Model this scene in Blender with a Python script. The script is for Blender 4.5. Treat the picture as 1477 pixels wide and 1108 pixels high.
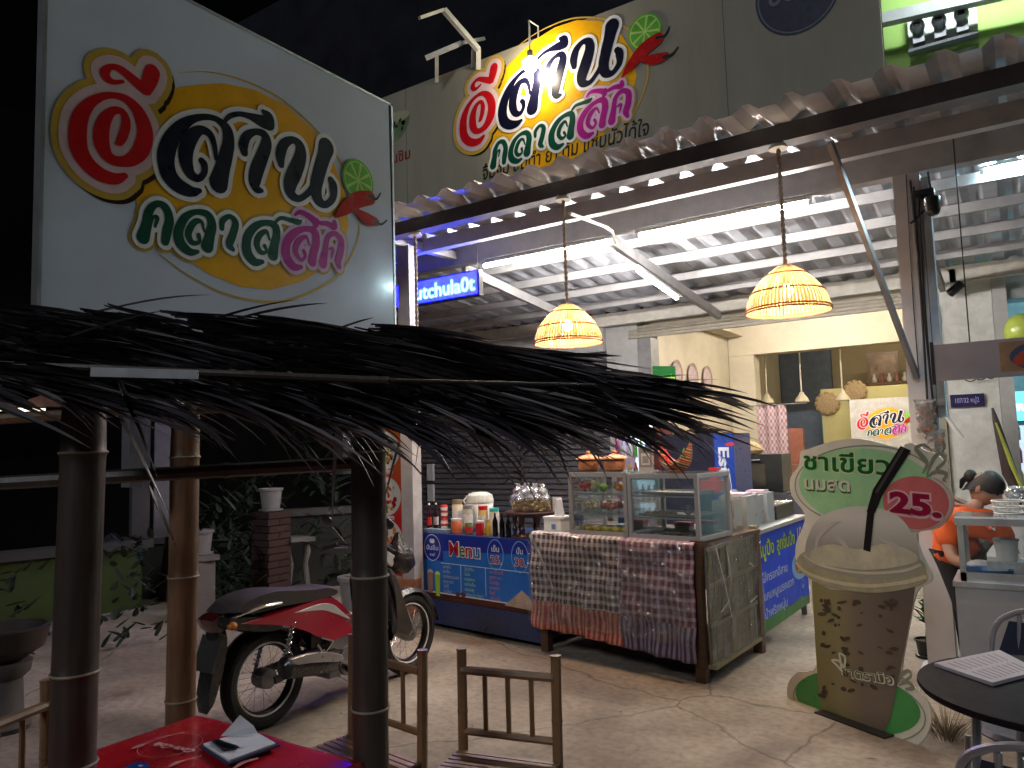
import bpy, math, random
from mathutils import Vector, Matrix
from mathutils.geometry import tessellate_polygon
random.seed(7)
for o in list(bpy.data.objects): bpy.data.objects.remove(o)
S = bpy.context.scene
COL = S.collection
# ---------------------------------------------------------------- camera
W, H, F = 1477, 1108, 1088.0
YAW, PITCH, ROLL, CZ = math.radians(34), math.radians(4.8), math.radians(1.7), 1.6
FW = Vector((-math.sin(YAW)*math.cos(PITCH), math.cos(YAW)*math.cos(PITCH), math.sin(PITCH)))
RT0 = Vector((math.cos(YAW), math.sin(YAW), 0)); UP0 = RT0.cross(FW)
RT = RT0*math.cos(ROLL)-UP0*math.sin(ROLL); UP = UP0*math.cos(ROLL)+RT0*math.sin(ROLL)
cd = bpy.data.cameras.new('camera'); cam = bpy.data.objects.new('camera', cd); COL.objects.link(cam)
cd.sensor_width = 36; cd.lens = 36*F/W; cd.clip_start = .05; cd.clip_end = 600
cam.matrix_world = Matrix(((RT.x, UP.x, -FW.x, 0), (RT.y, UP.y, -FW.y, 0), (RT.z, UP.z, -FW.z, CZ), (0, 0, 0, 1)))
S.camera = cam
# ---------------------------------------------------------------- night sky, faint moon-like street light, exposure
wd = bpy.data.worlds.new('World'); S.world = wd; wd.use_nodes = True
nt = wd.node_tree; bg = nt.nodes['Background']
sky = nt.nodes.new('ShaderNodeTexSky'); sky.sky_type = 'NISHITA'; sky.sun_disc = False
SUN_TRAVEL = Vector((-.06, .84, -.54)).normalized()
sky.sun_elevation = math.radians(-4); sky.sun_rotation = math.radians(176)
nt.links.new(sky.outputs[0], bg.inputs[0]); bg.inputs[1].default_value = .02
sl = bpy.data.lights.new('sun', 'SUN'); sl.energy = .38; sl.angle = math.radians(12); sl.color = (.88, .93, 1)
so = bpy.data.objects.new('sun', sl); COL.objects.link(so)
so.rotation_mode = 'QUATERNION'; so.rotation_quaternion = SUN_TRAVEL.to_track_quat('-Z', 'Y'); so.location = (3, -3, 8)
vs = S.view_settings; vs.view_transform = 'Standard'; vs.look = 'None'; vs.exposure = .85; vs.gamma = 1; vs.use_curve_mapping = False
S.render.engine = 'CYCLES'
S.cycles.use_denoising = True; S.cycles.max_bounces = 6; S.cycles.diffuse_bounces = 3; S.cycles.glossy_bounces = 3
S.cycles.transparent_max_bounces = 24; S.cycles.transmission_bounces = 4
S.cycles.sample_clamp_indirect = 4; S.cycles.caustics_reflective = False; S.cycles.caustics_refractive = False
try: S.cycles.use_light_tree = True
except Exception: pass
# ---------------------------------------------------------------- rays through the measured viewpoint (survey helpers)
C0 = Vector((0, 0, CZ))
def ray(px, py): return FW + RT*((px-W/2)/F) - UP*((py-H/2)/F)
def onz(px, py, z): d = ray(px, py); return C0+d*((z-CZ)/d.z)
def ony(px, py, y): d = ray(px, py); return C0+d*(y/d.y)
def onx(px, py, x): d = ray(px, py); return C0+d*(x/d.x)
def atd(px, py, D): return C0+ray(px, py)*D
def onp(px, py, P, N): d = ray(px, py); return C0+d*((Vector(P)-C0).dot(N)/d.dot(N))
def V(*a): return Vector(a)
# ---------------------------------------------------------------- materials
MC = {}
def srgb(h):
    h = h.lstrip('#'); c = [int(h[i:i+2], 16)/255 for i in (0, 2, 4)]
    return tuple(((x+.055)/1.055)**2.4 if x > .04045 else x/12.92 for x in c)
def mat(k, col=(.5, .5, .5), rough=.6, metal=0, var=.18, scale=9, bump=.15, coat=0, spec=.5, trans=0, alpha=1, streak=None, detail=6):
    if k in MC: return MC[k]
    if isinstance(col, str): col = srgb(col)
    m = bpy.data.materials.new(k); m.use_nodes = True; n = m.node_tree.nodes; L = m.node_tree.links
    p = n['Principled BSDF']; p.inputs['Roughness'].default_value = rough; p.inputs['Metallic'].default_value = metal
    p.inputs['Specular IOR Level'].default_value = spec; p.inputs['Coat Weight'].default_value = coat
    p.inputs['Coat Roughness'].default_value = .08
    if trans: p.inputs['Transmission Weight'].default_value = trans
    if alpha < 1: p.inputs['Alpha'].default_value = alpha
    tc = n.new('ShaderNodeTexCoord'); mp = n.new('ShaderNodeMapping'); L.new(tc.outputs['Object'], mp.inputs[0])
    if streak: mp.inputs['Scale'].default_value = streak
    no = n.new('ShaderNodeTexNoise'); no.inputs['Scale'].default_value = scale; no.inputs['Detail'].default_value = detail
    no.inputs['Roughness'].default_value = .62
    L.new(mp.outputs[0], no.inputs['Vector'])
    rp = n.new('ShaderNodeValToRGB'); e = rp.color_ramp.elements
    e[0].position = .28; e[1].position = .74
    e[0].color = (*[max(0, c*(1-var)) for c in col], 1); e[1].color = (*[min(.95, c*(1+var)) for c in col], 1)
    L.new(no.outputs[0], rp.inputs[0]); L.new(rp.outputs[0], p.inputs['Base Color'])
    mr = n.new('ShaderNodeMapRange'); mr.inputs[3].default_value = max(.02, rough-.1); mr.inputs[4].default_value = min(1, rough+.12)
    n2 = n.new('ShaderNodeTexNoise'); n2.inputs['Scale'].default_value = scale*3.1; n2.inputs['Detail'].default_value = 4
    L.new(mp.outputs[0], n2.inputs['Vector']); L.new(n2.outputs[0], mr.inputs[0]); L.new(mr.outputs[0], p.inputs['Roughness'])
    if bump:
        b = n.new('ShaderNodeBump'); b.inputs['Strength'].default_value = bump; b.inputs['Distance'].default_value = .01
        L.new(n2.outputs[0], b.inputs['Height']); L.new(b.outputs[0], p.inputs['Normal'])
    MC[k] = m; return m
def emi(k, col, s):
    if k in MC: return MC[k]
    if isinstance(col, str): col = srgb(col)
    m = bpy.data.materials.new(k); m.use_nodes = True; p = m.node_tree.nodes['Principled BSDF']
    p.inputs['Base Color'].default_value = (.8, .8, .8, 1)
    p.inputs['Emission Color'].default_value = (*col, 1); p.inputs['Emission Strength'].default_value = s
    MC[k] = m; return m
def thin(k, col=(.9, .95, .95), refl=.12, rough=.05, dens=.06, bump=0):
    "clear sheet: transparent with a glossy surface and a slight tint"
    if k in MC: return MC[k]
    m = bpy.data.materials.new(k); m.use_nodes = True; n = m.node_tree.nodes; L = m.node_tree.links; n.clear()
    out = n.new('ShaderNodeOutputMaterial'); t = n.new('ShaderNodeBsdfTransparent'); t.inputs[0].default_value = (*col, 1)
    g = n.new('ShaderNodeBsdfGlossy'); g.inputs['Roughness'].default_value = rough
    d = n.new('ShaderNodeBsdfDiffuse'); d.inputs[0].default_value = (*col, 1)
    fr = n.new('ShaderNodeLayerWeight'); fr.inputs[0].default_value = .35
    if bump:
        tx = n.new('ShaderNodeTexCoord'); no = n.new('ShaderNodeTexNoise'); no.inputs['Scale'].default_value = 9; no.inputs['Detail'].default_value = 5; no.inputs['Distortion'].default_value = 1.5; bm = n.new('ShaderNodeBump'); bm.inputs['Strength'].default_value = bump; bm.inputs['Distance'].default_value = .05
        L.new(tx.outputs['Object'], no.inputs['Vector']); L.new(no.outputs[0], bm.inputs['Height']); L.new(bm.outputs[0], g.inputs['Normal']); L.new(bm.outputs[0], fr.inputs['Normal'])
    ma = n.new('ShaderNodeMath'); ma.operation = 'MULTIPLY_ADD'; ma.inputs[1].default_value = .55; ma.inputs[2].default_value = refl*.4
    L.new(fr.outputs['Fresnel'], ma.inputs[0])
    a = n.new('ShaderNodeMixShader'); a.inputs[0].default_value = dens; L.new(t.outputs[0], a.inputs[1]); L.new(d.outputs[0], a.inputs[2])
    b = n.new('ShaderNodeMixShader'); L.new(ma.outputs[0], b.inputs[0]); L.new(a.outputs[0], b.inputs[1]); L.new(g.outputs[0], b.inputs[2])
    L.new(b.outputs[0], out.inputs[0]); MC[k] = m; return m
def flat(k, col, rough=.45, var=.06): return mat(k, col, rough, var=var+.05, scale=6, bump=.03, spec=.3)
# ---------------------------------------------------------------- mesh builder
def wloc(o):
    v = Vector()
    while o: v = v+o.location; o = o.parent
    return v
TXT = {}
def text_geo(s, bold=0.0, shear=0.0, spacing=1.0):
    k = (s, bold, shear, spacing)
    if k in TXT: return TXT[k]
    c = bpy.data.curves.new('t', 'FONT'); c.body = s; c.size = 1; c.offset = bold; c.shear = shear; c.space_character = spacing
    c.resolution_u = 3; c.fill_mode = 'FRONT'
    o = bpy.data.objects.new('t', c); COL.objects.link(o)
    dg = bpy.context.evaluated_depsgraph_get(); dg.update()
    me = bpy.data.meshes.new_from_object(o.evaluated_get(dg))
    v = [(p.co.x, p.co.y) for p in me.vertices]; f = [tuple(q.vertices) for q in me.polygons]
    bpy.data.objects.remove(o); bpy.data.curves.remove(c); bpy.data.meshes.remove(me)
    if v:
        x0 = min(a for a, b in v); x1 = max(a for a, b in v)
    else: x0, x1 = 0, 1
    TXT[k] = (v, f, x0, x1); return TXT[k]
def spline(pts, n=7):
    P = [Vector(p) for p in pts]; out = []
    for i in range(len(P)-1):
        a = P[max(i-1, 0)]; b = P[i]; c = P[i+1]; d = P[min(i+2, len(P)-1)]
        for k in range(n):
            t = k/n
            out.append(.5*((2*b)+(c-a)*t+(2*a-5*b+4*c-d)*t*t+(3*b-a-3*c+d)*t**3))
    out.append(P[-1]); return out
class MB:
    def __init__(s, f=None): s.v = []; s.f = []; s.m = []; s.mats = []; s.cur = None; s.fr = f
    def mt(s, m):
        if m not in s.mats: s.mats.append(m)
        s.cur = s.mats.index(m); return s
    def add(s, vs, fs):
        b = len(s.v)
        for p in vs:
            p = Vector(p) if len(p) == 3 else Vector((p[0], p[1], 0))
            s.v.append(s.fr(p) if s.fr else p)
        for q in fs: s.f.append(tuple(b+i for i in q)); s.m.append(s.cur or 0)
        return s
    def box(s, c, d, R=None):
        c = Vector(c); hx, hy, hz = d[0]/2, d[1]/2, d[2]/2
        vs = [Vector((x*hx, y*hy, z*hz)) for z in (-1, 1) for y in (-1, 1) for x in (-1, 1)]
        if R is not None: vs = [R @ p for p in vs]
        return s.add([p+c for p in vs], [(0, 2, 3, 1), (4, 5, 7, 6), (0, 1, 5, 4), (2, 6, 7, 3), (0, 4, 6, 2), (1, 3, 7, 5)])
    def bbox(s, x0, x1, y0, y1, z0, z1): return s.box(((x0+x1)/2, (y0+y1)/2, (z0+z1)/2), (abs(x1-x0), abs(y1-y0), abs(z1-z0)))
    def bar(s, p, q, w, h, up=(0, 0, 1)):
        p = Vector(p); q = Vector(q); d = (q-p); L = d.length; d.normalize(); u = Vector(up)
        if abs(d.dot(u)) > .98: u = Vector((0, 1, 0))
        x = d.cross(u).normalized(); z = x.cross(d)
        return s.box((p+q)/2, (w, L, h), Matrix((x, d, z)).transposed())
    def tube(s, pts, r, n=8, cap=True, sq=1):
        P = [Vector(p) for p in pts]; k = len(P); rs = r if isinstance(r, (list, tuple)) else [r]*k
        vs = []; fs = []; pu = None
        for i, p in enumerate(P):
            d = (P[min(i+1, k-1)]-P[max(i-1, 0)])
            if d.length < 1e-9: d = Vector((0, 0, 1))
            d.normalize()
            u = pu if pu is not None else (Vector((0, 0, 1)) if abs(d.z) < .9 else Vector((1, 0, 0)))
            x = d.cross(u)
            if x.length < 1e-6: x = d.cross(Vector((0, 1, 0)))
            x.normalize(); y = x.cross(d).normalized(); pu = y
            for j in range(n):
                a = 2*math.pi*j/n; vs.append(p+x*math.cos(a)*rs[i]+y*math.sin(a)*rs[i]*sq)
        for i in range(k-1):
            for j in range(n):
                a = i*n+j; b = i*n+(j+1) % n; fs.append((a, b, b+n, a+n))
        if cap: fs.append(tuple(range(n))[::-1]); fs.append(tuple((k-1)*n+j for j in range(n)))
        return s.add(vs, fs)
    def lathe(s, prof, c=(0, 0, 0), n=20, R=None, sx=1, sy=1):
        c = Vector(c); vs = []; fs = []
        for (r, z) in prof:
            for j in range(n):
                a = 2*math.pi*j/n; p = Vector((math.cos(a)*r*sx, math.sin(a)*r*sy, z)); vs.append((R @ p if R is not None else p)+c)
        for i in range(len(prof)-1):
            for j in range(n):
                a = i*n+j; b = i*n+(j+1) % n; fs.append((a, b, b+n, a+n))
        if prof[0][0] > 2e-3 and abs(prof[0][1]-prof[1][1]) > 1e-5: fs.append(tuple(range(n))[::-1])
        if prof[-1][0] > 2e-3 and abs(prof[-1][1]-prof[-2][1]) > 1e-5: fs.append(tuple((len(prof)-1)*n+j for j in range(n)))
        return s.add(vs, fs)
    def ball(s, c, r, n=10, m=6, sc=(1, 1, 1), R=None):
        prof = [(max(1e-6, math.sin(math.pi*i/m)), -math.cos(math.pi*i/m)) for i in range(m+1)]
        c = Vector(c); vs = []; fs = []
        for (a, z) in prof:
            for j in range(n):
                t = 2*math.pi*j/n; p = Vector((math.cos(t)*a*r*sc[0], math.sin(t)*a*r*sc[1], z*r*sc[2])); vs.append((R @ p if R is not None else p)+c)
        for i in range(m):
            for j in range(n):
                a = i*n+j; b = i*n+(j+1) % n; fs.append((a, b, b+n, a+n))
        return s.add(vs, fs)
    def torus(s, c, R, r, ax='y', n=36, m=8, sq=1):
        c = Vector(c); pts = []
        vs = []; fs = []
        for i in range(n):
            a = 2*math.pi*i/n
            for j in range(m):
                b = 2*math.pi*j/m; rr = R+r*math.cos(b); h = r*math.sin(b)*sq
                x, z = rr*math.cos(a), rr*math.sin(a)
                p = {'y': (x, h, z), 'z': (x, z, h), 'x': (h, x, z)}[ax]; vs.append(Vector(p)+c)
        for i in range(n):
            for j in range(m):
                fs.append((i*m+j, ((i+1) % n)*m+j, ((i+1) % n)*m+(j+1) % m, i*m+(j+1) % m))
        return s.add(vs, fs)
    def poly(s, pts, h=0):
        P = [Vector((p[0], p[1], 0)) for p in pts]
        tr = tessellate_polygon([P]); return s.add([(p.x, p.y, h) for p in P], [tuple(t) for t in tr])
    def prism(s, pts, h0, h1):
        "2D outline in the frame's plane, solid between two depths"
        s.poly(pts, h1); s.poly(pts, h0); n = len(pts)
        return s.add([(p[0], p[1], h0) for p in pts]+[(p[0], p[1], h1) for p in pts], [(i, (i+1) % n, n+(i+1) % n, n+i) for i in range(n)])
    def ell(s, x, y, a, b, h=0, n=28, rot=0, t0=0, t1=2*math.pi):
        c, q = math.cos(rot), math.sin(rot); P = []
        for i in range(n):
            t = t0+(t1-t0)*i/n; u, w = a*math.cos(t), b*math.sin(t); P.append((x+u*c-w*q, y+u*q+w*c))
        return s.poly(P, h)
    def stroke(s, pts, h=0, grow=0, n=7, fin=True):
        P = spline(pts, n); vs = []; fs = []; k = len(P); e = 3e-6
        for i, p in enumerate(P):
            d = P[min(i+1, k-1)]-P[max(i-1, 0)]; d = Vector((d.x, d.y)); d.normalize() if d.length > 1e-9 else None
            nx = Vector((-d.y, d.x)); w = p.z/2+grow
            vs += [(p.x+nx.x*w, p.y+nx.y*w, h+i*e), (p.x-nx.x*w, p.y-nx.y*w, h+i*e)]
        for i in range(k-1): fs.append((2*i, 2*i+1, 2*i+3, 2*i+2))
        s.add(vs, fs)
        for p, hh in ((P[0], h-.00002), (P[-1], h+(k+3)*e)): s.ell(p.x, p.y, p.z/2+grow, p.z/2+grow, hh, 14)
        return s
    def text(s, t, x, y, size, h=0, bold=0, align='l', wid=None, shear=0, up=1, right=1):
        v, f, x0, x1 = text_geo(t, bold, shear)
        sx = size
        if wid: sx = wid/max(.01, x1-x0)
        off = {'l': -x0, 'c': -(x0+x1)/2, 'r': -x1}[align]
        return s.add([(x+right*(a+off)*sx, y+up*b*size, h) for a, b in v], f)
    def build(s, name, m=None, parent=None, smooth=False, loc=None, label=None, cat=None, group=None, kind=None):
        me = bpy.data.meshes.new(name)
        if parent is not None: off = wloc(parent)
        elif loc is not None: off = Vector(loc)
        elif cat and s.v:
            off = Vector((sum(p.x for p in s.v)/len(s.v), sum(p.y for p in s.v)/len(s.v), min(p.z for p in s.v)))
        else: off = Vector()
        me.from_pydata([p-off for p in s.v], [], s.f)
        if m is not None and not s.mats: me.materials.append(m)
        elif s.mats:
            for q in s.mats: me.materials.append(q)
            me.polygons.foreach_set('material_index', s.m)
        if smooth:
            me.polygons.foreach_set('use_smooth', [True]*len(me.polygons))
            try: me.set_sharp_from_angle(angle=math.radians(38))
            except Exception: pass
        me.update()
        o = bpy.data.objects.new(name, me); COL.objects.link(o)
        if parent is not None: o.parent = parent
        else: o.location = off
        tag(o, label, cat, group, kind); return o
def tag(o, label=None, cat=None, group=None, kind=None):
    if label: o['label'] = label
    if cat: o['category'] = cat
    if group: o['group'] = group
    if kind: o['kind'] = kind
    return o
def thing(name, label, cat, loc=(0, 0, 0), rz=0, group=None):
    o = bpy.data.objects.new(name, None); COL.objects.link(o); o.location = loc; o.rotation_euler = (0, 0, rz)
    o.empty_display_size = .1
    return tag(o, label, cat, group)
def dup(root, loc, rz=None, label=None, group=None, scale=None):
    def cp(o, par):
        c = o.copy(); COL.objects.link(c); c.parent = par
        for ch in [x for x in kids.get(o.name, [])]: cp(ch, c)
        return c
    kids = {}
    for o in COL.objects:
        if o.parent: kids.setdefault(o.parent.name, []).append(o)
    r = cp(root, None); r.location = loc
    if rz is not None: r.rotation_euler = (0, 0, rz)
    if scale: r.scale = (scale,)*3
    if label: r['label'] = label
    if group: r['group'] = group
    return r
def mesh_copy(o, parent, mtx=None, loc=None, rz=None):
    c = o.copy(); COL.objects.link(c); c.parent = parent
    if loc is not None: c.location = loc
    if rz is not None: c.rotation_euler = rz
    return c
def frame(o, u, v, n=None):
    o = Vector(o); u = Vector(u).normalized(); v = Vector(v).normalized(); n = Vector(n).normalized() if n is not None else u.cross(v).normalized()
    f = lambda p: o+u*p.x+v*p.y+n*p.z
    f.o, f.u, f.v, f.n = o, u, v, n
    def inv(P): d = Vector(P)-o; return (d.dot(u), d.dot(v))
    f.inv = inv; f.px = lambda x, y: inv(onp(x, y, o, n))
    return f
# ---------------------------------------------------------------- shared materials
alu = mat('brushed_aluminium', (.55, .56, .58), .35, .8, .12, 6, .05)
steel = mat('painted_steel_beam', (.42, .42, .43), .55, .1, .2, 5, .1)
steel_dk = mat('dark_steel_beam', (.13, .13, .15), .55, .2, .25, 6, .1)
white_p = mat('white_paint', (.72, .72, .70), .5, 0, .1, 4, .05)
zinc = mat('zinc_sheet', (.56, .59, .65), .42, .35, .22, 4, .08)
blackp = mat('black_plastic', (.012, .012, .014), .35, 0, .3, 20, .05)
rubber = mat('tyre_rubber', (.015, .015, .016), .8, 0, .3, 30, .3)
chrome = mat('chrome', (.75, .75, .77), .18, 1, .08, 8, 0)
wire = mat('black_cable', (.02, .02, .02), .6, 0, .2)
# ================================================================ SETTING
gm = mat('concrete_ground', (.38, .32, .255), .8, 0, .35, 1.3, .35, detail=9)
n = gm.node_tree.nodes; L = gm.node_tree.links
# second, larger stain layer multiplied in
tc = [x for x in n if x.type == 'TEX_COORD'][0]; rp = [x for x in n if x.type == 'VALTORGB'][0]; pb = n['Principled BSDF']
ns = n.new('ShaderNodeTexNoise'); ns.inputs['Scale'].default_value = .55; ns.inputs['Detail'].default_value = 8; ns.inputs['Distortion'].default_value = 1.2
r2 = n.new('ShaderNodeValToRGB'); r2.color_ramp.elements[0].position = .35; r2.color_ramp.elements[0].color = (.5, .47, .45, 1); r2.color_ramp.elements[1].position = .62; r2.color_ramp.elements[1].color = (1, 1, 1, 1)
n3 = n.new('ShaderNodeTexNoise'); n3.inputs['Scale'].default_value = 22; n3.inputs['Detail'].default_value = 10
r3 = n.new('ShaderNodeValToRGB'); r3.color_ramp.elements[0].position = .3; r3.color_ramp.elements[0].color = (.72, .7, .68, 1); r3.color_ramp.elements[1].position = .6; r3.color_ramp.elements[1].color = (1, 1, 1, 1)
mx = n.new('ShaderNodeMix'); mx.data_type = 'RGBA'; mx.blend_type = 'MULTIPLY'; mx.inputs[0].default_value = 1
mx2 = n.new('ShaderNodeMix'); mx2.data_type = 'RGBA'; mx2.blend_type = 'MULTIPLY'; mx2.inputs[0].default_value = 1
L.new(tc.outputs['Object'], ns.inputs['Vector']); L.new(ns.outputs[0], r2.inputs[0]); L.new(tc.outputs['Object'], n3.inputs['Vector']); L.new(n3.outputs[0], r3.inputs[0])
L.new(rp.outputs[0], mx.inputs[6]); L.new(r2.outputs[0], mx.inputs[7]); L.new(mx.outputs[2], mx2.inputs[6]); L.new(r3.outputs[0], mx2.inputs[7]); vo = n.new('ShaderNodeTexVoronoi'); vo.feature = 'DISTANCE_TO_EDGE'; vo.inputs['Scale'].default_value = .42; nz = n.new('ShaderNodeTexNoise'); nz.inputs['Scale'].default_value = 2.2; nz.inputs['Detail'].default_value = 8
va = n.new('ShaderNodeMix'); va.data_type = 'RGBA'; va.inputs[0].default_value = .22; L.new(tc.outputs['Object'], nz.inputs['Vector']); L.new(tc.outputs['Object'], va.inputs[6]); L.new(nz.outputs['Color'], va.inputs[7]); L.new(va.outputs[2], vo.inputs['Vector'])
cr_ = n.new('ShaderNodeMapRange'); cr_.inputs[1].default_value = .0; cr_.inputs[2].default_value = .004; cr_.inputs[3].default_value = .45; cr_.inputs[4].default_value = 1; L.new(vo.outputs['Distance'], cr_.inputs[0])
# round oil spots
v2 = n.new('ShaderNodeTexVoronoi'); v2.inputs['Scale'].default_value = 1.9; v2.inputs['Randomness'].default_value = 1; L.new(va.outputs[2], v2.inputs['Vector'])
sp_ = n.new('ShaderNodeMapRange'); sp_.inputs[1].default_value = .05; sp_.inputs[2].default_value = .13; sp_.inputs[3].default_value = .6; sp_.inputs[4].default_value = 1; L.new(v2.outputs['Distance'], sp_.inputs[0])
mm_ = n.new('ShaderNodeMath'); mm_.operation = 'MULTIPLY'; L.new(cr_.outputs[0], mm_.inputs[0]); L.new(sp_.outputs[0], mm_.inputs[1])
mx3 = n.new('ShaderNodeMix'); mx3.data_type = 'RGBA'; mx3.blend_type = 'MULTIPLY'; mx3.inputs[0].default_value = 1; L.new(mx2.outputs[2], mx3.inputs[6]); L.new(mm_.outputs[0], mx3.inputs[7]); L.new(mx3.outputs[2], pb.inputs['Base Color'])
MB().add([(-120, -60, 0), (120, -60, 0), (120, 120, 0), (-120, 120, 0)], [(0, 1, 2, 3)]).build('ground', gm, kind='structure')
# grey terrazzo apron on the right in front of the neighbour stall
ap = mat('terrazzo', (.22, .21, .22), .6, 0, .5, 60, .2)
MB().bbox(-.52, 3.2, 2.2, 3.55, 0, .03).build('pavement', ap, kind='structure')
YF = 9.2
cream = mat('cream_wall', (.50, .45, .35), .8, 0, .12, 2.5, .1)
yell = mat('yellow_wall', (.42, .38, .17), .8, 0, .12, 2.5, .1)
ceilm = mat('ceiling_paint', (.5, .44, .33), .8, 0, .1, 2)
jambm = mat('shutter_guide_grey', (.45, .45, .44), .5, .2, .15, 6)
slatm = mat('roller_shutter_grey', (.17, .165, .19), .5, .3, .2, 8, streak=(.2, .2, 6))
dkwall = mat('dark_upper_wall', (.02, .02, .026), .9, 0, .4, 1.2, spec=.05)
# --- the shop building
sh = thing('shop_building', 'open cream shop house with grey roller shutters behind the food counters', 'building', (-2.5, YF, 0))
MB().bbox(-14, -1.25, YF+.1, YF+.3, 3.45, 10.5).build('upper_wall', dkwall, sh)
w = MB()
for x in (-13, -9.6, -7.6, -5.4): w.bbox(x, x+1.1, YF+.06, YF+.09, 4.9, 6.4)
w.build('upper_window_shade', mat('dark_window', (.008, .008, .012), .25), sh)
MB().bbox(-3.98, -1.02+.2, YF, YF+.25, 3.16, 3.44).build('lintel', cream, sh)
for i in range(4):
    MB().bbox(-4.28, -.9, YF-.06+.012*i, YF-.005, 2.99+.043*i, 3.025+.043*i).build('box_slat', mat('shutter_box', (.34, .31, .25), .5, .1), sh)
MB().bbox(-8.9, -4.62, YF-.1, YF+.3, 2.86, 3.36).build('shutter_box', mat('shutter_box_pale', (.4, .4, .4), .6), sh)
MB().bbox(-4.62, -4.16, YF-.03, YF+.3, 0, 3.36).build('pillar', jambm, sh)
MB().bbox(-4.15, -3.96, YF-.06, YF+.2, 0, 2.98).build('shutter_guide', mat('guide_dark', (.25, .25, .25), .5, .3), sh)
s_ = MB()
z = 0.02
while z < 2.86:
    a = [( -8.9, YF+.02, z), (-4.63, YF+.02, z), (-4.63, YF-.012, z+.02), (-8.9, YF-.012, z+.02), (-8.9, YF-.012, z+.06), (-4.63, YF-.012, z+.06), (-4.63, YF+.02, z+.078), (-8.9, YF+.02, z+.078)]
    s_.add(a, [(0, 1, 2, 3), (3, 2, 5, 4), (4, 5, 6, 7)]); z += .08
s_.build('roller_shutter', slatm, sh)
sh2 = MB()
z = .02
while z < 3.3:
    sh2.add([(-14, YF+.02, z), (-9.3, YF+.02, z), (-9.3, YF-.012, z+.02), (-14, YF-.012, z+.02), (-14, YF-.012, z+.06), (-9.3, YF-.012, z+.06), (-9.3, YF+.02, z+.078), (-14, YF+.02, z+.078)], [(0, 1, 2, 3), (3, 2, 5, 4), (4, 5, 6, 7)]); z += .08
sh2.build('roller_shutter', slatm, sh)
MB().bbox(-9.3, -8.9, YF-.05, YF+.3, 0, 3.4).build('pillar', mat('pillar_dark', (.12, .12, .12), .7), sh)
# interior
MB().bbox(-4.15, -3.97, YF+.2, 15.6, 0, 3.7).build('side_wall', cream, sh)
MB().bbox(-3.96, -3.55, 12.3, 12.6, 0, 2.98).build('inner_pillar', cream, sh)
MB().bbox(-3.96, .2, 12.3, 12.6, 2.985, 3.6).build('cross_beam', cream, sh)
MB().bbox(-3.96, -3.7, YF+.3, 12.29, 3.3, 3.6).build('side_beam', cream, sh)
MB().bbox(-4.15, .2, YF+.26, 15.6, 3.61, 3.75).build('ceiling', ceilm, sh)
MB().bbox(-4.15, .2, 15.6, 15.8, 0, 3.6).build('back_wall', mat('olive_wall', (.30, .25, .16), .85, 0, .12, 2), sh)
MB().bbox(-3.96, -3.0, 15.45, 15.59, 0, 3.6).build('dark_doorway', mat('blue_grey_door', (.10, .13, .19), .7), sh)
MB().bbox(-3.2, -2.95, 15.3, 15.44, 0, 2.4).build('door_panel', mat('teal_door', (.06, .22, .26), .6), sh)
MB().bbox(-2.9, -.2, 13.95, 14.05, 0, 2.45).build('yellow_partition', yell, sh)
MB().bbox(-.80, -.45, YF+.3, 15.6, 0, 3.6).build('right_wall', yell, sh)
MB().bbox(-.449, -.40, YF+.3, 11.39, 0, 3.3).build('right_wall', mat('pale_teal_wall', (.38, .52, .54), .7), sh)
# white dividing pillar and right shop
MB().bbox(-.66, -.18, YF-.05, YF+.25, 0, 3.2).build('white_pillar', mat('white_pillar', (.62, .63, .60), .6), sh)
MB().bbox(-.86, -.665, YF-.09, YF+.2, 0, 2.98).build('shutter_guide', mat('guide_olive', (.3, .29, .22), .5, .3), sh)
MB().bbox(-.175, -.05, YF-.09, YF+.2, 0, 3.2).build('shutter_guide', jambm, sh)
MB().bbox(-.05, 4, YF-.02, YF+.3, 2.96, 3.44).build('lintel', mat('grey_lintel', (.3, .33, .34), .7), sh)
MB().bbox(-.4, 4, 11.4, 11.5, 0, 3.4).build('back_wall', mat('pale_teal_wall', (.38, .52, .54), .7), sh)
MB().bbox(-.1, 4, YF+.3, 11.4, 3.3, 3.4).build('ceiling', white_p, sh)
# green wall above neighbour
gw = thing('green_building', 'lime green upper wall of the neighbouring shop with grey beam, seen over the canopy', 'building', (1.5, YF, 3.4))
MB().bbox(-1.245, 6, YF+.12, YF+.3, 3.45, 9.5).build('wall', mat('lime_wall', (.33, .50, .13), .75, 0, .08, 2), gw)
a = ony(1268, 30, 9.0); b = ony(1400, 0, 9.0)
MB().bar(a, a+(b-a)*2.4, .12, .12).build('beam', steel, gw)
MB().bbox(-.46, -.13, YF+.09, YF+.118, 4.8, 5.75).build('panel', mat('pale_panel', (.6, .66, .62), .6), gw)
tubem = {}
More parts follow.
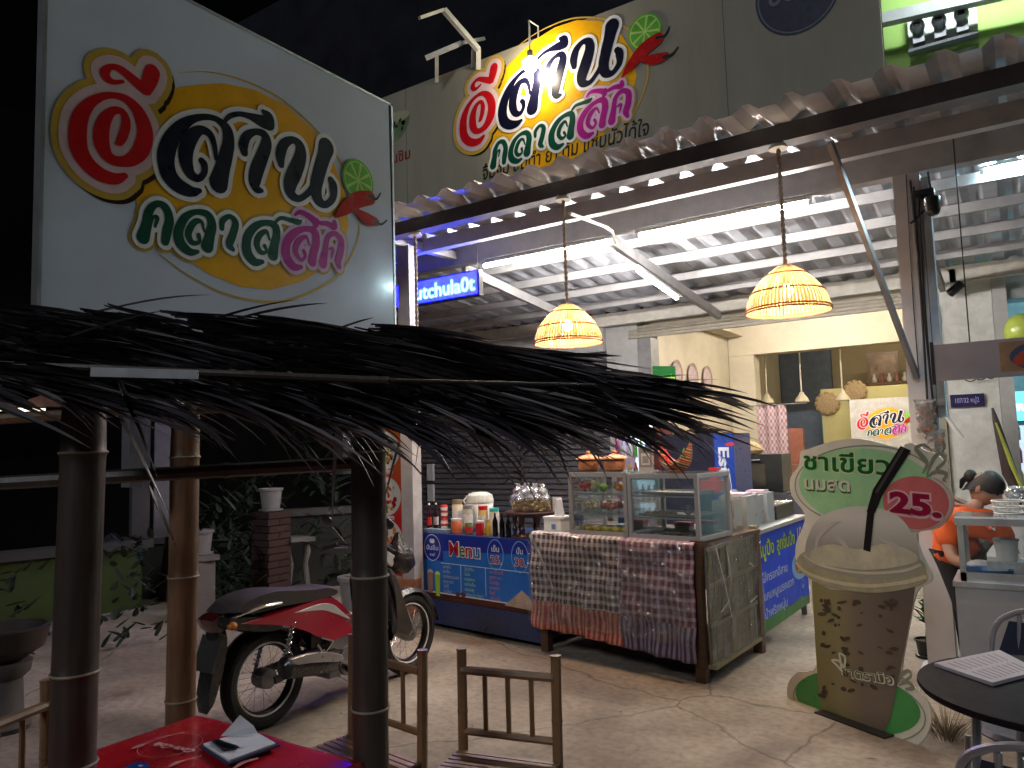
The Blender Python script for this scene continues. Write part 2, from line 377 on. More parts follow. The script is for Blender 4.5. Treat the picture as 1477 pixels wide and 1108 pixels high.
# meters
a = ony(1314, 74, YF+.0); b = ony(1405, 50, YF)
bd = thing('meter_board', 'white board with three electric meters on the lime green wall', 'meter board', (a.x, YF, a.z))
MB().bbox(a.x-.02, b.x+.04, YF+.06, YF+.085, a.z, a.z+.42).build('backboard', white_p, bd)
MB().bbox(a.x-.02, b.x+.04, YF-.08, YF+.055, a.z-.04, a.z-.01).build('shelf', steel_dk, bd)
for px, py in ((1325, 48), (1356, 40), (1388, 31)):
    c = ony(px, py, YF); z = c.z
    mm = MB(); mm.mt(alu).bbox(c.x-.055, c.x+.055, YF-.06, YF+.055, z-.13, z+.02)
    mm.build('meter', parent=bd)
    g = bd.children[-1]
    MB().lathe([(.07, 0), (.075, .03), (.07, .08), (.05, .1)], (c.x, YF-.06, z+.03), 16, Matrix.Rotation(math.pi/2, 3, 'X')).build('meter_dome', mat('meter_glass', (.35, .38, .4), .1), bd, True)
    MB().bbox(c.x-.03, c.x+.03, YF-.165, YF-.15, z, z+.05).build('dial', blackp, bd)
# ---------------------------------------------------------------- canopy
def rz_(y): return 3.575+.07*(y-4.8) if y < 6 else 3.659-.10*(y-6)     # underside of the sheets
cn = thing('metal_canopy', 'corrugated metal canopy on grey steel beams over the food counters', 'canopy', (-2, 7, 0))
per = .255; x = -8.2; prof = []
while x < 4.2:
    prof += [(x, 0), (x+.055, .045), (x+.10, .045), (x+.155, 0)]; x += per
sheet = MB(); y0, y1 = 4.40, 9.12
sheets = []
k = 0; step = 12
while k < len(prof)-1:
    seg = prof[k:k+step+1]; m_ = MB(); nseg = len(seg); vs = []
    j = random.uniform(-.004, .004)
    for yy in (y0+j*3, 6.0, 7.7, y1):
        for (a, b) in seg: vs.append((a, yy, rz_(yy)+b+j))
    fs = [(r*nseg+i, r*nseg+i+1, (r+1)*nseg+i+1, (r+1)*nseg+i) for r in range(3) for i in range(nseg-1)]
    m_.add(vs, fs).build('roof_sheet', zinc, cn); k += step
XL, XR = -7.9, 4
MB().bbox(XL, XR, 4.76, 4.88, 3.455, rz_(4.76)-.004).build('front_beam', steel_dk, cn)
MB().bbox(XL, XR, 5.42, 5.50, rz_(5.42)-.13, rz_(5.42)-.004).build('purlin', steel, cn)
MB().bbox(XL, XR, 5.95, 6.07, rz_(6.07)-.19, rz_(6.07)-.008).build('main_beam', steel, cn)
for y, d in ((6.65, .09), (7.25, .09), (7.85, .09), (8.45, .09)):
    MB().bbox(XL, XR, y, y+.05, rz_(y+.05)-d, rz_(y+.05)-.004).build('purlin', steel, cn)
MB().bbox(XL, XR, 9.0, 9.08, rz_(9.1)-.17, rz_(9.1)-.004).build('wall_plate', mat('pale_beam', (.6, .58, .52), .6), cn)
for x in (-4.66, -2.98, -.60, 2.0):
    a = V(x, 6.08, rz_(6.1)-.20); b = V(x, 8.98, rz_(9)-.23)
    MB().bar(a, b, .05, .1).build('rafter', steel, cn)
colb = onz(1357, 962, 0)
CX, CY = -.57, 6.0
MB().bbox(CX-.085, CX+.085, CY-.06, CY+.1, 0, rz_(6)-.2).build('column', mat('pale_grey_column', (.58, .56, .58), .6, 0, .15, 3), cn)
MB().bbox(CX-.13, CX+.13, CY-.11, CY+.15, 0, .015).build('column_foot', steel, cn)
pL = onz(602, 903, 0)
MB().bbox(-4.74, -4.60, 5.17, 5.29, 0, rz_(5.17)-.1).build('column', mat('grey_post', (.38, .36, .37), .5, .2), cn)
MB().bar(V(-4.67, 4.885, 3.52), V(-4.67, 5.94, 3.56), .07, .08).build('rafter', steel, cn)
a = ony(1197, 205, 4.86); b = V(CX-.02, CY-.08, 2.0)
MB().bar(a, b, .032, .04).build('brace', mat('brace_grey', (.3, .3, .32), .4, .5), cn)
br2 = MB(); br2.bar(V(-4.75, 5.25, 3.4), V(-6.2, 5.25, 3.55), .05, .06)
br2.build('brace', steel, cn)
# conduit on the canopy (white pipe bend near first lamp)
cb = MB(); p0 = ony(822, 308, 4.9); p1 = ony(875, 328, 5.75); p2 = ony(888, 350, 5.93)
cb.tube([p0, p1, p1+(p2-p1)*.2+V(.01, .05, 0), p2], .014)
cb.build('conduit', white_p, cn, True)
# ---------------------------------------------------------------- tube lights
warmt = emi('warm_tube', (1, .93, .87), 165)
coolt = emi('cool_tube', (.62, .90, 1), 120)
def tube_lamp(p, q, label, m, name='fluorescent_tube_lamp', lit=True):
    p = Vector(p); q = Vector(q); d = (q-p).normalized(); c = (p+q)/2
    t = thing(name, label, 'tube light', c, group='fluorescent tube lamps')
    MB().bar(p-d*.03+V(0, 0, .032), q+d*.03+V(0, 0, .032), .045, .03).build('housing', white_p, t)
    for e, sgn in ((p, -1), (q, 1)):
        MB().bar(e+d*sgn*.0, e+d*sgn*.03, .03, .035).build('end_cap', white_p, t)
    MB().tube([p+d*.004, q-d*.004], .018, 10).build('tube', m, t, True)
    return t
tz = rz_(6.07)-.19-.055
a = ony(700, 397, 6.0); b = ony(885, 358, 6.0); tube_lamp((a.x, 5.99, tz), (b.x, 5.99, tz), 'long lit tube light left of the middle, beside the blue scrolling sign', warmt)
a = ony(924, 350, 6.0); b = ony(1166, 302, 6.0); tube_lamp((a.x, 5.99, tz), (b.x, 5.99, tz), 'brightest long lit tube light under the canopy between the two woven lamps', warmt)
tube_lamp((-2.93, 6.55, rz_(6.6)-.36), (-2.97, 7.6, rz_(7.6)-.36), 'short lit tube light running back along a rafter toward the shop', warmt)
a = ony(1420, 247, 6.6)
tube_lamp((a.x, 6.6, a.z), (a.x+1.2, 6.6, a.z), 'cool white tube light at the right edge over the neighbour stall', coolt)
tube_lamp((-2.9, 10.4, 3.5), (-1.7, 10.4, 3.5), 'warm tube light on the ceiling inside the cream shop', emi('shop_tube', (1, .9, .78), 370))
tube_lamp((-2.4, 13.4, 3.5), (-1.2, 13.4, 3.5), 'added unseen tube light brightening the back of the cream shop behind the cross beam', emi('back_fill_tube', (1, .85, .62), 90))  # added fill lamp, hidden by the cross beam, lifts the back wall
tube_lamp((1.0, 10.2, 3.2), (2.2, 10.2, 3.2), 'cool tube light on the ceiling inside the pale teal shop', coolt)
tube_lamp((-.3, 8.3, 6.9), (.9, 8.3, 6.9), 'added cool tube light out of view, brightening the lime green wall', emi('upper_fill_tube', (.85, 1, .97), 300))  # added fill lamp above the frame, brightens the green wall and meters
# ---------------------------------------------------------------- woven pendants
bam_l = mat('lamp_bamboo', (.42, .22, .085), .6, 0, .3, 30, .2)
def setup_trans(m, col, t):
    n = m.node_tree.nodes; L = m.node_tree.links; p = n['Principled BSDF']; o = n['Material Output']
    tr = n.new('ShaderNodeBsdfTranslucent'); tr.inputs[0].default_value = (*col, 1); mx = n.new('ShaderNodeMixShader'); mx.inputs[0].default_value = t
    L.new(p.outputs[0], mx.inputs[1]); L.new(tr.outputs[0], mx.inputs[2]); L.new(mx.outputs[0], o.inputs[0])
setup_trans(bam_l, (.7, .36, .15), .13)
ring_m = mat('lamp_cane', (.30, .13, .045), .6, 0, .3, 30)
rope_m = mat('jute_rope', (.34, .27, .2), .9, 0, .3, 60, .5)
bulbm = emi('warm_bulb', (1, .76, .52), 520)
def pendant(loc, top, label):
    t = thing('woven_pendant_lamp', label, 'pendant lamp', loc, group='woven bamboo pendant lamps')
    R, Hh = .25, .285; x, y, z = loc
    def pr(s): # s 0 bottom ..1 top
        return R*math.cos(s*math.pi/2*.93)**.72, Hh*s
    rib = MB(); nr = 70
    for j in range(nr):
        a = 2*math.pi*j/nr; w = .0076 if j % 5 else .0105; vs = []
        lean = random.uniform(-.02, .02)
        for i in range(9):
            s = i/8; r, h = pr(s); ww = w*(.35+.65*r/R)
            aa = a+lean*s
            vs += [(x+math.cos(aa)*r-math.sin(aa)*ww, y+math.sin(aa)*r+math.cos(aa)*ww, z+h), (x+math.cos(aa)*r+math.sin(aa)*ww, y+math.sin(aa)*r-math.cos(aa)*ww, z+h)]
        rib.add(vs, [(2*i, 2*i+1, 2*i+3, 2*i+2) for i in range(8)])
    tag(rib.build('shade', bam_l, t), kind='stuff')
    for s in (0, .06, .42, .8):
        r, h = pr(s); MB().torus((x, y, z+h), r+.002, .005, 'z', 40, 6).build('ring', ring_m, t, True)
    MB().lathe([(.02, .158), (.022, .21), (.016, .24)], (x, y, z+.01), 12).build('lamp_holder', blackp, t, True)
    MB().lathe([(.001, .09), (.02, .095), (.034, .12), (.034, .14), (.02, .165)], (x, y, z), 14).build('bulb', bulbm, t, True)
    rp_ = MB(); pts = []; n_ = 70; zt = top
    for sgn in (0, math.pi):
        pts = []
        for i in range(n_+1):
            zz = z+Hh-.01+(zt-z-Hh)*i/n_; a = i*.9+sgn; pts.append((x+.007*math.cos(a), y+.007*math.sin(a), zz))
        rp_.tube(pts, .008, 5)
    rp_.build('rope', rope_m, t, True)
    MB().lathe([(.06, 0), (.05, .025), (.02, .03)], (x, y, zt-.03), 14).build('ceiling_cup', white_p, t, True)
    return t
LY = 4.80; l1 = ony(820, 497, LY); l2 = ony(1137, 452, LY); l0 = ony(600, 400, LY)
pendant((l1.x, LY, l1.z+.01), 3.455, 'left of the two woven lamps in full view, hanging beside the blue scrolling sign')
pendant((l2.x, LY, l2.z+.01), 3.455, 'right woven lamp, largest in view, hanging nearest the column brace')
pendant((l0.x, LY, 2.25), 3.455, 'farthest woven lamp, only its rope showing beside the big white logo board')
# ---------------------------------------------------------------- LED sign
ledb = emi('led_blue', (.0004, .002, 1.0), 16); ledt = emi('led_cyan', (.12, .55, 1), 4.5)
A = ony(600, 440, 5.75); B = ony(692, 425, 5.75)
led = thing('scrolling_led_sign', 'blue scrolling LED sign with pale cyan letters hung under the canopy', 'led sign', (A.x-.1, 5.75, A.z))
zb = B.z; zt = ony(690, 391, 5.75).z
MB().bbox(A.x-.85, B.x+.02, 5.72, 5.78, zb-.01, zt+.01).build('case', blackp, led)
f = frame((A.x, 5.715, zb), (1, 0, 0), (0, 0, 1), (0, -1, 0))
MB(f).mt(ledb).poly([(-.83, .005), (B.x-A.x, .005), (B.x-A.x, zt-zb-.002), (-.83, zt-zb-.002)], 0).build('led_panel', parent=led)
mm = MB(f).mt(ledt); hh = zt-zb
mm.text('utchula0t', (B.x-A.x)-.03, hh*.2, hh*.86, .003, bold=.012, align='r', wid=(B.x-A.x)*.93)
mm.build('led_letters', parent=led)
for px in (-.5, B.x-A.x-.02):
    MB().tube([(A.x+px, 5.75, zt), (A.x+px, 5.75, rz_(5.75)-.1)], .004, 5).build('hanger_wire', wire, led)
# ================================================================ LOGO ARTWORK (strokes measured on the board, metres)
X0 = -2.55
bl = onx(69, 420, X0); tr = onx(558, 150, X0); br = onx(580, 480, X0); tl = onx(48, -92, X0)
BW, BH = tr.y-bl.y+.05, tr.z-bl.z+.02
fb = frame((X0, bl.y-.02, bl.z-.02), (0, 1, 0), (0, 0, 1), (1, 0, 0))
def mk(ox, oy, sc):
    def g(pts):
        out = []
        for p in pts:
            px, py = ox+p[0]/sc, oy+p[1]/sc; a = fb.px(px, py)
            if len(p) == 3:
                w = p[2]/sc; b = fb.px(px+w, py); c = fb.px(px, py+w)
                out.append((a[0], a[1], .5*(math.hypot(b[0]-a[0], b[1]-a[1])+math.hypot(c[0]-a[0], c[1]-a[1]))))
            else: out.append(a)
        return out
    return g
gA = mk(70, 60, 4.615); gB = mk(210, 140, 5.093); gC = mk(180, 260, 3.887); g1 = mk(0, 0, 2.308)
RED = [gA([(505, 895, 40), (440, 915, 75), (350, 890, 95), (260, 820, 108), (200, 720, 118), (190, 610, 116), (210, 500, 100), (270, 415, 70), (350, 370, 48), (430, 362, 42), (510, 385, 55), (580, 450, 80), (625, 540, 98), (638, 630, 104), (610, 725, 104), (545, 790, 82), (460, 800, 66), (390, 765, 80), (352, 690, 102), (348, 600, 100), (375, 515, 78), (430, 462, 50), (490, 475, 48), (512, 540, 58), (495, 620, 60), (468, 672, 50), (452, 680, 30)]),
       gA([(490, 268, 24), (430, 272, 34), (385, 245, 60), (372, 205, 62), (410, 172, 38), (470, 185, 50), (535, 235, 62), (600, 290, 70), (640, 318, 78)]),
       gA([(688, 205, 96), (672, 250, 98), (650, 305, 84), (646, 322, 74)])]
BLK = [gB([(392, 690, 34), (330, 695, 78), (240, 655, 108), (170, 580, 125), (145, 490, 126), (148, 410, 126), (185, 310, 112), (260, 215, 84), (350, 162, 52), (450, 150, 42), (530, 175, 46), (590, 240, 78), (604, 330, 88), (585, 430, 100), (558, 530, 112), (530, 635, 138)]),
       gB([(512, 455, 30), (498, 350, 42), (465, 275, 56), (400, 245, 62), (335, 290, 96), (295, 380, 106), (290, 470, 104), (320, 560, 82), (380, 600, 52), (425, 560, 44), (424, 500, 56), (408, 475, 52)]),
       gB([(572, 188, 26), (610, 145, 34), (680, 128, 34), (760, 145, 46), (840, 178, 80), (895, 195, 92)]), gB([(862, 112, 34), (895, 150, 78), (900, 200, 86)]),
       gB([(718, 408, 58), (712, 355, 72), (738, 290, 62), (800, 258, 42), (865, 280, 60), (882, 345, 80), (850, 440, 92), (815, 530, 100), (795, 620, 92), (812, 675, 66), (848, 690, 28)]),
       gB([(988, 495, 52), (985, 420, 76), (1015, 345, 66), (1075, 318, 46), (1125, 360, 74), (1132, 440, 90), (1092, 550, 106), (1055, 640, 100), (1065, 715, 76), (1125, 748, 42), (1195, 700, 42), (1250, 630, 60)]),
       gB([(1322, 372, 118), (1300, 450, 98), (1268, 560, 96), (1245, 670, 92), (1262, 755, 80), (1315, 792, 46), (1368, 745, 50), (1372, 660, 68), (1355, 615, 50)])]
GRN = [gC([(98, 322, 74), (118, 250, 56), (130, 180, 48), (172, 135, 36), (222, 152, 44), (246, 220, 50), (232, 290, 54), (222, 345, 46)]), gC([(166, 262, 14), (178, 212, 24), (152, 214, 16), (138, 280, 10)]),
       gC([(404, 402, 22), (360, 402, 44), (308, 355, 60), (298, 285, 54), (335, 210, 42), (395, 180, 30), (460, 195, 42), (484, 250, 52), (472, 315, 56), (458, 372, 70)]), gC([(442, 290, 12), (425, 235, 22), (385, 238, 34), (352, 300, 38), (372, 350, 32), (412, 348, 20), (410, 310, 26)]),
       gC([(540, 272, 26), (545, 228, 32), (585, 205, 26), (616, 240, 38), (602, 305, 42), (582, 360, 44), (602, 390, 24)]),
       gC([(768, 458, 22), (722, 458, 46), (682, 405, 56), (682, 325, 50), (725, 262, 40), (785, 240, 30), (838, 258, 42), (846, 310, 46), (834, 365, 50), (826, 420, 60)]), gC([(806, 335, 11), (790, 288, 20), (752, 310, 32), (736, 360, 34), (758, 405, 26), (790, 402, 16), (780, 370, 22)]),
       gC([(836, 240, 14), (870, 214, 20), (920, 224, 24), (965, 236, 30), (985, 230, 12)])]
PUR = [gC([(985, 488, 20), (940, 484, 44), (902, 425, 50), (905, 350, 46), (950, 295, 38), (1010, 274, 28), (1060, 292, 40), (1068, 350, 44), (1054, 410, 44), (1046, 458, 50)]), gC([(1030, 365, 10), (1010, 318, 18), (968, 345, 32), (952, 400, 30), (982, 448, 20), (1006, 428, 18), (998, 398, 22)]),
       gC([(950, 198, 10), (978, 180, 22), (1030, 205, 30), (1066, 240, 38), (1058, 268, 18)]), gC([(1072, 218, 10), (1088, 240, 20), (1130, 246, 26), (1168, 262, 34), (1172, 240, 26)]),
       gC([(1105, 468, 50), (1118, 400, 36), (1132, 325, 28), (1170, 300, 26), (1206, 335, 36), (1205, 400, 40), (1190, 452, 40), (1198, 488, 24)]), gC([(1153, 438, 8), (1163, 388, 18), (1140, 388, 10)])]
YEL = g1([(540, 310), (600, 290), (670, 281), (745, 278), (850, 300), (950, 350), (1040, 430), (1110, 540), (1150, 650), (1160, 750), (1140, 830), (1080, 895), (1000, 940), (900, 965), (800, 955), (700, 915), (600, 850), (520, 780), (460, 700), (445, 640), (450, 540), (480, 400)])
RNG = g1([(590, 245, 1), (690, 240, 3), (800, 265, 5), (920, 320, 6), (1020, 400, 6), (1090, 480, 6), (1150, 570, 6), (1185, 680, 6), (1195, 770, 6), (1170, 850, 6), (1120, 920, 7), (1040, 970, 8), (940, 1003, 8), (840, 1000, 7), (740, 975, 6), (640, 925, 5), (560, 870, 4), (505, 820, 2)])
CHI = [g1([(1112, 725, 4), (1140, 700, 32), (1185, 668, 44), (1228, 660, 38)]), g1([(1178, 700, 14), (1215, 728, 34), (1248, 740, 24)])]
STM = [g1([(1226, 655, 10), (1248, 664, 6), (1262, 645, 5)]), g1([(1246, 742, 12), (1266, 748, 6), (1283, 735, 5)])]
LIM = g1([(1190, 602, 112)])[0]
S1 = g1([(1190, 602, 10)])[0][2]/10
ink = dict(red=flat('ink_red', '#c4121c', .3), blk=flat('ink_navy', '#0d0d26', .3), grn=flat('ink_green', '#0b4a38', .3), pur=flat('ink_magenta', '#b0188c', .3), yel=flat('ink_yellow', '#f0ae14', .3, .1), wht=flat('ink_white', '#eeeef2', .3), gold=flat('ink_gold', '#c8a545', .3), brn=flat('ink_brown', '#2a1608', .3), pink=flat('ink_pink', '#dcc0c4', .3), lime=flat('ink_lime', '#62b03a', .3, .25), lime2=flat('ink_lime_pale', '#b6dc78', .3, .1), chi=flat('ink_chili', '#b41a1c', .25, .25), stem=flat('ink_stem', '#16281a', .3))
def logo(fr, parent, dz=.0012, full=True):
    def put(nm, m, fn, lv):
        b = MB(fr).mt(m); fn(b, lv*dz+.0006); return b.build(nm, parent=parent)
    put('sun_disc', ink['yel'], lambda b, h: b.poly(YEL, h), 1)
    put('ring_line', ink['gold'], lambda b, h: b.stroke(RNG, h, n=5), 1.2)
    def many(L, g):
        return lambda b, h: [b.stroke(s, h+i*.00004, g*S1) for i, s in enumerate(L)]
    if full:
        sh_ = [[(x+9*S1, y-10*S1, w) for x, y, w in s] for s in RED]
        put('letter_shadow', ink['brn'], many(sh_, 26), 2)
        put('outer_outline', ink['gold'], many(RED, 30), 3)
        put('outer_outline', ink['gold'], many(GRN+PUR, 15), 2)
    put('outline', ink['pink'], many(RED, 17), 4.2)
    put('outline', ink['wht'], many(BLK, 11), 5.4); put('outline', ink['wht'], many(GRN, 9), 5.4); put('outline', flat('ink_lilac', '#e0b8dc', .3), many(PUR, 9), 6.4)
    put('letter', ink['red'], many(RED, 0), 6); put('letter', ink['blk'], many(BLK, 0), 7.2); put('letter', ink['grn'], many(GRN, 0), 7.2); put('letter', ink['pur'], many(PUR, 0), 8.4)
    def lime(b, h):
        b.mt(ink['lime']).ell(LIM[0], LIM[1], LIM[2]/2, LIM[2]/2, h); b.mt(ink['lime2']).ell(LIM[0], LIM[1], LIM[2]*.45, LIM[2]*.45, h+.0005)
        b.mt(ink['lime'])
        for k in range(8):
            a = k*math.pi/4+.2; r = LIM[2]*.42; P = [(LIM[0]+r*.12*math.cos(a), LIM[1]+r*.12*math.sin(a))]+[(LIM[0]+r*math.cos(a+d), LIM[1]+r*math.sin(a+d)) for d in (-.3, -.1, .1, .3)]
            b.poly(P, h+.001)
    b = MB(fr); lime(b, 9.5*dz); b.build('lime_slice', parent=parent)
    for i in (0, 1): put('chili', ink['chi'], many(CHI[i:i+1], 0), 11+i*.3); put('chili_stem', ink['stem'], many(STM[i:i+1], 0), 12+i*.2)
# ---------------------------------------------------------------- foreground logo board
bdm = mat('glossy_vinyl_white', (.66, .72, .86), .16, 0, .10, 1.6, .12, coat=.5)
bb = thing('logo_signboard', 'big white board with the red, navy and green Thai logo standing above the thatched roof', 'sign board', (X0, bl.y+BW/2, 1.98))
fbb = fb
b = MB(fb).mt(bdm); b.prism([(0, -.06), (BW+.04, -.06), (BW+.0, BH+.6), (0, BH)] if 0 else [(0, -.04), (BW, -.04), (BW-.02, BH), (0, BH)], -.03, 0); b.build('panel', parent=bb)
fr_ = MB(fb).mt(alu)
for (u0, u1, v0, v1) in ((-.012, 0, -.05, BH+.01), (BW, BW+.012, -.05, BH+.01), (-.012, BW+.012, BH, BH+.012), (-.012, BW+.012, -.052, -.04)):
    fr_.prism([(u0, v0), (u1, v0), (u1, v1), (u0, v1)], -.04, .002)
fr_.build('edge_trim', parent=bb)
logo(fb, bb, .0007)
MB().bbox(X0-.10, X0-.045, bl.y+.3, bl.y+.35, 1.5, tl.z-.1).build('support_post', steel_dk, bb)
MB().bbox(X0-.10, X0-.045, bl.y+1.3, bl.y+1.35, 1.5, tl.z-.1).build('support_post', steel_dk, bb)
# ---------------------------------------------------------------- facade sign
YS = 6.25
sgm = mat('sign_canvas', (.28, .26, .205), .8, 0, .16, 2.2, .06, streak=(1, 1, .22))
a = ony(560, 138, YS); c = ony(1268, 0, YS); zb = 3.74
SX0, SX1, ZT = -8.0, c.x, a.z
fs_ = frame((SX0, YS, zb), (1, 0, 0), (0, 0, 1), (0, -1, 0))
sg = thing('rooftop_signboard', 'long cream signboard with the Thai logo standing on the canopy roof, lit by a lamp', 'sign board', ((SX0+SX1)/2, YS, zb))
MB(fs_).mt(sgm).prism([(0, 0), (SX1-SX0, 0), (SX1-SX0, ZT-zb), (0, ZT-zb)], -.08, 0).build('panel', parent=sg)
for k in range(1, 7):
    MB(fs_).mt(mat('seam_dark', (.08, .075, .06), .7)).prism([(k*1.22-.003, 0), (k*1.22+.003, 0), (k*1.22+.003, ZT-zb), (k*1.22-.003, ZT-zb)], .0002, .0006).build('seam', parent=sg)
# place logo: map board logo extents to the measured extents on this sign
xs = [p[0] for s in RED for p in s]; u0 = min(xs); u1 = max(p[0] for p in STM[1])
vtop = max(p[1] for p in RED[2]); vbot = min(p[1] for p in YEL)
P0 = fs_.px(668, 165); P1 = fs_.px(978, 62); q0 = fs_.px(702, 102); q1 = fs_.px(760, 252)
kx = (P1[0]-P0[0])/(u1-u0); ky = (q0[1]-q1[1])/(vtop-vbot)
off = (P0[0]-u0*kx, q0[1]-vtop*ky)
def fsl(p): return fs_(Vector((off[0]+p.x*kx, off[1]+p.y*ky, p.z)))
logo(fsl, sg, .0009)
t_ = MB(fs_).mt(flat('ink_black', '#17120e', .4))
A_ = fs_.px(697, 268); B_ = fs_.px(930, 205)
t_.text('จิ้มจุ่ม ส้มตำ ยำ ต้ม แซ่บนัวได้ใจ', A_[0], A_[1]+.06, .2, .003, bold=.012, wid=B_[0]-A_[0]+.05, shear=.15)
t_.build('lettering', parent=sg)
t_ = MB(fs_).mt(flat('ink_darkred', '#8a1c12', .4)); A_ = fs_.px(592, 228)
t_.text('ชวนชิม', A_[0], A_[1], .17, .003, bold=.012, align='r'); t_.build('lettering', parent=sg)
t_ = MB(fs_); A_ = fs_.px(566, 172)
t_.mt(flat('ink_bowl', '#6f7f5c', .5, .3)).poly([(A_[0]+.3*math.cos(t)*.9, A_[1]+.28*math.sin(t)) for t in [math.pi+i*math.pi/14 for i in range(15)]], .002)
t_.mt(flat('ink_bowl_pale', '#a8a88a', .5)).ell(A_[0], A_[1], .27, .07, .003)
t_.mt(flat('ink_bowl_dark', '#23301f', .5))
for i in range(16): t_.ell(A_[0]+random.uniform(-.2, .2), A_[1]-random.uniform(.02, .18), .018, .03, .004, 6, rot=i)
t_.build('bowl_emblem', parent=sg)
t_ = MB(fs_); A_ = fs_.px(1150, -12); rr = abs(fs_.px(1215, 0)[0]-A_[0])*1.02; rv = abs(fs_.px(1150, 50)[1]-A_[1])
t_.mt(flat('ink_emblem', '#1a1f38', .5)).ell(A_[0], A_[1], rr, rv, .002, 40); t_.mt(flat('ink_emblem_line', '#5d6070', .5))
t_.stroke([(A_[0]+rr*.93*math.cos(i*math.pi/12), A_[1]+rv*.93*math.sin(i*math.pi/12), .012) for i in range(25)], .003, n=2)
t_.text('ปันยิ้ม', A_[0], A_[1]-.05, .25, .004, bold=.02, align='c', wid=rr*1.35); t_.build('oval_emblem', parent=sg)
# lamp arms above the sign + bare lamp
armm = mat('pale_lamp_arm', (.5, .5, .48), .5, .1)
ab = thing('lamp_arm_frame', 'pale square tube arms rising over the rooftop sign, left of the lamp', 'lamp arm', (ony(690, 85, YS).x, YS, ZT))
def Q(px, py, y=YS-.1): return ony(px, py, y)
am = MB(); am.bar(Q(690, 100, YS), Q(690, 70), .05, .05); am.bar(Q(690, 72), Q(640, 14, YS-.5), .05, .05); am.bar(Q(682, 97, YS), Q(683, 70), .04, .04)
am.bar(Q(614, 84, YS-.3), Q(666, 62), .04, .04); am.bar(Q(666, 62), Q(698, 56, YS+.3), .035, .035); am.bar(Q(630, 118, YS), Q(630, 80, YS-.2), .04, .04); am.bar(Q(640, 14, YS-.5), Q(605, 26, YS-.9), .03, .03)
am.build('arm', armm, ab)
lc = ony(765, 92, YS-.17)
fl = thing('sign_spotlight', 'glaring warm lamp on a thin arm right in front of the rooftop logo', 'spotlight', (lc.x, YS, ZT))
MB().lathe([(.001, -.08), (.05, -.065), (.08, -.025), (.08, .02), (.045, .05), (.02, .06)], lc, 16).build('bulb', emi('sign_bulb', (1, .86, .64), 105), fl, True)
MB().lathe([(.022, .06), (.03, .065), (.03, .13), (.012, .14)], lc, 12).build('lamp_holder', blackp, fl, True)
MB().tube([lc+V(0, 0, .13), V(lc.x, lc.y, ZT+.1), V(lc.x, YS, ZT+.12), V(lc.x, YS, ZT)], .009, 6).build('arm', armm, fl)
# ================================================================ THATCHED HUT
bamd = mat('dark_bamboo', (.052, .036, .028), .42, 0, .45, 5, .1, streak=(6, 6, .6))
bamt = mat('tan_bamboo', (.17, .09, .045), .42, 0, .4, 6, .12, streak=(6, 6, .7))
hut = thing('thatched_hut', 'palm thatched bamboo shelter standing over the red table, dry dark fronds along its eave', 'thatched shelter', (-2.1, 1.6, 0))
def sorted_prof(P):
    out = [P[0]]
    for a, b_ in zip(P, P[1:]):
        n_ = max(1, int((b_[1]-a[1])/.08))
        for k in range(1, n_+1): out.append((a[0]+(b_[0]-a[0])*k/n_, a[1]+(b_[1]-a[1])*k/n_))
    return out
def post(px, D, r, m, ztop, lean=0, nodes=(.35, .72, 1.12, 1.5)):
    p = atd(px, 800, D); x, y = p.x, p.y
    b = MB(); prof = [(r*1.04, 0)]
    for zn in nodes: prof += [(r*.985, zn-.03), (r*1.0, zn-.01), (r*1.055, zn-.002), (r*1.0, zn+.006), (r*.985, zn+.03)]
    prof += [(r*.93, ztop)]
    b.lathe(sorted_prof(prof), (x, y, 0), 20); wob = lambda z: V(.010*math.sin(z*2.1+px)+.004*math.sin(z*5+px), .009*math.sin(z*1.7+px*2), 0); b.v = [q+wob(q.z) for q in b.v]; o = b.build('post', m, hut, True)
    for zn in nodes: MB().torus(V(x, y, zn)+wob(zn), r*1.02, .004, 'z', 28, 6).build('node_ring', mat('pale_node', (.30, .24, .17), .6, 0, .4, 20), o, True)
    return V(x, y, 0)
pfl = post(112, 2.0, .056, bamd, 1.80, nodes=(.3, .82, 1.05, 1.62))
pfr = post(536, 2.2, .052, bamd, 1.80, nodes=(.42, .87, 1.24, 1.6))
pbl = post(266, 2.8, .052, bamt, 1.84, nodes=(.3, .72, 1.16, 1.6))
pbr = pfr+(pbl-pfl)+V(.02, .12, 0); post(539, 3.05, .045, bamd, 1.85)
def bam(p, q, r, m=bamd, nm='beam', n=8):
    p = Vector(p); q = Vector(q); L_ = (q-p).length; k = max(2, int(L_/.32)); pts = []; rr = []
    for i in range(k+1):
        for d, f in ((-.02, .98), (0, 1.12), (.02, .98)):
            t = (i*(L_/k)+d)/L_
            if 0 <= t <= 1: pts.append(p+(q-p)*t); rr.append(r*f)
    return MB().tube(pts, rr, n).build(nm, m, hut, True)
bam(atd(-60, 700, 2.35), atd(522, 668, 2.32), .022)
bam(atd(-40, 607, 3.0), atd(262, 588, 2.9), .022, bamt)
bam(atd(-60, 523, 1.85), atd(560, 549, 1.95), .010)
bam(atd(560, 549, 1.95), atd(858, 556, 2.35), .006)
bam(pfl+V(0, 0, 1.76), pbl+V(0, 0, 1.80), .02); bam(pfr+V(0, 0, 1.74), pbr+V(0, 0, 1.80), .02); bam(pbl+V(0, 0, 1.78), pbr+V(0, 0, 1.80), .02)

p = atd(133, 537, 1.8); q = atd(285, 541, 1.83)
MB().bar(p, q, .02, .022).build('metal_strip', alu, hut); 
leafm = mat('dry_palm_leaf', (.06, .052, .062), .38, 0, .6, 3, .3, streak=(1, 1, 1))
leafm2 = mat('dry_palm_leaf_highlight', (.20, .18, .19), .35, 0, .4, 3, .3)  # pale leaf variant: specular streaks of the thatch put into the colour
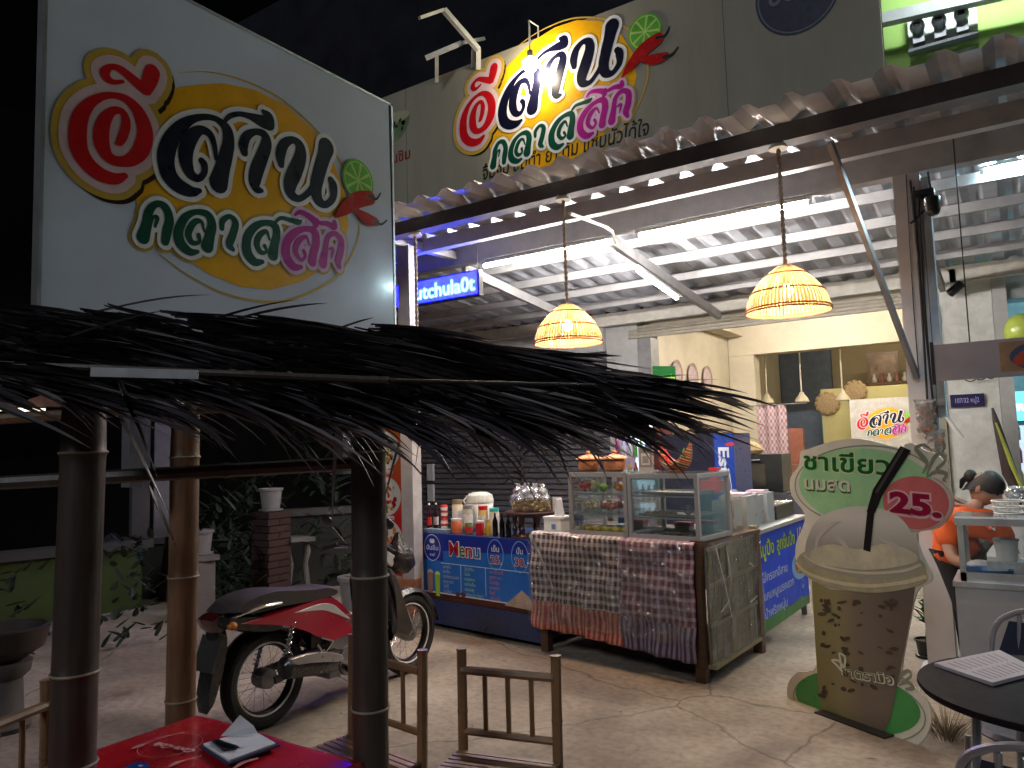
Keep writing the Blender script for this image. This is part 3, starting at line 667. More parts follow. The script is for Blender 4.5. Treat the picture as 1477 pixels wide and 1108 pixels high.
# roof as two fields of leaflets: rows of fronds between ridge and eave lines (world space points)
def line(pts): return [atd(*p) for p in pts]
ridge = line([(-80, 452, 2.15), (80, 458, 2.25), (300, 468, 2.35), (480, 480, 2.45), (640, 498, 2.6), (800, 535, 2.7), (950, 566, 2.75)])
eave = line([(-80, 560, 1.75), (80, 570, 1.8), (300, 575, 1.85), (480, 580, 1.95), (640, 592, 2.05), (800, 600, 2.2), (930, 598, 2.35)])
def lerpl(P, t): k = t*(len(P)-1); i = min(int(k), len(P)-2); return P[i].lerp(P[i+1], k-i)
dirR = (ridge[-1]-ridge[0]).normalized()
rnd = random.Random(11)
def leaf(b, p, d, Ln, w, droop, twist, seg=6):
    d = d.normalized(); side = d.cross(V(0, 0, 1)).normalized(); nrm = side.cross(d); vs = []
    q = p.copy(); step = Ln/seg; dd = d.copy()
    for i in range(seg+1):
        t = i/seg; ww = w*(math.sin(math.pi*min(1, (t*.88+.12)))**.6)*(1-t*.55) if i < seg else .001
        s_ = (side*math.cos(twist*t)+nrm*math.sin(twist*t))
        fold = nrm*ww*.35
        vs += [q-s_*ww/2, q+fold*-.6, q+s_*ww/2]
        q = q+dd*step; dd = (dd+V(0, 0, -1)*droop*step*(1+t*1.2)).normalized()
    fs = []
    for i in range(seg): a = 3*i; fs += [(a, a+1, a+4, a+3), (a+1, a+2, a+5, a+4)]
    b.add(vs, fs)
# dark woven underlayer so the roof is closed
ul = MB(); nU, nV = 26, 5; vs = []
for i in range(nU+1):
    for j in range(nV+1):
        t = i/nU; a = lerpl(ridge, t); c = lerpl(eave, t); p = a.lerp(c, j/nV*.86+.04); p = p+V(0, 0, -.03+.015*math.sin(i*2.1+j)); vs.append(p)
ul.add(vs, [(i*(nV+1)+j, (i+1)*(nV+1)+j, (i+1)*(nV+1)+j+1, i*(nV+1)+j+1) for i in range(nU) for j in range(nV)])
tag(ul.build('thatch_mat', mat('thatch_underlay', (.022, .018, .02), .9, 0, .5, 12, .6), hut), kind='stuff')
stuff = MB(); stuff2 = MB(); edge_leaves = []
def frond(t, s_, cnt, near, hang=1):
    "one dry palm frond: nearly parallel leaflets springing from a short midrib"
    p = lerpl(ridge, t).lerp(lerpl(eave, t), s_)+V(0, 0, rnd.uniform(-.005, .035)+.012*(1-s_))
    down = (lerpl(eave, t)-lerpl(ridge, t)).normalized()
    d0 = (dirR*rnd.uniform(.8, 1.2)+down*rnd.uniform(.0, .55)+V(0, 0, rnd.uniform(-.02, .10))).normalized()
    ribd = (dirR*.55+down*.7).normalized(); drp = rnd.uniform(.15, .8) if s_ < .7 else rnd.uniform(.35, 1.3)*hang
    L0 = rnd.uniform(.34, .56)*(1.0 if t < .85 else .72)*(.82 if s_ > .7 else 1)
    for k in range(cnt):
        q = p+ribd*(k-cnt/2)*.026+V(rnd.uniform(-.006, .006), rnd.uniform(-.006, .006), rnd.uniform(-.006, .006))
        d = d0+down*(k-cnt/2)*.03+V(rnd.uniform(-.07, .07), rnd.uniform(-.07, .07), rnd.uniform(-.05, .05))
        Ln = L0*rnd.uniform(.72, 1.12)*(1 if rnd.random() > .12 else .5); w = rnd.uniform(.028, .055); dr = drp*rnd.uniform(.7, 1.4); tw = rnd.uniform(-.7, .7)
        if near and len(edge_leaves) < 250 and rnd.random() < .55:
            b = MB(); leaf(b, q, d, Ln, w, dr, tw, 6); edge_leaves.append(b.build('palm_leaf', leafm if rnd.random() < .68 else leafm2, hut))
        else: leaf(stuff if rnd.random() < .72 else stuff2, q, d, Ln, w, dr, tw, 6)
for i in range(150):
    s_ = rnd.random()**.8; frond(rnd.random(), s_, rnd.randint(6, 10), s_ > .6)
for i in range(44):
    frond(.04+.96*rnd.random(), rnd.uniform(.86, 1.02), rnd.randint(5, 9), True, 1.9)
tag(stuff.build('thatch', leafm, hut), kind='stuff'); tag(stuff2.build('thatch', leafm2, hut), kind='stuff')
def big(px, py, D, qx, qy, DE, w, droop=.5, m=leafm):
    a = atd(px, py, D); c = atd(qx, qy, DE); b = MB(); Ln = (c-a).length; d = (c-a)+V(0, 0, droop*Ln*.5)
    leaf(b, a, d, Ln*1.04, w, droop, rnd.uniform(-.8, .8), 9); b.build('palm_leaf', m, hut)
# individual hanging leaves that show against the background
for (px, py, D, qx, qy, DE, w) in [(170, 545, 1.8, 215, 690, 1.75, .028), (150, 560, 1.85, 232, 760, 1.8, .034), (215, 700, 1.8, 245, 790, 1.8, .03), (330, 560, 1.9, 545, 680, 1.95, .02), (380, 600, 1.9, 466, 700, 1.95, .022), (300, 590, 1.9, 420, 650, 1.9, .018), (430, 560, 1.95, 540, 660, 1.95, .03), (480, 570, 1.95, 535, 672, 2.0, .026), (484, 640, 2.05, 480, 755, 2.1, .012), (60, 550, 1.8, 135, 615, 1.8, .03), (600, 560, 2.05, 665, 655, 2.1, .02), (640, 560, 2.1, 700, 645, 2.1, .022), (690, 570, 2.1, 735, 640, 2.15, .016), (730, 560, 2.2, 780, 672, 2.2, .018), (610, 600, 2.1, 600, 690, 2.1, .01), (770, 565, 2.25, 815, 700, 2.3, .016), (800, 560, 2.3, 860, 680, 2.3, .02), (840, 575, 2.3, 862, 672, 2.35, .012), (820, 560, 2.3, 905, 660, 2.35, .018), (870, 565, 2.35, 940, 640, 2.4, .022), (900, 560, 2.4, 1000, 640, 2.45, .026), (940, 575, 2.45, 1045, 690, 2.5, .024), (960, 570, 2.5, 1060, 628, 2.55, .024), (970, 565, 2.5, 1080, 612, 2.6, .024), (985, 560, 2.6, 1090, 600, 2.65, .02), (950, 590, 2.45, 1010, 672, 2.5, .018), (1000, 600, 2.5, 1055, 660, 2.5, .01), (880, 590, 2.35, 905, 655, 2.35, .014), (560, 570, 2.0, 640, 650, 2.0, .022), (520, 590, 1.95, 590, 640, 2.0, .018), (575, 640, 2.0, 556, 740, 2.05, .01), (940, 556, 2.6, 1035, 566, 2.7, .02), (900, 552, 2.6, 1000, 560, 2.7, .02), (655, 520, 2.3, 760, 560, 2.3, .016), (60, 500, 2.0, 240, 470, 2.2, .03), (250, 480, 2.1, 430, 455, 2.25, .03), (90, 462, 2.3, 300, 448, 2.4, .035), (330, 462, 2.35, 470, 458, 2.45, .03), (480, 476, 2.45, 540, 470, 2.5, .024)]:
    big(px, py, D, qx, qy, DE, w, m=leafm if rnd.random() < .7 else leafm2)
# ================================================================ RED TABLE
redc = mat('red_vinyl_cloth', (.50, .012, .02), .26, 0, .12, 3, .15, coat=.35)
cA = onz(290, 1030, .75)
c1 = onz(518, 1094, .75); eu = (c1-cA); eu.z = 0; eu.normalize(); ev = V(eu.y, -eu.x, 0)
if ev.y > 0: ev = -ev
TW = (c1-cA).length; 
tb = thing('square_table', 'square table under a shiny red vinyl cloth inside the bamboo posts', 'table', (cA.x+.35, cA.y-.35, 0))
ft = frame(cA, eu, ev, (0, 0, 1))
MB(ft).prism([(.03, .03), (TW-.03, .03), (TW-.03, .8), (.03, .8)], -.04, -.008).build('tabletop', bamt, tb)
for a_, b_ in ((.06, .06), (TW-.06, .06), (.06, .76), (TW-.06, .76)):
    MB(ft).prism([(a_-.025, b_-.025), (a_+.025, b_-.025), (a_+.025, b_+.025), (a_-.025, b_+.025)], -.75, -.042).build('leg', bamt, tb)
cl = MB(); NU = 40; hang = .16; NS = 4
def clothp(u, v):
    r = .035; x = u; y = v; z = .004*math.sin(u*9)*math.sin(v*7+1); dx = 0
    for c, lo, hi, k in ((u, 0, TW, 0), (v, 0, .84, 1)):
        o_ = lo-c if c < lo else (c-hi if c > hi else 0)
        if o_ > 0:
            z -= o_*1.0; s = -1 if c < lo else 1; e_ = (lo if s < 0 else hi)+s*(.012+.010*math.sin((v if k == 0 else u)*26)*min(1, o_/.08)+o_*.12)
            if k == 0: x = e_
            else: y = e_
    return ft(V(x, y, z))
us = [-hang+i*(TW+2*hang)/NU for i in range(NU+1)]; vs_ = [-hang+i*(.84+2*hang)/NU for i in range(NU+1)]
cl.add([clothp(u, v) for u in us for v in vs_], [(i*(NU+1)+j, (i+1)*(NU+1)+j, (i+1)*(NU+1)+j+1, i*(NU+1)+j+1) for i in range(NU) for j in range(NU)])
tcl = cl.build('tablecloth', redc, label='red vinyl tablecloth printed with pale cutlery and script lettering on the square table', cat='tablecloth', smooth=True)
pr = MB(frame(cA+V(0, 0, .006), eu, -ev, (0, 0, 1))).mt(flat('print_pink', '#d98a86', .35))
def tp(px, py): d = onz(px, py, .757)-cA; return (d.dot(eu), d.dot(-ev))
def curve(pts, w): return [(*tp(x, y), w) for x, y in pts]
cx_, cy_ = tp(246, 1074); rad = .088
pr.stroke([(cx_+rad*math.cos(i*math.pi/14), cy_+rad*math.sin(i*math.pi/14), .0022) for i in range(29)], 0, n=2)
u1_ = tp(266, 1056); u2_ = tp(200, 1076)
pr.stroke(curve([(265, 1056), (240, 1062), (215, 1072), (200, 1076)], .006)[:2]+[(*tp(212, 1072), .004), (*tp(203, 1075), .022), (*tp(190, 1080), .004)], .0006)
pr.stroke([(*tp(290, 1090), .004), (*tp(268, 1096), .006), (*tp(255, 1100), .018), (*tp(243, 1106), .004)], .0006)
pr.stroke([(*tp(370, 1094), .012), (*tp(350, 1100), .016), (*tp(335, 1110), .008)], .0006)
# script lettering, seen upside down from this side
ax = (V(*tp(228, 1072), 0)-V(*tp(278, 1082), 0)); Lx = ax.length; ax.normalize(); ay = V(ax.y, -ax.x, 0)
if ay.dot(V(*tp(246, 1090), 0)-V(*tp(250, 1070), 0)) < 0: ay = -ay
o_ = V(*tp(278, 1084), 0)
base = pr.fr
pr.fr = lambda p: base(o_+ax*p.x+ay*p.y+V(0, 0, p.z))
pr.mt(flat('print_white', '#e8c8c4', .35)).text('Coca-Cola', 0, -.012, .035, .0012, bold=.03, wid=Lx*1.1, shear=.35)
pr.fr = base
pr.build('cloth_print', parent=tcl)
bf = MB(frame(cA+V(0, 0, .009), eu, -ev, (0, 0, 1)))
bf.mt(flat('leaflet_blue', '#1b4fa8', .4)).poly([tp(170, 1112), tp(196, 1100), tp(214, 1102), tp(216, 1125), tp(180, 1130)], 0)
bf.mt(flat('leaflet_white', '#d8e0e8', .4)).ell(*tp(203, 1106), .008, .006, .001)
bf.build('leaflet', label='small blue and white leaflet on the red tablecloth at the bottom edge', cat='leaflet')
# clipboard
cb_ = thing('clipboard', 'blue clipboard holding white paper sheets on the red tablecloth', 'clipboard', onz(345, 1080, .757))
P = [tp(289, 1079), tp(329, 1105), tp(402, 1078), tp(364, 1056)]
fcb = frame(cA+V(0, 0, .009), eu, -ev, (0, 0, 1))
ctr = (sum(p[0] for p in P)/4, sum(p[1] for p in P)/4)
MB(fcb).prism([(ctr[0]+(p[0]-ctr[0])*1.03, ctr[1]+(p[1]-ctr[1])*1.05) for p in P], 0, .004).build('board', mat('blue_board', (.02, .03, .08), .4), cb_)
paper = mat('paper', (.66, .66, .70), .7, 0, .04, 5)
MB(fcb).prism([(ctr[0]+(p[0]-ctr[0])*.93, ctr[1]+(p[1]-ctr[1])*.92) for p in P], .0045, .010).build('paper_stack', paper, cb_)
c_ = MB(fcb); k0 = tp(318, 1069); k1 = tp(346, 1054); k2 = tp(366, 1063)
c_.add([(k0[0], k0[1], .0115), (tp(372, 1065)[0], tp(372, 1065)[1], .0115), (k2[0], k2[1], .03), (k1[0], k1[1], .045), (tp(335, 1060)[0], tp(335, 1060)[1], .03)], [(0, 1, 2), (0, 2, 4), (4, 2, 3)]).build('curled_sheet', paper, cb_)
MB(fcb).prism([(*tp(305, 1077),), (*tp(322, 1091),), (*tp(342, 1088),), (*tp(316, 1075),)], .011, .016).build('clip', blackp, cb_)
p0 = fcb(V(*tp(309, 1079), .018)); p1 = fcb(V(*tp(345, 1089), .018))
MB().tube([p0, p0.lerp(p1, .1), p0.lerp(p1, .85), p1], [.002, .005, .005, .0015], 8).build('pen', blackp, None, label='black pen lying on the clipboard sheets', cat='pen')
# ================================================================ BAMBOO CHAIRS
def chair(loc, rz, label, wd_=.36, h=.86, zs=.47, dp=.36):
    t = thing('bamboo_chair', label, 'chair', loc, rz, 'bamboo slat chairs around the red table')
    # local: back along x at y=0, seat toward -y
    def tb_(nm, p, q, r, n=8):
        P = [Vector(p), Vector(q)]; L_ = (P[1]-P[0]).length; k = max(1, int(L_/.2)); pts = []; rr = []
        for i in range(k+1):
            for d_, f_ in ((-.01, 1), (0, 1.1), (.01, 1)):
                tt = (i*(L_/k)+d_)/L_
                if 0 <= tt <= 1: pts.append(P[0].lerp(P[1], tt)); rr.append(r*f_)
        b = MB().tube(pts, rr, n); me_o = b.build(nm, bamc); me_o.parent = t; return me_o
    w = wd_/2
    for s in (-1, 1):
        tb_('back_post', (s*w, 0, 0), (s*w*1.02, .02, h), .019); tb_('front_leg', (s*w, -dp, 0), (s*w, -dp, zs), .017)
        tb_('side_rail', (s*w, 0, zs-.03), (s*w, -dp, zs-.03), .015); tb_('stretcher', (s*w, 0, .2), (s*w, -dp, .2), .012)
    for z, r in ((h-.075, .016), (h-.29, .014), (zs-.03, .015), (.22, .012)):
        tb_('back_rail', (-w, .012, z), (w, .012, z), r)
    for x in (-.5, 0, .5): tb_('spindle', (x*w, .014, h-.29), (x*w, .014, h-.075), .009, 6)
    tb_('front_rail', (-w, -dp, zs-.03), (w, -dp, zs-.03), .015)
    sl0 = None; ns_ = 12
    for i in range(ns_):
        y = -.015-i*(dp-.03)/(ns_-1)
        if sl0 is None:
            sl0 = MB().box((0, 0, 0), (wd_+.03, .021, .009)).build('seat_slat', bamc); sl0.parent = t; sl0.location = (0, y, zs-.005)
        else:
            mesh_copy(sl0, t, loc=(0, y, zs-.005+rnd.uniform(-.001, .001)), rz=(0, 0, rnd.uniform(-.006, .006)))
    return t
bamc = mat('chair_bamboo', (.22, .125, .06), .42, 0, .35, 7, .12)
A0 = atd(664, 950, 2.75); A1 = atd(798, 970, 2.62)
ang = math.atan2(A1.y-A0.y, A1.x-A0.x); wA = math.hypot(A1.x-A0.x, A1.y-A0.y)
chair(((A0.x+A1.x)/2, (A0.y+A1.y)/2, 0), ang, 'front bamboo chair standing free at the bottom centre, backrest fully in view', wA, .87, .52)
B0 = atd(504, 925, 2.98); B1 = atd(602, 932, 2.72)
ang = math.atan2(B1.y-B0.y, B1.x-B0.x); wB = math.hypot(B1.x-B0.x, B1.y-B0.y)
chair(((B0.x+B1.x)/2, (B0.y+B1.y)/2, 0), ang, 'bamboo chair half hidden behind the dark front bamboo post', wB, .88, .5)
L1 = atd(74, 972, 2.35); L0 = atd(-40, 1000, 2.1)
ang = math.atan2(L0.y-L1.y, L0.x-L1.x); wL = max(.34, math.hypot(L1.x-L0.x, L1.y-L0.y))
c_ = ((L0.x+L1.x)/2, (L0.y+L1.y)/2, 0)
chair((L1.x+math.cos(ang)*wL/2, L1.y+math.sin(ang)*wL/2, 0), ang+math.pi, 'bamboo chair cut by the left edge of the picture', wL, .92, .5)
# ================================================================ MOTORCYCLE (local: x forward, y left, z up)
R0 = onz(381, 1050, 0); R1 = onz(588, 970, 0)
hd = math.atan2(R1.y-R0.y, R1.x-R0.x)
mc = thing('motorcycle', 'red and white underbone motorcycle with a black seat, parked behind the chairs', 'motorcycle', (R0.x, R0.y, 0), hd)
mred = mat('motorcycle_red', (.36, .008, .035), .22, 0, .1, 4, .02, coat=.7)
msil = mat('motorcycle_silver', (.62, .62, .64), .3, .25, .1, 5, .02, coat=.4)
mblk = mat('motorcycle_black', (.012, .012, .013), .28, 0, .2, 8, .02, coat=.3)
vin = mat('seat_vinyl', (.035, .03, .03), .5, 0, .3, 30, .3)
eng = mat('engine_alloy', (.25, .25, .26), .45, .7, .3, 12, .2)
def loc_build(b, nm, m, par, sm=True, kind=None):
    if nm in FRONT: b.v = [V(p.x-.27*max(0, p.z-.35), p.y, p.z) for p in b.v]
    o = b.build(nm, m, smooth=sm); o.parent = par; tag(o, kind=kind); return o
FRONT = {'leg_shield', 'shield_side', 'headlamp_cowl', 'cowl_decal', 'headlight', 'handlebar', 'grip', 'mirror', 'mirror_head', 'brake_lever', 'fork'}
def plate(prof, y, t, ins=.9, grow=None):
    "rounded side panel: outline in x,z, centred at y, half thickness t"
    n_ = len(prof); cx = sum(p[0] for p in prof)/n_; cz = sum(p[1] for p in prof)/n_; b = MB(); vs = []
    for yy, k in ((-t, ins), (-t*.55, 1), (t*.55, 1), (t, ins)):
        vs += [(cx+(p[0]-cx)*k, y+yy, cz+(p[1]-cz)*k) for p in prof]
    fs = [(r*n_+i, r*n_+(i+1) % n_, (r+1)*n_+(i+1) % n_, (r+1)*n_+i) for r in range(3) for i in range(n_)]
    b.add(vs, fs)
    for k in (0, 3):
        tr_ = tessellate_polygon([[Vector((p[0], p[1], 0)) for p in prof]]); b.add([vs[k*n_+i] for i in range(n_)], [tuple(q) for q in tr_])
    return b
def sp2(pts, n=4):
    P = spline([(*p, 0) for p in pts+[pts[0]]], n); return [(p.x, p.y) for p in P[:-1]]
WR, WB_ = .285, 1.24
def wheel(x, yc=0, steer=0):
    w = loc_build(MB().torus((x, yc, WR), WR-.042, .043, 'y', 44, 10, 1.1), 'wheel', rubber, mc)
    loc_build(MB().torus((x, yc, WR), WR-.088, .012, 'y', 44, 8, 1.9), 'rim', mat('rim_black', (.03, .03, .03), .3, .5), w)
    for s in (-1, 1): loc_build(MB().torus((x, yc+s*.03, WR), WR-.080, .006, 'y', 44, 6), 'rim_stripe', mat('rim_stripe_white', (.85, .85, .85), .35), w)
    loc_build(MB().lathe([(.02, -.06), (.055, -.05), (.06, 0), (.055, .05), (.02, .06)], (x, yc, WR), 18, Matrix.Rotation(math.pi/2, 3, 'X')), 'hub', eng, w)
    sp_ = MB()
    for i in range(32):
        a = i*math.pi/16; o = (-1)**i*.035; c2 = a+(.35 if i % 4 < 2 else -.35)
        sp_.tube([(x+.05*math.cos(c2), yc+o, WR+.05*math.sin(c2)), (x+(WR-.092)*math.cos(a), yc, WR+(WR-.092)*math.sin(a))], .0014, 4)
    loc_build(sp_, 'spokes', chrome, w, kind='stuff')
wheel(0); wheel(WB_)
loc_build(plate(sp2([(-.34, .73), (-.24, .79), (-.05, .81), (.14, .785), (.30, .765), (.44, .755), (.52, .715), (.46, .69), (.25, .69), (.02, .70), (-.2, .695)]), 0, .13, .86), 'seat', vin, mc)
loc_build(plate(sp2([(-.30, .67), (.0, .685), (.28, .71), (.42, .70), (.52, .64), (.62, .54), (.78, .45), (.70, .42), (.55, .42), (.42, .41), (.30, .46), (.16, .54), (-.02, .605)]), 0, .13, .9), 'side_cover', mred, mc)
loc_build(plate(sp2([(.10, .655), (.30, .672), (.42, .65), (.50, .59), (.58, .52), (.44, .585), (.32, .63)]), -.118, .014, .9), 'cover_decal', msil, mc)
loc_build(plate(sp2([(.45, .58), (.62, .56), (.76, .46), (.90, .43), (.94, .40), (.90, .37), (.75, .38), (.62, .43), (.54, .5)]), 0, .13, .9), 'footwell_panel', msil, mc)
loc_build(plate(sp2([(-.36, .72), (-.22, .70), (0, .66), (.12, .62), (.06, .56), (-.12, .58), (-.26, .62), (-.36, .66)]), 0, .12, .8), 'tail', mblk, mc)
loc_build(plate(sp2([(-.40, .70), (-.32, .73), (-.28, .66), (-.36, .62)]), 0, .075, .85), 'tail_light', mat('tail_lamp_red', (.05, .006, .006), .15, coat=1), mc)
loc_build(plate(sp2([(-.34, .66), (-.28, .62), (-.30, .45), (-.36, .26), (-.40, .20), (-.41, .28), (-.37, .48)]), 0, .06, .85), 'rear_mudguard', mblk, mc)
loc_build(plate([(-.345, .60), (-.335, .60), (-.40, .42), (-.41, .425)], 0, .09, 1), 'number_plate', mat('plate_dark', (.03, .03, .03), .5), mc)
loc_build(MB().tube([(-.30, -.10, .70), (-.12, -.145, .735), (.02, -.135, .73)], .010), 'grab_rail', chrome, mc); loc_build(MB().tube([(-.30, .10, .70), (-.12, .145, .735), (.02, .135, .73)], .010), 'grab_rail', chrome, mc)
# inner fender
b = MB(); vs = []
for i in range(12):
    a = math.radians(25+i*12)
    for y, r in ((-.06, .30), (0, .325), (.06, .30)): vs.append((r*math.cos(a), y, WR+r*math.sin(a)))
b.add(vs, [(3*i+j, 3*i+3+j, 3*i+4+j, 3*i+1+j) for i in range(11) for j in range(2)]); loc_build(b, 'inner_fender', mblk, mc)
b = MB(); vs = []
for i in range(15):
    a = math.radians(5+i*11)
    for y, r in ((-.06, .29), (-.03, .318), (.03, .318), (.06, .29)): vs.append((WB_+r*math.cos(a)+.0, y, WR+r*math.sin(a)))
b.add(vs, [(4*i+j, 4*i+4+j, 4*i+5+j, 4*i+1+j) for i in range(14) for j in range(3)]); loc_build(b, 'front_fender', mblk, mc)
for s in (-1, 1):
    coil = MB(); pts = []
    for i in range(90):
        t = i/89; a = t*2*math.pi*10; c = V(.03, s*.125, .33).lerp(V(.12, s*.115, .60), t); pts.append(c+V(.019*math.cos(a), .019*math.sin(a), 0))
    coil.tube(pts, .0042, 5); sh_o = loc_build(MB().tube([(.03, s*.125, .30), (.12, s*.115, .61)], .011), 'shock_absorber', chrome, mc); loc_build(coil, 'spring', chrome, sh_o)
    loc_build(MB().bar((0, s*.10, WR), (.42, s*.07, .34), .022, .04), 'swingarm', mblk, mc, False)
    loc_build(MB().tube([(WB_, s*.075, WR), (WB_-.10, s*.07, .62), (WB_-.15, s*.06, .75)], .019), 'fork', eng, mc)
# exhaust on the right side (y < 0)
loc_build(MB().tube([(-.02, -.19, .37), (.0, -.19, .37), (.22, -.18, .335), (.38, -.17, .30), (.44, -.16, .285)], [.03, .066, .068, .055, .02], 16), 'muffler', mblk, mc)
loc_build(plate(sp2([(-.02, .43), (.12, .43), (.26, .405), (.38, .36), (.37, .325), (.25, .35), (.12, .375), (.02, .39)]), -.245, .016, .92), 'heat_shield', mat('shield_metal', (.38, .38, .4), .3, .7), mc)
loc_build(MB().tube([(.42, -.16, .29), (.56, -.14, .24), (.72, -.10, .24), (.80, -.05, .33)], .014), 'exhaust_pipe', chrome, mc)
for x_, z_ in ((.08, .40), (.26, .37), (.38, .33)): loc_build(MB().ball((x_, -.25, z_), .008, 6, 4), 'bolt', chrome, mc)
loc_build(MB().bbox(.40, .74, -.12, .12, .19, .44), 'engine', eng, mc, False)
loc_build(MB().lathe([(.02, -.045), (.085, -.04), (.095, 0), (.09, .02)], (.56, -.115, .27), 20, Matrix.Rotation(math.pi/2, 3, 'X')), 'clutch_cover', eng, mc)
cy = MB(); 
for i in range(6): cy.bbox(.71+i*.022, .72+i*.022, -.075, .075, .26, .38)
loc_build(cy, 'cylinder_fins', eng, mc, False)
loc_build(MB().tube([(.52, -.22, .23), (.52, .22, .23)], .012), 'footrest', mblk, mc); loc_build(MB().tube([(.52, -.15, .23), (.52, -.25, .23)], .02), 'footrest_rubber', rubber, mc)
loc_build(MB().bar((.34, -.15, .34), (.26, -.16, .44), .02, .012).bar((.30, -.15, .47), (.42, -.13, .42), .018, .012).bar((.42, -.13, .42), (.33, -.14, .36), .015, .012), 'pillion_footrest_bracket', chrome, mc, False)
loc_build(MB().tube([(.40, .12, .22), (.32, .24, .02)], .009), 'side_stand', mblk, mc)
# leg shield and steering head
b = MB(); vs = []
for z, x_, hw in ((.28, 1.0, .10), (.40, .99, .19), (.55, .985, .21), (.70, .99, .19), (.82, 1.0, .13), (.90, 1.02, .09)):
    for y in (-1, -.6, 0, .6, 1): vs.append((x_-.07*abs(y)**2+.04, y*hw, z))
n5 = 5; b.add(vs, [(r*n5+j, r*n5+j+1, (r+1)*n5+j+1, (r+1)*n5+j) for r in range(5) for j in range(4)])
ls = loc_build(b, 'leg_shield', mblk, mc)
for s in (-1, 1): loc_build(plate(sp2([(.93, .36), (1.02, .30), (1.10, .34), (1.08, .55), (1.05, .74), (1.0, .80), (.99, .6)]), s*.17, .025, .85), 'shield_side', mred if s > 0 else mat('smoked_shield', (.06, .055, .05), .15, coat=.6), mc)
loc_build(plate(sp2([(.95, .86), (1.02, .93), (1.12, .97), (1.20, .93), (1.19, .84), (1.10, .80), (1.0, .81)]), 0, .11, .75), 'headlamp_cowl', mblk, mc)
loc_build(plate(sp2([(1.04, .84), (1.10, .92), (1.15, .90), (1.10, .80)]), -.112, .012, .85), 'cowl_decal', msil, mc)
loc_build(MB().lathe([(.055, 0), (.06, .015), (.04, .03), (.001, .036)], (1.19, 0, .88), 16, Matrix.Rotation(math.pi/2, 3, 'Y')), 'headlight', mat('lamp_lens', (.5, .5, .52), .1, .2, coat=1), mc)
loc_build(MB().tube([(.93, -.34, .93), (.98, -.22, .955), (1.03, -.08, .94), (1.03, .08, .94), (.98, .22, .955), (.93, .34, .93)], .011), 'handlebar', mblk, mc)
for s in (-1, 1):
    loc_build(MB().tube([(.97, s*.24, .955), (.925, s*.35, .93)], .018, 10), 'grip', rubber, mc)
    st = loc_build(MB().tube([(1.0, s*.19, .96), (.985, s*.25, 1.05), (.97, s*.27, 1.09)], .005), 'mirror', mblk, mc)
    loc_build(MB().ball((.965, s*.29, 1.12), .055, 14, 8, (.28, 1.05, .7)), 'mirror_head', mblk, st)
    loc_build(MB().tube([(1.02, s*.2, .93), (.985, s*.34, .925)], .005), 'brake_lever', chrome, mc)
for s in (-1, 1):
    loc_build(MB().tube([(.86, s*.10, .93), (.99, s*.12, .90), (1.0, s*.07, .78), (.97, s*.03, .60)], .004, 5), 'brake_cable', mblk, mc)
    loc_build(MB().ball((-.30, s*.115, .66), .028, 10, 7, (1.1, 1.3, .8)), 'turn_signal', mat('signal_amber', (.45, .12, .01), .2, coat=.8), mc)
loc_build(MB().tube([(.2, -.13, .40), (.42, -.125, .37), (.55, -.12, .33)], .006), 'engine_hose', mblk, mc); loc_build(MB().tube([(.44, -.10, .44), (.56, -.12, .50), (.70, -.09, .44), (.76, -.06, .36)], .009), 'fuel_hose', mblk, mc)
loc_build(MB().bbox(.28, .46, -.09, .09, .40, .56), 'air_box', mblk, mc, False)
loc_build(MB().tube([(.44, -.155, .20), (.52, -.165, .14), (.60, -.165, .15)], .007), 'kick_lever', chrome, mc)
# bag hanging on the handlebar
bagp = atd(574, 803, (R1-C0).dot(FW)*.985)
bg_ = MB(); 
prof = [(.001, -.12), (.08, -.115), (.13, -.06), (.135, 0), (.10, .06), (.045, .12), (.02, .17)]
bg_.lathe(prof, bagp, 18, None, .8, 1.0)
for i, p in enumerate(bg_.v):
    q = p-bagp; k = 1+.10*math.sin(q.z*60+math.atan2(q.y, q.x)*5); bg_.v[i] = bagp+V(q.x*k, q.y*k, q.z+.01*math.sin(q.x*50))
tag(bg_.build('plastic_bag', mat('black_bag', (.025, .02, .022), .2, 0, .3, 12, .8, coat=.3), smooth=True), 'crumpled black plastic bag hanging in front of the red food banner', 'plastic bag')
# ================================================================ FOOD COUNTERS
Pc = onz(1018, 988, 0); Pl = onz(610, 905, 0); cu = (Pl-Pc); cu.z = 0; LC = cu.length; cu.normalize(); cv = V(-cu.y, cu.x, 0)
if cv.y < 0: cv = -cv
Pb = onz(1096, 937, 0); Pe = onz(1167, 885, 0)
def CP(a, b, z): return Pc+cu*a+cv*b+V(0, 0, z)        # a: metres left along the front, b: back, z: up
fc = frame(Pc, -cu, (0, 0, 1), -cv)                     # x right, y up, z toward the street
split = (onp(776, 850, Pc, cv)-Pc).dot(cu)              # where the cloth ends
HT = .92
brown_w = mat('brown_wood', (.09, .045, .025), .5, 0, .3, 5, .1, streak=(1, 1, 8))
cart = thing('food_cart', 'wooden food counter with plastic wrapped bamboo side, behind the checked cloths', 'food counter', CP(split/2, .5, 0))
cdp = .98
def cbox(b, a0, a1, b0, b1, z0, z1):
    P = [CP(a, bb_, z) for z in (z0, z1) for bb_ in (b0, b1) for a in (a0, a1)]
    return b.add(P, [(0, 2, 3, 1), (4, 5, 7, 6), (0, 1, 5, 4), (2, 6, 7, 3), (0, 4, 6, 2), (1, 3, 7, 5)])
cbox(MB(), -.0, split, .0, cdp, HT-.03, HT-.001).build('countertop', brown_w, cart)
for a_, b_ in ((.04, .04), (split-.04, .04), (.04, cdp-.04), (split-.04, cdp-.04)):
    cbox(MB(), a_-.035, a_+.035, b_-.03, b_+.03, 0, HT+(.015 if a_ < .1 and b_ < .1 else -.03)).build('leg', brown_w, cart)
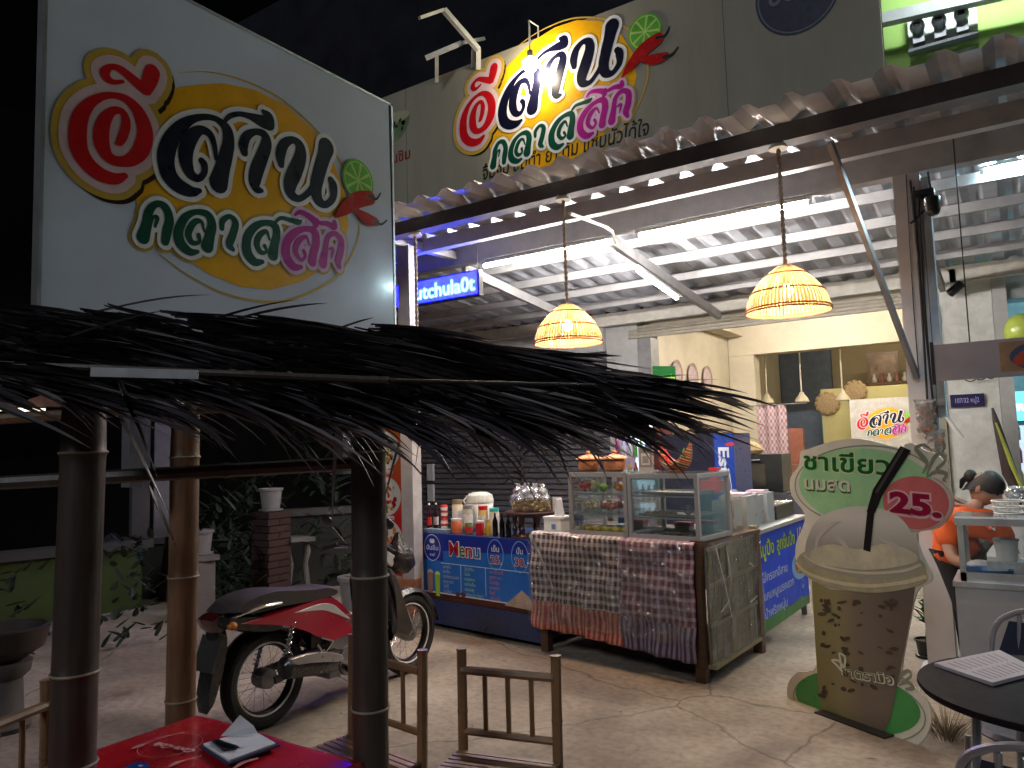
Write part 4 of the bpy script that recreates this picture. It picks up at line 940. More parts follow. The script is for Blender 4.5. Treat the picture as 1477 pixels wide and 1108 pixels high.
cbox(MB(), .06, split-.06, .06, .10, .16, .86).build('front_panel', brown_w, cart); cbox(MB(), .06, split-.06, .1, cdp-.1, .14, .17).build('shelf', brown_w, cart)
# side: bamboo slat panel facing right
sdir = (Pb-Pc); sdir.z = 0; SL = sdir.length; sdir.normalize(); sn = V(sdir.y, -sdir.x, 0)
if sn.x < 0: sn = -sn
fsd = frame(Pc+sn*.01, sdir, (0, 0, 1), sn)
olive = mat('bamboo_panel_olive', (.17, .15, .075), .55, 0, .35, 6, .25, streak=(1, 1, 5)); olive2 = mat('bamboo_batten', (.26, .23, .13), .5, 0, .25, 6, .2)
ns_ = 9
for i in range(ns_):
    u0_ = .06+i*(SL-.10)/ns_
    MB(fsd).prism([(u0_+.003, .10), (u0_+(SL-.10)/ns_-.003, .10), (u0_+(SL-.10)/ns_-.003, HT-.04), (u0_+.003, HT-.04)], .0, .012+.004*(i % 3)).build('slat', olive, cart)
for u0_ in (.40, ):
    MB(fsd).prism([(u0_, .1), (u0_+.14, .1), (u0_+.14, HT-.05), (u0_, HT-.05)], .021, .034).build('batten', olive2, cart)
for z_ in (.09, .36, .62, HT-.06): MB(fsd).prism([(.05, z_), (SL-.03, z_+.01), (SL-.03, z_+.035), (.05, z_+.025)], .024 if z_ > .2 else -.01, .034 if z_ > .2 else .05).build('rail', olive2, cart)
MB(fsd).prism([(SL-.05, 0), (SL, 0), (SL, HT+.02), (SL-.05, HT+.02)], -.03, .03).build('leg', olive2, cart)
plas = thin('clear_plastic', (.9, .92, .92), .35, .12, .03, 1)
w_ = MB(fsd); nu_, nv_ = 18, 14
w_.add([(SL*i/nu_, .12+(HT-.12)*j/nv_, .045+.008*math.sin(i*1.7+j*.6)+.006*math.sin(j*2.3-i)) for i in range(nu_+1) for j in range(nv_+1)], [(i*(nv_+1)+j, (i+1)*(nv_+1)+j, (i+1)*(nv_+1)+j+1, i*(nv_+1)+j+1) for i in range(nu_) for j in range(nv_)])
w_.build('plastic_wrap', plas, cart, True)
tape = mat('clear_tape', (.6, .6, .56), .15, 0, .2, 40, .5)
for (a0, b0, a1, b1) in ((.12, .88, .34, .38), (.30, .86, .36, .60), (.72, .70, .80, .66), (.70, .42, .84, .44), (.16, .45, .3, .5)):
    w_ = MB(fsd); w_.stroke([(a0, b0, .012), ((a0+a1)/2+.01, (b0+b1)/2, .009), (a1, b1, .010)], .058); w_.build('tape_strip', tape, cart)
# checked cloths
def check(k, light, dark, sx, sy, w1=.5, stripes=False, tint=None):
    m = bpy.data.materials.new(k); m.use_nodes = True; n = m.node_tree.nodes; L = m.node_tree.links; p = n['Principled BSDF']
    p.inputs['Roughness'].default_value = .75; p.inputs['Coat Weight'].default_value = .55; p.inputs['Coat Roughness'].default_value = .16
    uv = n.new('ShaderNodeUVMap'); se = n.new('ShaderNodeSeparateXYZ'); L.new(uv.outputs[0], se.inputs[0])
    def line(out, freq, duty):
        a = n.new('ShaderNodeMath'); a.operation = 'MULTIPLY'; a.inputs[1].default_value = freq; L.new(out, a.inputs[0])
        b = n.new('ShaderNodeMath'); b.operation = 'FRACT'; L.new(a.outputs[0], b.inputs[0])
        c = n.new('ShaderNodeMath'); c.operation = 'SUBTRACT'; c.inputs[1].default_value = .5; L.new(b.outputs[0], c.inputs[0])
        d = n.new('ShaderNodeMath'); d.operation = 'ABSOLUTE'; L.new(c.outputs[0], d.inputs[0])
        e = n.new('ShaderNodeMapRange'); e.inputs[1].default_value = duty/2-.04; e.inputs[2].default_value = duty/2+.04; e.inputs[3].default_value = 1; e.inputs[4].default_value = 0
        L.new(d.outputs[0], e.inputs[0]); return e.outputs[0]
    a = line(se.outputs[0], sx, w1)
    if stripes: f = a
    else:
        b = line(se.outputs[1], sy, w1); ad = n.new('ShaderNodeMath'); ad.operation = 'ADD'; L.new(a, ad.inputs[0]); L.new(b, ad.inputs[1])
        mu = n.new('ShaderNodeMath'); mu.operation = 'MULTIPLY'; mu.inputs[1].default_value = .5; L.new(ad.outputs[0], mu.inputs[0]); f = mu.outputs[0]
    mx = n.new('ShaderNodeMix'); mx.data_type = 'RGBA'; L.new(f, mx.inputs[0]); mx.inputs[6].default_value = (*srgb(light), 1); mx.inputs[7].default_value = (*srgb(dark), 1)
    no = n.new('ShaderNodeTexNoise'); no.inputs['Scale'].default_value = 90; no.inputs['Detail'].default_value = 5
    mr = n.new('ShaderNodeMix'); mr.data_type = 'RGBA'; mr.blend_type = 'OVERLAY'; mr.inputs[0].default_value = .35; L.new(mx.outputs[2], mr.inputs[6]); L.new(no.outputs[0], mr.inputs[7])
    L.new(mr.outputs[2], p.inputs['Base Color']); return m
ck1 = check('check_brown', '#cfc2c0', '#38202a', 22, 17, .55); ck1b = check('stripe_orange', '#c08a78', '#a0382a', 24, 1, .5, True)
ck2 = check('check_plum', '#b09aa8', '#5c2034', 20, 16, .6); ck2b = check('stripe_plum', '#7e7490', '#443040', 26, 1, .5, True)
def drape(name, a0, a1, zt, zb0, zb1, border, m, mb, label, d0=.012, seed=0, gp='checked cloths on the food counter'):
    nu_, nv_ = 44, 30; vs = []; uv = []
    for i in range(nu_+1):
        t = i/nu_; a = a0+(a1-a0)*t; zb = zb0+(zb1-zb0)*t
        for j in range(nv_+1):
            s = j/nv_
            if s < .08: k = s/.08; z = zt+.006; out = -.10*(1-k)+d0*k
            else:
                k = (s-.08)/.92; z = zt+(zb-zt)*k
                out = d0+.035*k+.016*math.sin(a*27+seed+k*1.5)*(k**.7)+.008*math.sin(a*61+seed*2)*k+.009*math.sin(z*15+a*7+seed)+.006*math.sin(z*31-a*13)
            vs.append(Pc+cu*a-cv*out+V(0, 0, z)); uv.append((a, (zt-z)))
    me = bpy.data.meshes.new(name); off = vs[len(vs)//2].copy(); off.z = min(v.z for v in vs)
    fs = [(i*(nv_+1)+j, (i+1)*(nv_+1)+j, (i+1)*(nv_+1)+j+1, i*(nv_+1)+j+1) for i in range(nu_) for j in range(nv_)]
    me.from_pydata([v-off for v in vs], [], fs); me.materials.append(m); me.materials.append(mb)
    ul_ = me.uv_layers.new(name='UVMap')
    for lp in me.loops: ul_.data[lp.index].uv = uv[lp.vertex_index]
    for pi_, pg in enumerate(me.polygons):
        pg.use_smooth = True
        if (pi_ % nv_)/nv_ > 1-border: pg.material_index = 1
    o = bpy.data.objects.new(name, me); COL.objects.link(o); o.location = off
    md = o.modifiers.new('thickness', 'SOLIDIFY'); md.thickness = .002
    return tag(o, label, 'cloth', gp)
mid = (onp(905, 850, Pc, cv)-Pc).dot(cu)
drape('checked_cloth', mid-.01, split+.05, HT, .17, .20, .30, ck1, ck1b, 'brown and white checked cloth with an orange striped border on the counter front', .016, 1)
drape('checked_cloth', .03, mid+.03, HT, .14, .165, .27, ck2, ck2b, 'plum checked cloth with a dark striped border, right half of the counter front', .026, 4)
for (a_, z0_, z1_) in ((split-.02, .9, .62), (split-.1, .88, .5)):
    pass
w_ = MB(fc); w_.stroke([(-split+.0, .90, .03), (-split+.07, .80, .02), (-split+.13, .68, .018), (-split+.22, .50, .014)], .07)
w_.build('tape_strip', tape, cart)
# clear plastic film over the cloths
w_ = MB(fc); nu_, nv_ = 40, 12
w_.add([(-split-.04+(split+.0)*i/nu_, .25+(HT-.25)*j/nv_+.008*math.sin(i*.9), .083-.02*j/nv_+.006*math.sin(i*1.3+j)+.005*math.sin(i*.5-j*1.7)) for i in range(nu_+1) for j in range(nv_+1)], [(i*(nv_+1)+j, (i+1)*(nv_+1)+j, (i+1)*(nv_+1)+j+1, i*(nv_+1)+j+1) for i in range(nu_) for j in range(nv_)])
w_.build('plastic_film', thin('clear_film', (.97, .97, .97), .35, .12, .01, 1), cart, True)
# ---------------------------------------------------------------- blue menu counter on the left
HM = .845
mcn = thing('menu_counter', 'drinks counter with the blue Menu banner across its front', 'drinks counter', CP((split+LC)/2, .4, 0))
navy = mat('navy_panel', (.01, .02, .07), .4, 0, .2, 4)
mA, mB = split+.01, LC+.03
cbox(MB(), mA, mB, .05, .80, HM-.03, HM).build('countertop', navy, mcn)
cbox(MB(), mA+.02, mB-.02, .07, .80, .05, HM-.03).build('cabinet', navy, mcn)
cbox(MB(), mA, mB, .03, .07, .05, .26).build('kick_panel', mat('navy_lower', (.012, .025, .09), .3), mcn)
fm = frame(CP(mB, .045, 0), -cu, (0, 0, 1), -cv); MW = mB-mA
z0_, z1_ = .26, HM
bn = MB(fm).mt(mat('banner_blue', (.012, .12, .46), .4, 0, .2, 1.6, .02)).prism([(0, z0_), (MW, z0_), (MW, z1_), (0, z1_)], -.008, .0)
bnr = bn.build('banner', parent=mcn)
pr = MB(fm)
wht = flat('print_white2', '#c9cdd8', .4)
pr.mt(flat('banner_navy', '#1c2c8c', .35)).poly([(0.0, z1_-.001), (MW, z1_-.001), (MW, z1_-.11), (.27, z1_-.15), (.27, z1_-.24), (0, z1_-.24)], .0015)
pr.mt(flat('banner_brown', '#4a2417', .4, .3)).poly([(0, z0_+.001), (MW, z0_+.001), (MW, z0_+.055), (0, z0_+.055)], .0015)
pr.mt(wht).poly([(0, z0_+.055), (MW, z0_+.055), (MW, z0_+.065), (0, z0_+.065)], .002)
pr.stroke([(.13+.105*math.cos(i*math.pi/12), z1_-.13+.115*math.sin(i*math.pi/12), .006) for i in range(25)], .003, n=2)
pr.ell(.13, z1_-.075, .035, .018, .003, 12); pr.ell(.115, z1_-.065, .018, .014, .0034, 10); pr.ell(.145, z1_-.065, .018, .014, .0037, 10)
pr.text('ปันยิ้ม', .13, z1_-.15, .055, .003, .01, 'c', wid=.16); pr.text('คาเฟ่', .13, z1_-.205, .035, .003, .01, 'c', wid=.06)
for (ch, x_, wd2, cc) in (('M', .35, .125, 'ink_redm'), ('e', .48, .075, 'ink_greenm'), ('n', .56, .085, 'ink_redm'), ('u', .65, .085, 'ink_bluem')):
    pr.mt(flat('print_pale', '#e6dcd8', .4)).text(ch, x_, z1_-.185, .18, .003, .045, 'l', wid=wd2*1.06)
    pr.mt(flat(cc, {'ink_redm': '#a01826', 'ink_greenm': '#2c5a34', 'ink_bluem': '#2a5f96'}[cc], .4)).text(ch, x_+.004, z1_-.183, .175, .005, .012, 'l', wid=wd2*.93)
for cx2, t1, t2 in ((MW*.655, 'เย็น', '25.'), (MW*.85, 'ปั่น', '30.')):
    pr.mt(flat('print_lightblue', '#7aa0d8', .4)).stroke([(cx2+.09*math.cos(i*math.pi/12), z1_-.14+.125*math.sin(i*math.pi/12), .007) for i in range(25)], .003, n=2)
    pr.mt(wht).text(t1, cx2, z1_-.115, .065, .003, .014, 'c'); pr.text(t2, cx2+.005, z1_-.215, .095, .003, .05, 'c', wid=.13)
    pr.mt(flat('ink_redm', '#a01826', .4)).text(t2, cx2+.005, z1_-.212, .09, .005, .014, 'c', wid=.12)
lb = flat('print_lightblue2', '#9db4cf', .4)
pr.mt(lb).poly([(.24, z1_-.262), (MW*.96, z1_-.262), (MW*.96, z1_-.254), (.24, z1_-.254)], .003)
for x_ in (.49, .79): pr.poly([(x_, z0_+.09), (x_+.008, z0_+.09), (x_+.008, z1_-.262), (x_, z1_-.262)], .003)
cols = [(.27, .2, 'print_grey', '#9aa3b4', ['นมเย็น', 'ชาเย็น', 'ชาเขียวนมสด', 'ชามะนาว', 'โกโก้', 'โอเลี้ยง']), (.54, .2, 'print_mint', '#8fb59a', ['โอวัลติน', 'ไมโล', 'กาแฟสด', 'ชาดำเย็น', 'นมชมพู', 'แดงมะนาวโซดา']), (.84, .2, 'print_rose', '#b07890', ['สตรอเบอรี่', 'บลูฮาวาย', 'โยเกิร์ต', 'แอปเปิ้ล', 'ลิ้นจี่', 'กล้วยปั่น'])]
for x_, _, k, c, L_ in cols:
    pr.mt(flat(k, c, .4))
    for i, s in enumerate(L_): pr.text(s, x_, z1_-.30-i*.043, .038, .003, .014)
# printed drinks
def cup(b, x, z, h, w, m, m2, lv=.003):
    b.mt(m2).ell(x, z+h*.86, w*.5, h*.14, lv); b.mt(m).poly([(x-w*.36, z), (x+w*.36, z), (x+w*.5, z+h*.85), (x-w*.5, z+h*.85)], lv+.001)
cup(pr, .10, z0_+.05, .21, .08, flat('drink_brown', '#8a6a60', .4), flat('drink_pale', '#b49a90', .4)); cup(pr, .195, z0_+.03, .22, .07, flat('drink_green', '#8fb03a', .4), flat('drink_green_pale', '#b4c870', .4))
cup(pr, MW*.985-.03, z0_+.03, .25, .085, flat('drink_orange', '#c08050', .4), flat('drink_foam', '#dcc8b0', .4))
pr.mt(flat('fries', '#a89080', .4, .5)).poly([(MW*.72, z0_+.04), (MW*.95, z0_+.03), (MW*.93, z0_+.12), (MW*.86, z0_+.18), (MW*.78, z0_+.10)], .0045)
pr.mt(flat('straw_red', '#5a3038', .4)).ell(.45, z0_+.07, .03, .018, .0045); pr.ell(.52, z0_+.075, .035, .02, .005)
pr.build('banner_print', parent=bnr)
# ---------------------------------------------------------------- right blue banner counter (second stretch, going back)
e_ = (Pe-Pb); e_.z = 0; EL = e_.length; e_.normalize(); en = V(e_.y, -e_.x, 0)
if en.x < 0: en = -en
fe = frame(Pb+en*.012, e_, (0, 0, 1), en)
gc = thing('grill_counter', 'steel topped counter with the blue and green Thai food banner on its side', 'grill counter', Pb+e_*EL/2-en*.3)
zt_ = .90; zbt = .10
b = MB(fe); b.prism([(.0, zt_-.03), (EL, zt_-.03), (EL, zt_), (0, zt_)], -.62, .03); b.build('countertop', alu, gc)
for a_, d_ in ((.05, -.04), (EL-.05, -.04), (.05, -.58), (EL-.05, -.58)):
    MB(fe).prism([(a_-.02, 0), (a_+.02, 0), (a_+.02, zt_-.031), (a_-.02, zt_-.031)], d_-.02, d_+.02).build('leg', steel_dk, gc)
bo = MB(fe).mt(mat('banner_royal', (.008, .07, .72), .45, 0, .2, 2, .02, spec=.15)).prism([(.0, zbt), (EL, zbt), (EL, zt_-.02), (0, zt_-.02)], -.006, .0).build('banner', parent=gc)
zt_ -= .02
p2 = MB(fe)
p2.mt(flat('banner_grass', '#2c7a34', .4, .4)).poly([(0, zbt), (EL, zbt), (EL, zbt+.07), (EL*.8, zbt+.10), (EL*.6, zbt+.08), (EL*.4, zbt+.11), (EL*.2, zbt+.09), (0, zbt+.12)], .0015)
for k_, c_, g_, h_ in (('print_lime_edge', '#1e3a20', .035, .003), ('print_lime', '#bcd82a', .014, .0045)):
    p2.mt(flat(k_, c_, .4)).text('หมูปิ้ง', .04, zt_-.20, .15, h_, g_, wid=.40); p2.text('ลูกชิ้นปิ้ง', .52, zt_-.20, .15, h_, g_, wid=.52)
for k_, c_, g_, h_ in (('print_magenta_edge', '#7a1a5a', .05, .003), ('print_pale', '#e6dcd8', .014, .0045)): p2.mt(flat(k_, c_, .4)).text('10.', 1.13, zt_-.17, .14, h_, g_, wid=.17)
p2.mt(flat('print_skywhite', '#b8c8ee', .4)).text('ไส้กรอกอีสาน', .10, zt_-.40, .095, .003, .016, wid=.68); p2.text('แคบหมูเบรคแตก', .13, zt_-.54, .095, .003, .016, wid=.82); p2.text('น้ำพริกหนุ่ม', .13, zt_-.68, .095, .003, .016, wid=.60)
p2.mt(flat('plate_blue', '#86b4e0', .4)).ell(1.19, zt_-.40, .27, .13, .0016); p2.mt(flat('sausage', '#8a4a2c', .4, .5)).ell(1.22, zt_-.385, .21, .10, .003)
for i in range(12): p2.mt(flat('sausage2', '#c89a80', .4, .3)).ell(1.1+rnd.random()*.25, zt_-.45+rnd.random()*.12, .035, .02, .004+i*.0002, 8)
p2.mt(flat('print_lightblue', '#7aa0d8', .4)).stroke([(1.22+.085*math.cos(i*math.pi/12), zt_-.63+.085*math.sin(i*math.pi/12), .006) for i in range(25)], .003, n=2); p2.ell(1.22, zt_-.60, .03, .022, .004)
p2.build('banner_print', parent=bo)
# ================================================================ GLASS DISPLAY CASES
gl = thin('case_glass', (.97, .99, .99), .04, .03, .01)
greyf = mat('aluminium_case_frame', (.46, .46, .48), .4, .5, .1, 8, .03)
QB = onp(1010, 786, CP(0, .03, 0), cv); aR = (QB-Pc).dot(cu); aM = (onp(907, 780, CP(0, .03, 0), cv)-Pc).dot(cu); aL = (onp(822, 775, CP(0, .03, 0), cv)-Pc).dot(cu)
ztc = onp(1008, 684, CP(0, .03, 0), cv).z; ztL = onp(822, 682, CP(0, .03, 0), cv).z
CZ0 = HT+.004
def case(a0, a1, b0, b1, z1, label, nsh):
    t = thing('display_case', label, 'display case', CP((a0+a1)/2, (b0+b1)/2, CZ0), group='glass display cases on the cart'); r = .014
    for a_ in (a0+r, a1-r):
        for b_ in (b0+r, b1-r): cbox(MB(), a_-r, a_+r, b_-r, b_+r, CZ0+.031, z1-.031).build('post', greyf, t)
    for z_, h_ in ((CZ0, .03), (z1-.03, .03)):
        for (x0_, x1_, y0_, y1_) in ((a0, a1, b0, b0+.028), (a0, a1, b1-.028, b1), (a0, a0+.028, b0+.0285, b1-.0285), (a1-.028, a1, b0+.0285, b1-.0285)): cbox(MB(), x0_, x1_, y0_, y1_, z_, z_+h_).build('rail', greyf, t)
    cbox(MB(), a0+.029, a1-.029, b0+.029, b1-.029, CZ0+.004, CZ0+.012).build('floor_panel', alu, t)
    cbox(MB(), a0+.002, a1-.002, b0+.002, b1-.002, z1+.001, z1+.006).build('top_glass', gl, t)
    for sp_ in ((a0+.03, a1-.03, b0+.012, b0+.015), (a0+.03, a1-.03, b1-.016, b1-.013), (a0+.012, a0+.015, b0+.03, b1-.03), (a1-.015, a1-.012, b0+.03, b1-.03)): cbox(MB(), *sp_, CZ0+.032, z1-.032).build('pane', gl, t)
    for i in range(nsh):
        z_ = CZ0+(z1-CZ0)*(i+1)/(nsh+1); cbox(MB(), a0+.03, a1-.03, b0+.03, b1-.03, z_, z_+.005).build('shelf', thin('shelf_glass', (.9, .96, .94), .15, .03, .05), t)
        for b_ in (b0+.03, b1-.036): cbox(MB(), a0+.03, a1-.03, b_, b_+.006, z_-.012, z_-.001).build('shelf_rail', greyf, t)
    return t
b1_ = .50
case(aM+.003, aL, .03, b1_, ztL, 'left glass case holding bags of fruit, red snacks and yellow limes', 2)
case(aR, aM-.003, .03, b1_+.02, ztc, 'right glass case with thin steel trays, nearest the counter corner', 2)
H_ = ztL-CZ0
# things in the left case
def item(nm, b, m, label, cat, group=None, sm=True): return b.build(nm, m, smooth=sm, label=label, cat=cat, group=group)
rndc = random.Random(5)
def blobs(b, a0, a1, b0, b1, z0, z1, n, r0, r1, sc=(1, 1, 1)):
    for i in range(n):
        r = rndc.uniform(r0, r1); b.ball(CP(rndc.uniform(a0, a1), rndc.uniform(b0, b1), rndc.uniform(z0+r, max(z0+r, z1-r))), r, 7, 5, sc, Matrix.Rotation(rndc.random()*3, 3, 'Z'))
    return b
Wc = aL-aM; s1 = CZ0+H_/3+.007; s2 = CZ0+H_*2/3+.007; fl0 = CZ0+.013
snr = mat('red_snack', (.85, .17, .08), .35, 0, .5, 25, .4); snp = mat('pink_snack', (.8, .26, .22), .4, 0, .4, 25, .4); beige = mat('beige_snack', (.75, .58, .34), .5, 0, .35, 20, .3)
def bag(a, b_, z, w, h, m, label, nm='snack_bag', cat='snack bag', grp=None, n=16, d=.07):
    t = thing(nm, label, cat, CP(a, b_, z), group=grp)
    c = blobs(MB(), a-w*.4, a+w*.4, b_-d*.4, b_+d*.4, z, z+h*.72, n, .013, .022); c.build('contents', m, t, True)
    e = MB(); ctr_ = CP(a, b_, z)
    prof = [(.3, .0), (.48, .02), (.52, h*.4), (.46, h*.72), (.16, h*.86), (.26, h*1.02)]
    e.lathe([(p*1.0, q) for p, q in prof], (0, 0, 0), 14)
    e.v = [ctr_+cu*(p.x*w*(1+.05*math.sin(p.z*90+p.y*9)))+cv*(p.y*d*1.1)+V(0, 0, max(.001, p.z)) for p in e.v]
    e.build('wrapper', thin('crinkled_bag', (.96, .96, .96), .22, .2, .02), t, True)
    return t
G1 = 'bagged snacks in the left glass case'
for i, (m, lb_) in enumerate(((snr, 'bag of dark red snacks in the left case, right end of its middle shelf'), (snp, 'bag of red and pink fruit in the left case, centre of its middle shelf'), (beige, 'bag of pale snacks in the left case, left end of its middle shelf'))):
    bag(aM+Wc*(.2+.3*i), .20, s1, Wc*.29, .125, m, lb_, grp=G1, n=26, d=.2)
lime_m = mat('green_fruit', (.16, .30, .05), .4, 0, .3, 12); yel_m = mat('yellow_lime', (.62, .46, .05), .4, 0, .2, 12); org_m = mat('orange_fruit', (.88, .32, .04), .4, 0, .25, 12); tom = mat('red_fruit', (.75, .05, .04), .3, 0, .2, 12)
item('green_fruit', MB().ball(CP(aM+Wc*.50, .12, s2+.034), .034, 14, 9), lime_m, 'round green fruit on the top shelf of the left glass case', 'fruit')
bag(aM+Wc*.20, .15, s2, Wc*.3, .11, org_m, 'bag of orange fruit slices on the top shelf of the left case', grp=G1, n=18, d=.16)
bag(aM+Wc*.85, .16, s2, Wc*.24, .12, tom, 'bag of red fruit at the left end of the top shelf in the left case', grp=G1, n=14, d=.14)
b = MB(); b.lathe([(.028, 0), (.035, .01), (.035, .075), (.026, .09)], CP(aM+Wc*.66, .13, s2), 16); j_ = thing('pickle_jar', 'small jar of pale pickles on the top shelf of the left glass case', 'jar', CP(aM+Wc*.66, .13, s2)); b.build('jar', thin('jar_glass', (.85, .88, .7), .25, .03, .25), j_, True)
MB().lathe([(.028, .091), (.029, .108), (.001, .109)], CP(aM+Wc*.66, .13, s2), 16).build('lid', alu, j_, True); blobs(MB(), aM+Wc*.66-.012, aM+Wc*.66+.012, .118, .142, s2, s2+.08, 9, .008, .012).build('contents', mat('pickle', (.5, .46, .2), .4), j_, True)
ORD = ['first', 'second', 'third', 'fourth', 'fifth', 'sixth', 'seventh', 'eighth', 'ninth']
G2 = 'yellow limes lined up in the left glass case'
for i in range(9):
    item('yellow_lime', MB().ball(CP(aM+Wc*(.08+.083*i), .09+.02*(i % 2), fl0+.027), .026, 12, 8, (1, 1, .92)), yel_m, ORD[i]+' yellow lime from the right in the row on the left case floor', 'lime', G2)
bag(aM+Wc*.84, .12, fl0, .09, .09, beige, 'small bag of pale dough balls at the left end of the left case floor', grp=G1, n=8, d=.1)
item('white_bowl_stack', MB().lathe([(.03, 0), (.055, .03), (.06, .05), (.056, .051), (.02, .02)], CP(aM+Wc*.4, .3, fl0), 18), white_p, 'white bowl behind the limes in the left glass case', 'bowl')
item('blue_box', cbox(MB(), aM+Wc*.05, aM+Wc*.6, .38, .46, fl0, fl0+.09), mat('blue_plastic', (.02, .05, .30), .35), 'dark blue plastic box at the back of the left glass case', 'box', sm=False)
# right case
Wr = aM-aR; H2 = ztc-CZ0; r1_ = CZ0+H2/3+.007; r2_ = CZ0+H2*2/3+.007
def tray(a0, a1, b0, b1, z, label, m=alu):
    t = thing('steel_tray', label, 'tray', CP((a0+a1)/2, (b0+b1)/2, z), group='steel trays in the right glass case')
    cbox(MB(), a0, a1, b0, b1, z, z+.004).build('base', m, t)
    for sp_ in ((a0, a1, b0-.004, b0), (a0, a1, b1, b1+.004), (a0-.004, a0, b0, b1), (a1, a1+.004, b0, b1)): cbox(MB(), *sp_, z+.001, z+.018).build('rim', alu, t)
    return t
dkt = mat('dark_tray', (.05, .05, .055), .25, .6)
tray(aR+.05, aM-.10, .07, .36, r2_, 'steel tray with flat brown snacks on the top shelf of the right case'); tray(aR+.05, aM-.08, .07, .36, r1_, 'steel tray of skewered snacks on the middle shelf of the right case'); tray(aR+.06, aM-.08, .07, .40, fl0, 'dark tray with silver tongs on the floor of the right case', dkt)
G3 = 'flat brown snacks on trays in the right glass case'
for i in range(5): item('fried_snack', MB().ball(CP(aM-.17-.035*i, .12+.03*(i % 3), r2_+.013), .022, 10, 6, (1.3, .8, .35)), beige, ORD[i]+' flat fried piece from the left on the top tray of the right case', 'snack', G3)
for i in range(7): item('skewered_snack', MB().ball(CP(aM-.12-.035*i, .12+.03*(i % 3), r1_+.015), .018, 10, 6, (1.4, .7, .6)), mat('grilled_bit', (.32, .22, .13), .5, 0, .5, 20), ORD[i]+' grilled piece from the left on the middle tray of the right case', 'snack', 'grilled pieces on the middle tray')
item('tongs', MB().tube([CP(aM-.2, .2, fl0+.012), CP(aM-.28, .16, fl0+.02), CP(aM-.33, .22, fl0+.014)], .006, 6).ball(CP(aM-.2, .2, fl0+.018), .014, 8, 5, (1.3, 1, .4)), chrome, 'small silver tongs lying on the dark floor tray of the right case', 'tongs')
for i, a_ in enumerate((aR+Wr*.62, aR+Wr*.28)):
    t = thing('lunch_box', ('flat pink lidded white box in the right glass case, left of the taller one', 'taller pink lidded white box in the right glass case')[i], 'food box', CP(a_, .30, fl0+.03), group='pink lidded boxes')
    h_ = .04+.02*i; cbox(MB(), a_-.06, a_+.06, .42, .49, fl0, fl0+h_).build('box', white_p, t); cbox(MB(), a_-.063, a_+.055+.01, .417, .493, fl0+h_+.001, fl0+h_+.03).build('lid', mat('pink_plastic', (.62, .13, .2), .35), t)
item('glass_globe', MB().ball(CP(aR+Wr*.3, .2, r1_+.04), .036, 14, 9), thin('globe_glass', (.9, .93, .95), .5, .03, .06), 'clear glass globe on the middle shelf of the right case', 'glass globe')
# clay pots on top
clay = mat('terracotta', (.58, .21, .085), .65, 0, .15, 8, .1)
for i, px in enumerate((850, 887)):
    a_ = (onp(px, 680, CP(0, .14, 0), cv)-Pc).dot(cu); z_ = ztL+.0065; c = CP(a_, .14, z_)
    t = thing('clay_pot', ('left terracotta pot with a knobbed lid on top of the glass case', 'right terracotta pot with a knobbed lid, beside the framed card')[i], 'clay pot', c, group='terracotta pots on the glass case')
    MB().lathe([(.055, 0), (.075, .012), (.086, .045), (.08, .075), (.068, .09)], c, 24).build('pot', clay, t, True)
    MB().lathe([(.07, .0905), (.104, .094), (.10, .103), (.05, .122), (.02, .13), (.014, .138), (.022, .146), (.016, .155), (.001, .157)], c, 24).build('lid', mat('terracotta_lid', (.62, .25, .10), .6, 0, .12, 8, .1), t, True)
# framed payment card on the case (its square code left blank)
c = onp(932, 678, CP(0, .10, 0), cv); a_ = (c-Pc).dot(cu); z_ = ztc+.0065
qt = thing('payment_card_stand', 'pale framed card on a stand on top of the right glass case', 'card stand', CP(a_, .1, z_))
fq = frame(CP(a_, .10, z_), -cu, (0, 0, 1), -cv)
MB(fq).mt(mat('card_white', (.55, .52, .48), .4)).prism([(-.062, 0), (.062, 0), (.062, .19), (-.062, .19)], -.012, 0).build('frame', parent=qt)
b = MB(fq); b.mt(mat('card_print', (.30, .27, .24), .5)).poly([(-.052, .04), (.052, .04), (.052, .18), (-.052, .18)], .0012); b.mt(mat('card_inner', (.65, .63, .6), .5)).poly([(-.036, .055), (.036, .055), (.036, .14), (-.036, .14)], .0024); b.mt(mat('card_code', (.3, .28, .27), .5)).poly([(-.025, .07), (.025, .07), (.025, .12), (-.025, .12)], .0036); b.build('print', parent=qt)
MB(fq).prism([(-.06, 0), (.06, 0), (.06, .008), (-.06, .008)], -.07, -.0125).build('foot', thin('acrylic', (.85, .88, .88), .3, .03, .2), qt)
# striped ceramic boat basket
c = CP((onp(975, 676, CP(0, .16, 0), cv)-Pc).dot(cu), .16, ztc+.0065)
bt = thing('striped_basket_boat', 'crescent shaped basket striped red, green and cream on top of the right case', 'striped basket', c)
strp = bpy.data.materials.new('striped_rope'); strp.use_nodes = True; n = strp.node_tree.nodes; L = strp.node_tree.links
tc_ = n.new('ShaderNodeTexCoord'); se_ = n.new('ShaderNodeSeparateXYZ'); L.new(tc_.outputs['Object'], se_.inputs[0])
mu_ = n.new('ShaderNodeMath'); mu_.operation = 'MULTIPLY_ADD'; mu_.inputs[1].default_value = 17; L.new(se_.outputs[2], mu_.inputs[0]); m3 = n.new('ShaderNodeMath'); m3.operation = 'MULTIPLY'; m3.inputs[1].default_value = 8; L.new(se_.outputs[0], m3.inputs[0]); L.new(m3.outputs[0], mu_.inputs[2])
fr2 = n.new('ShaderNodeMath'); fr2.operation = 'FRACT'; L.new(mu_.outputs[0], fr2.inputs[0]); cr = n.new('ShaderNodeValToRGB'); cr.color_ramp.interpolation = 'CONSTANT'; L.new(fr2.outputs[0], cr.inputs[0])
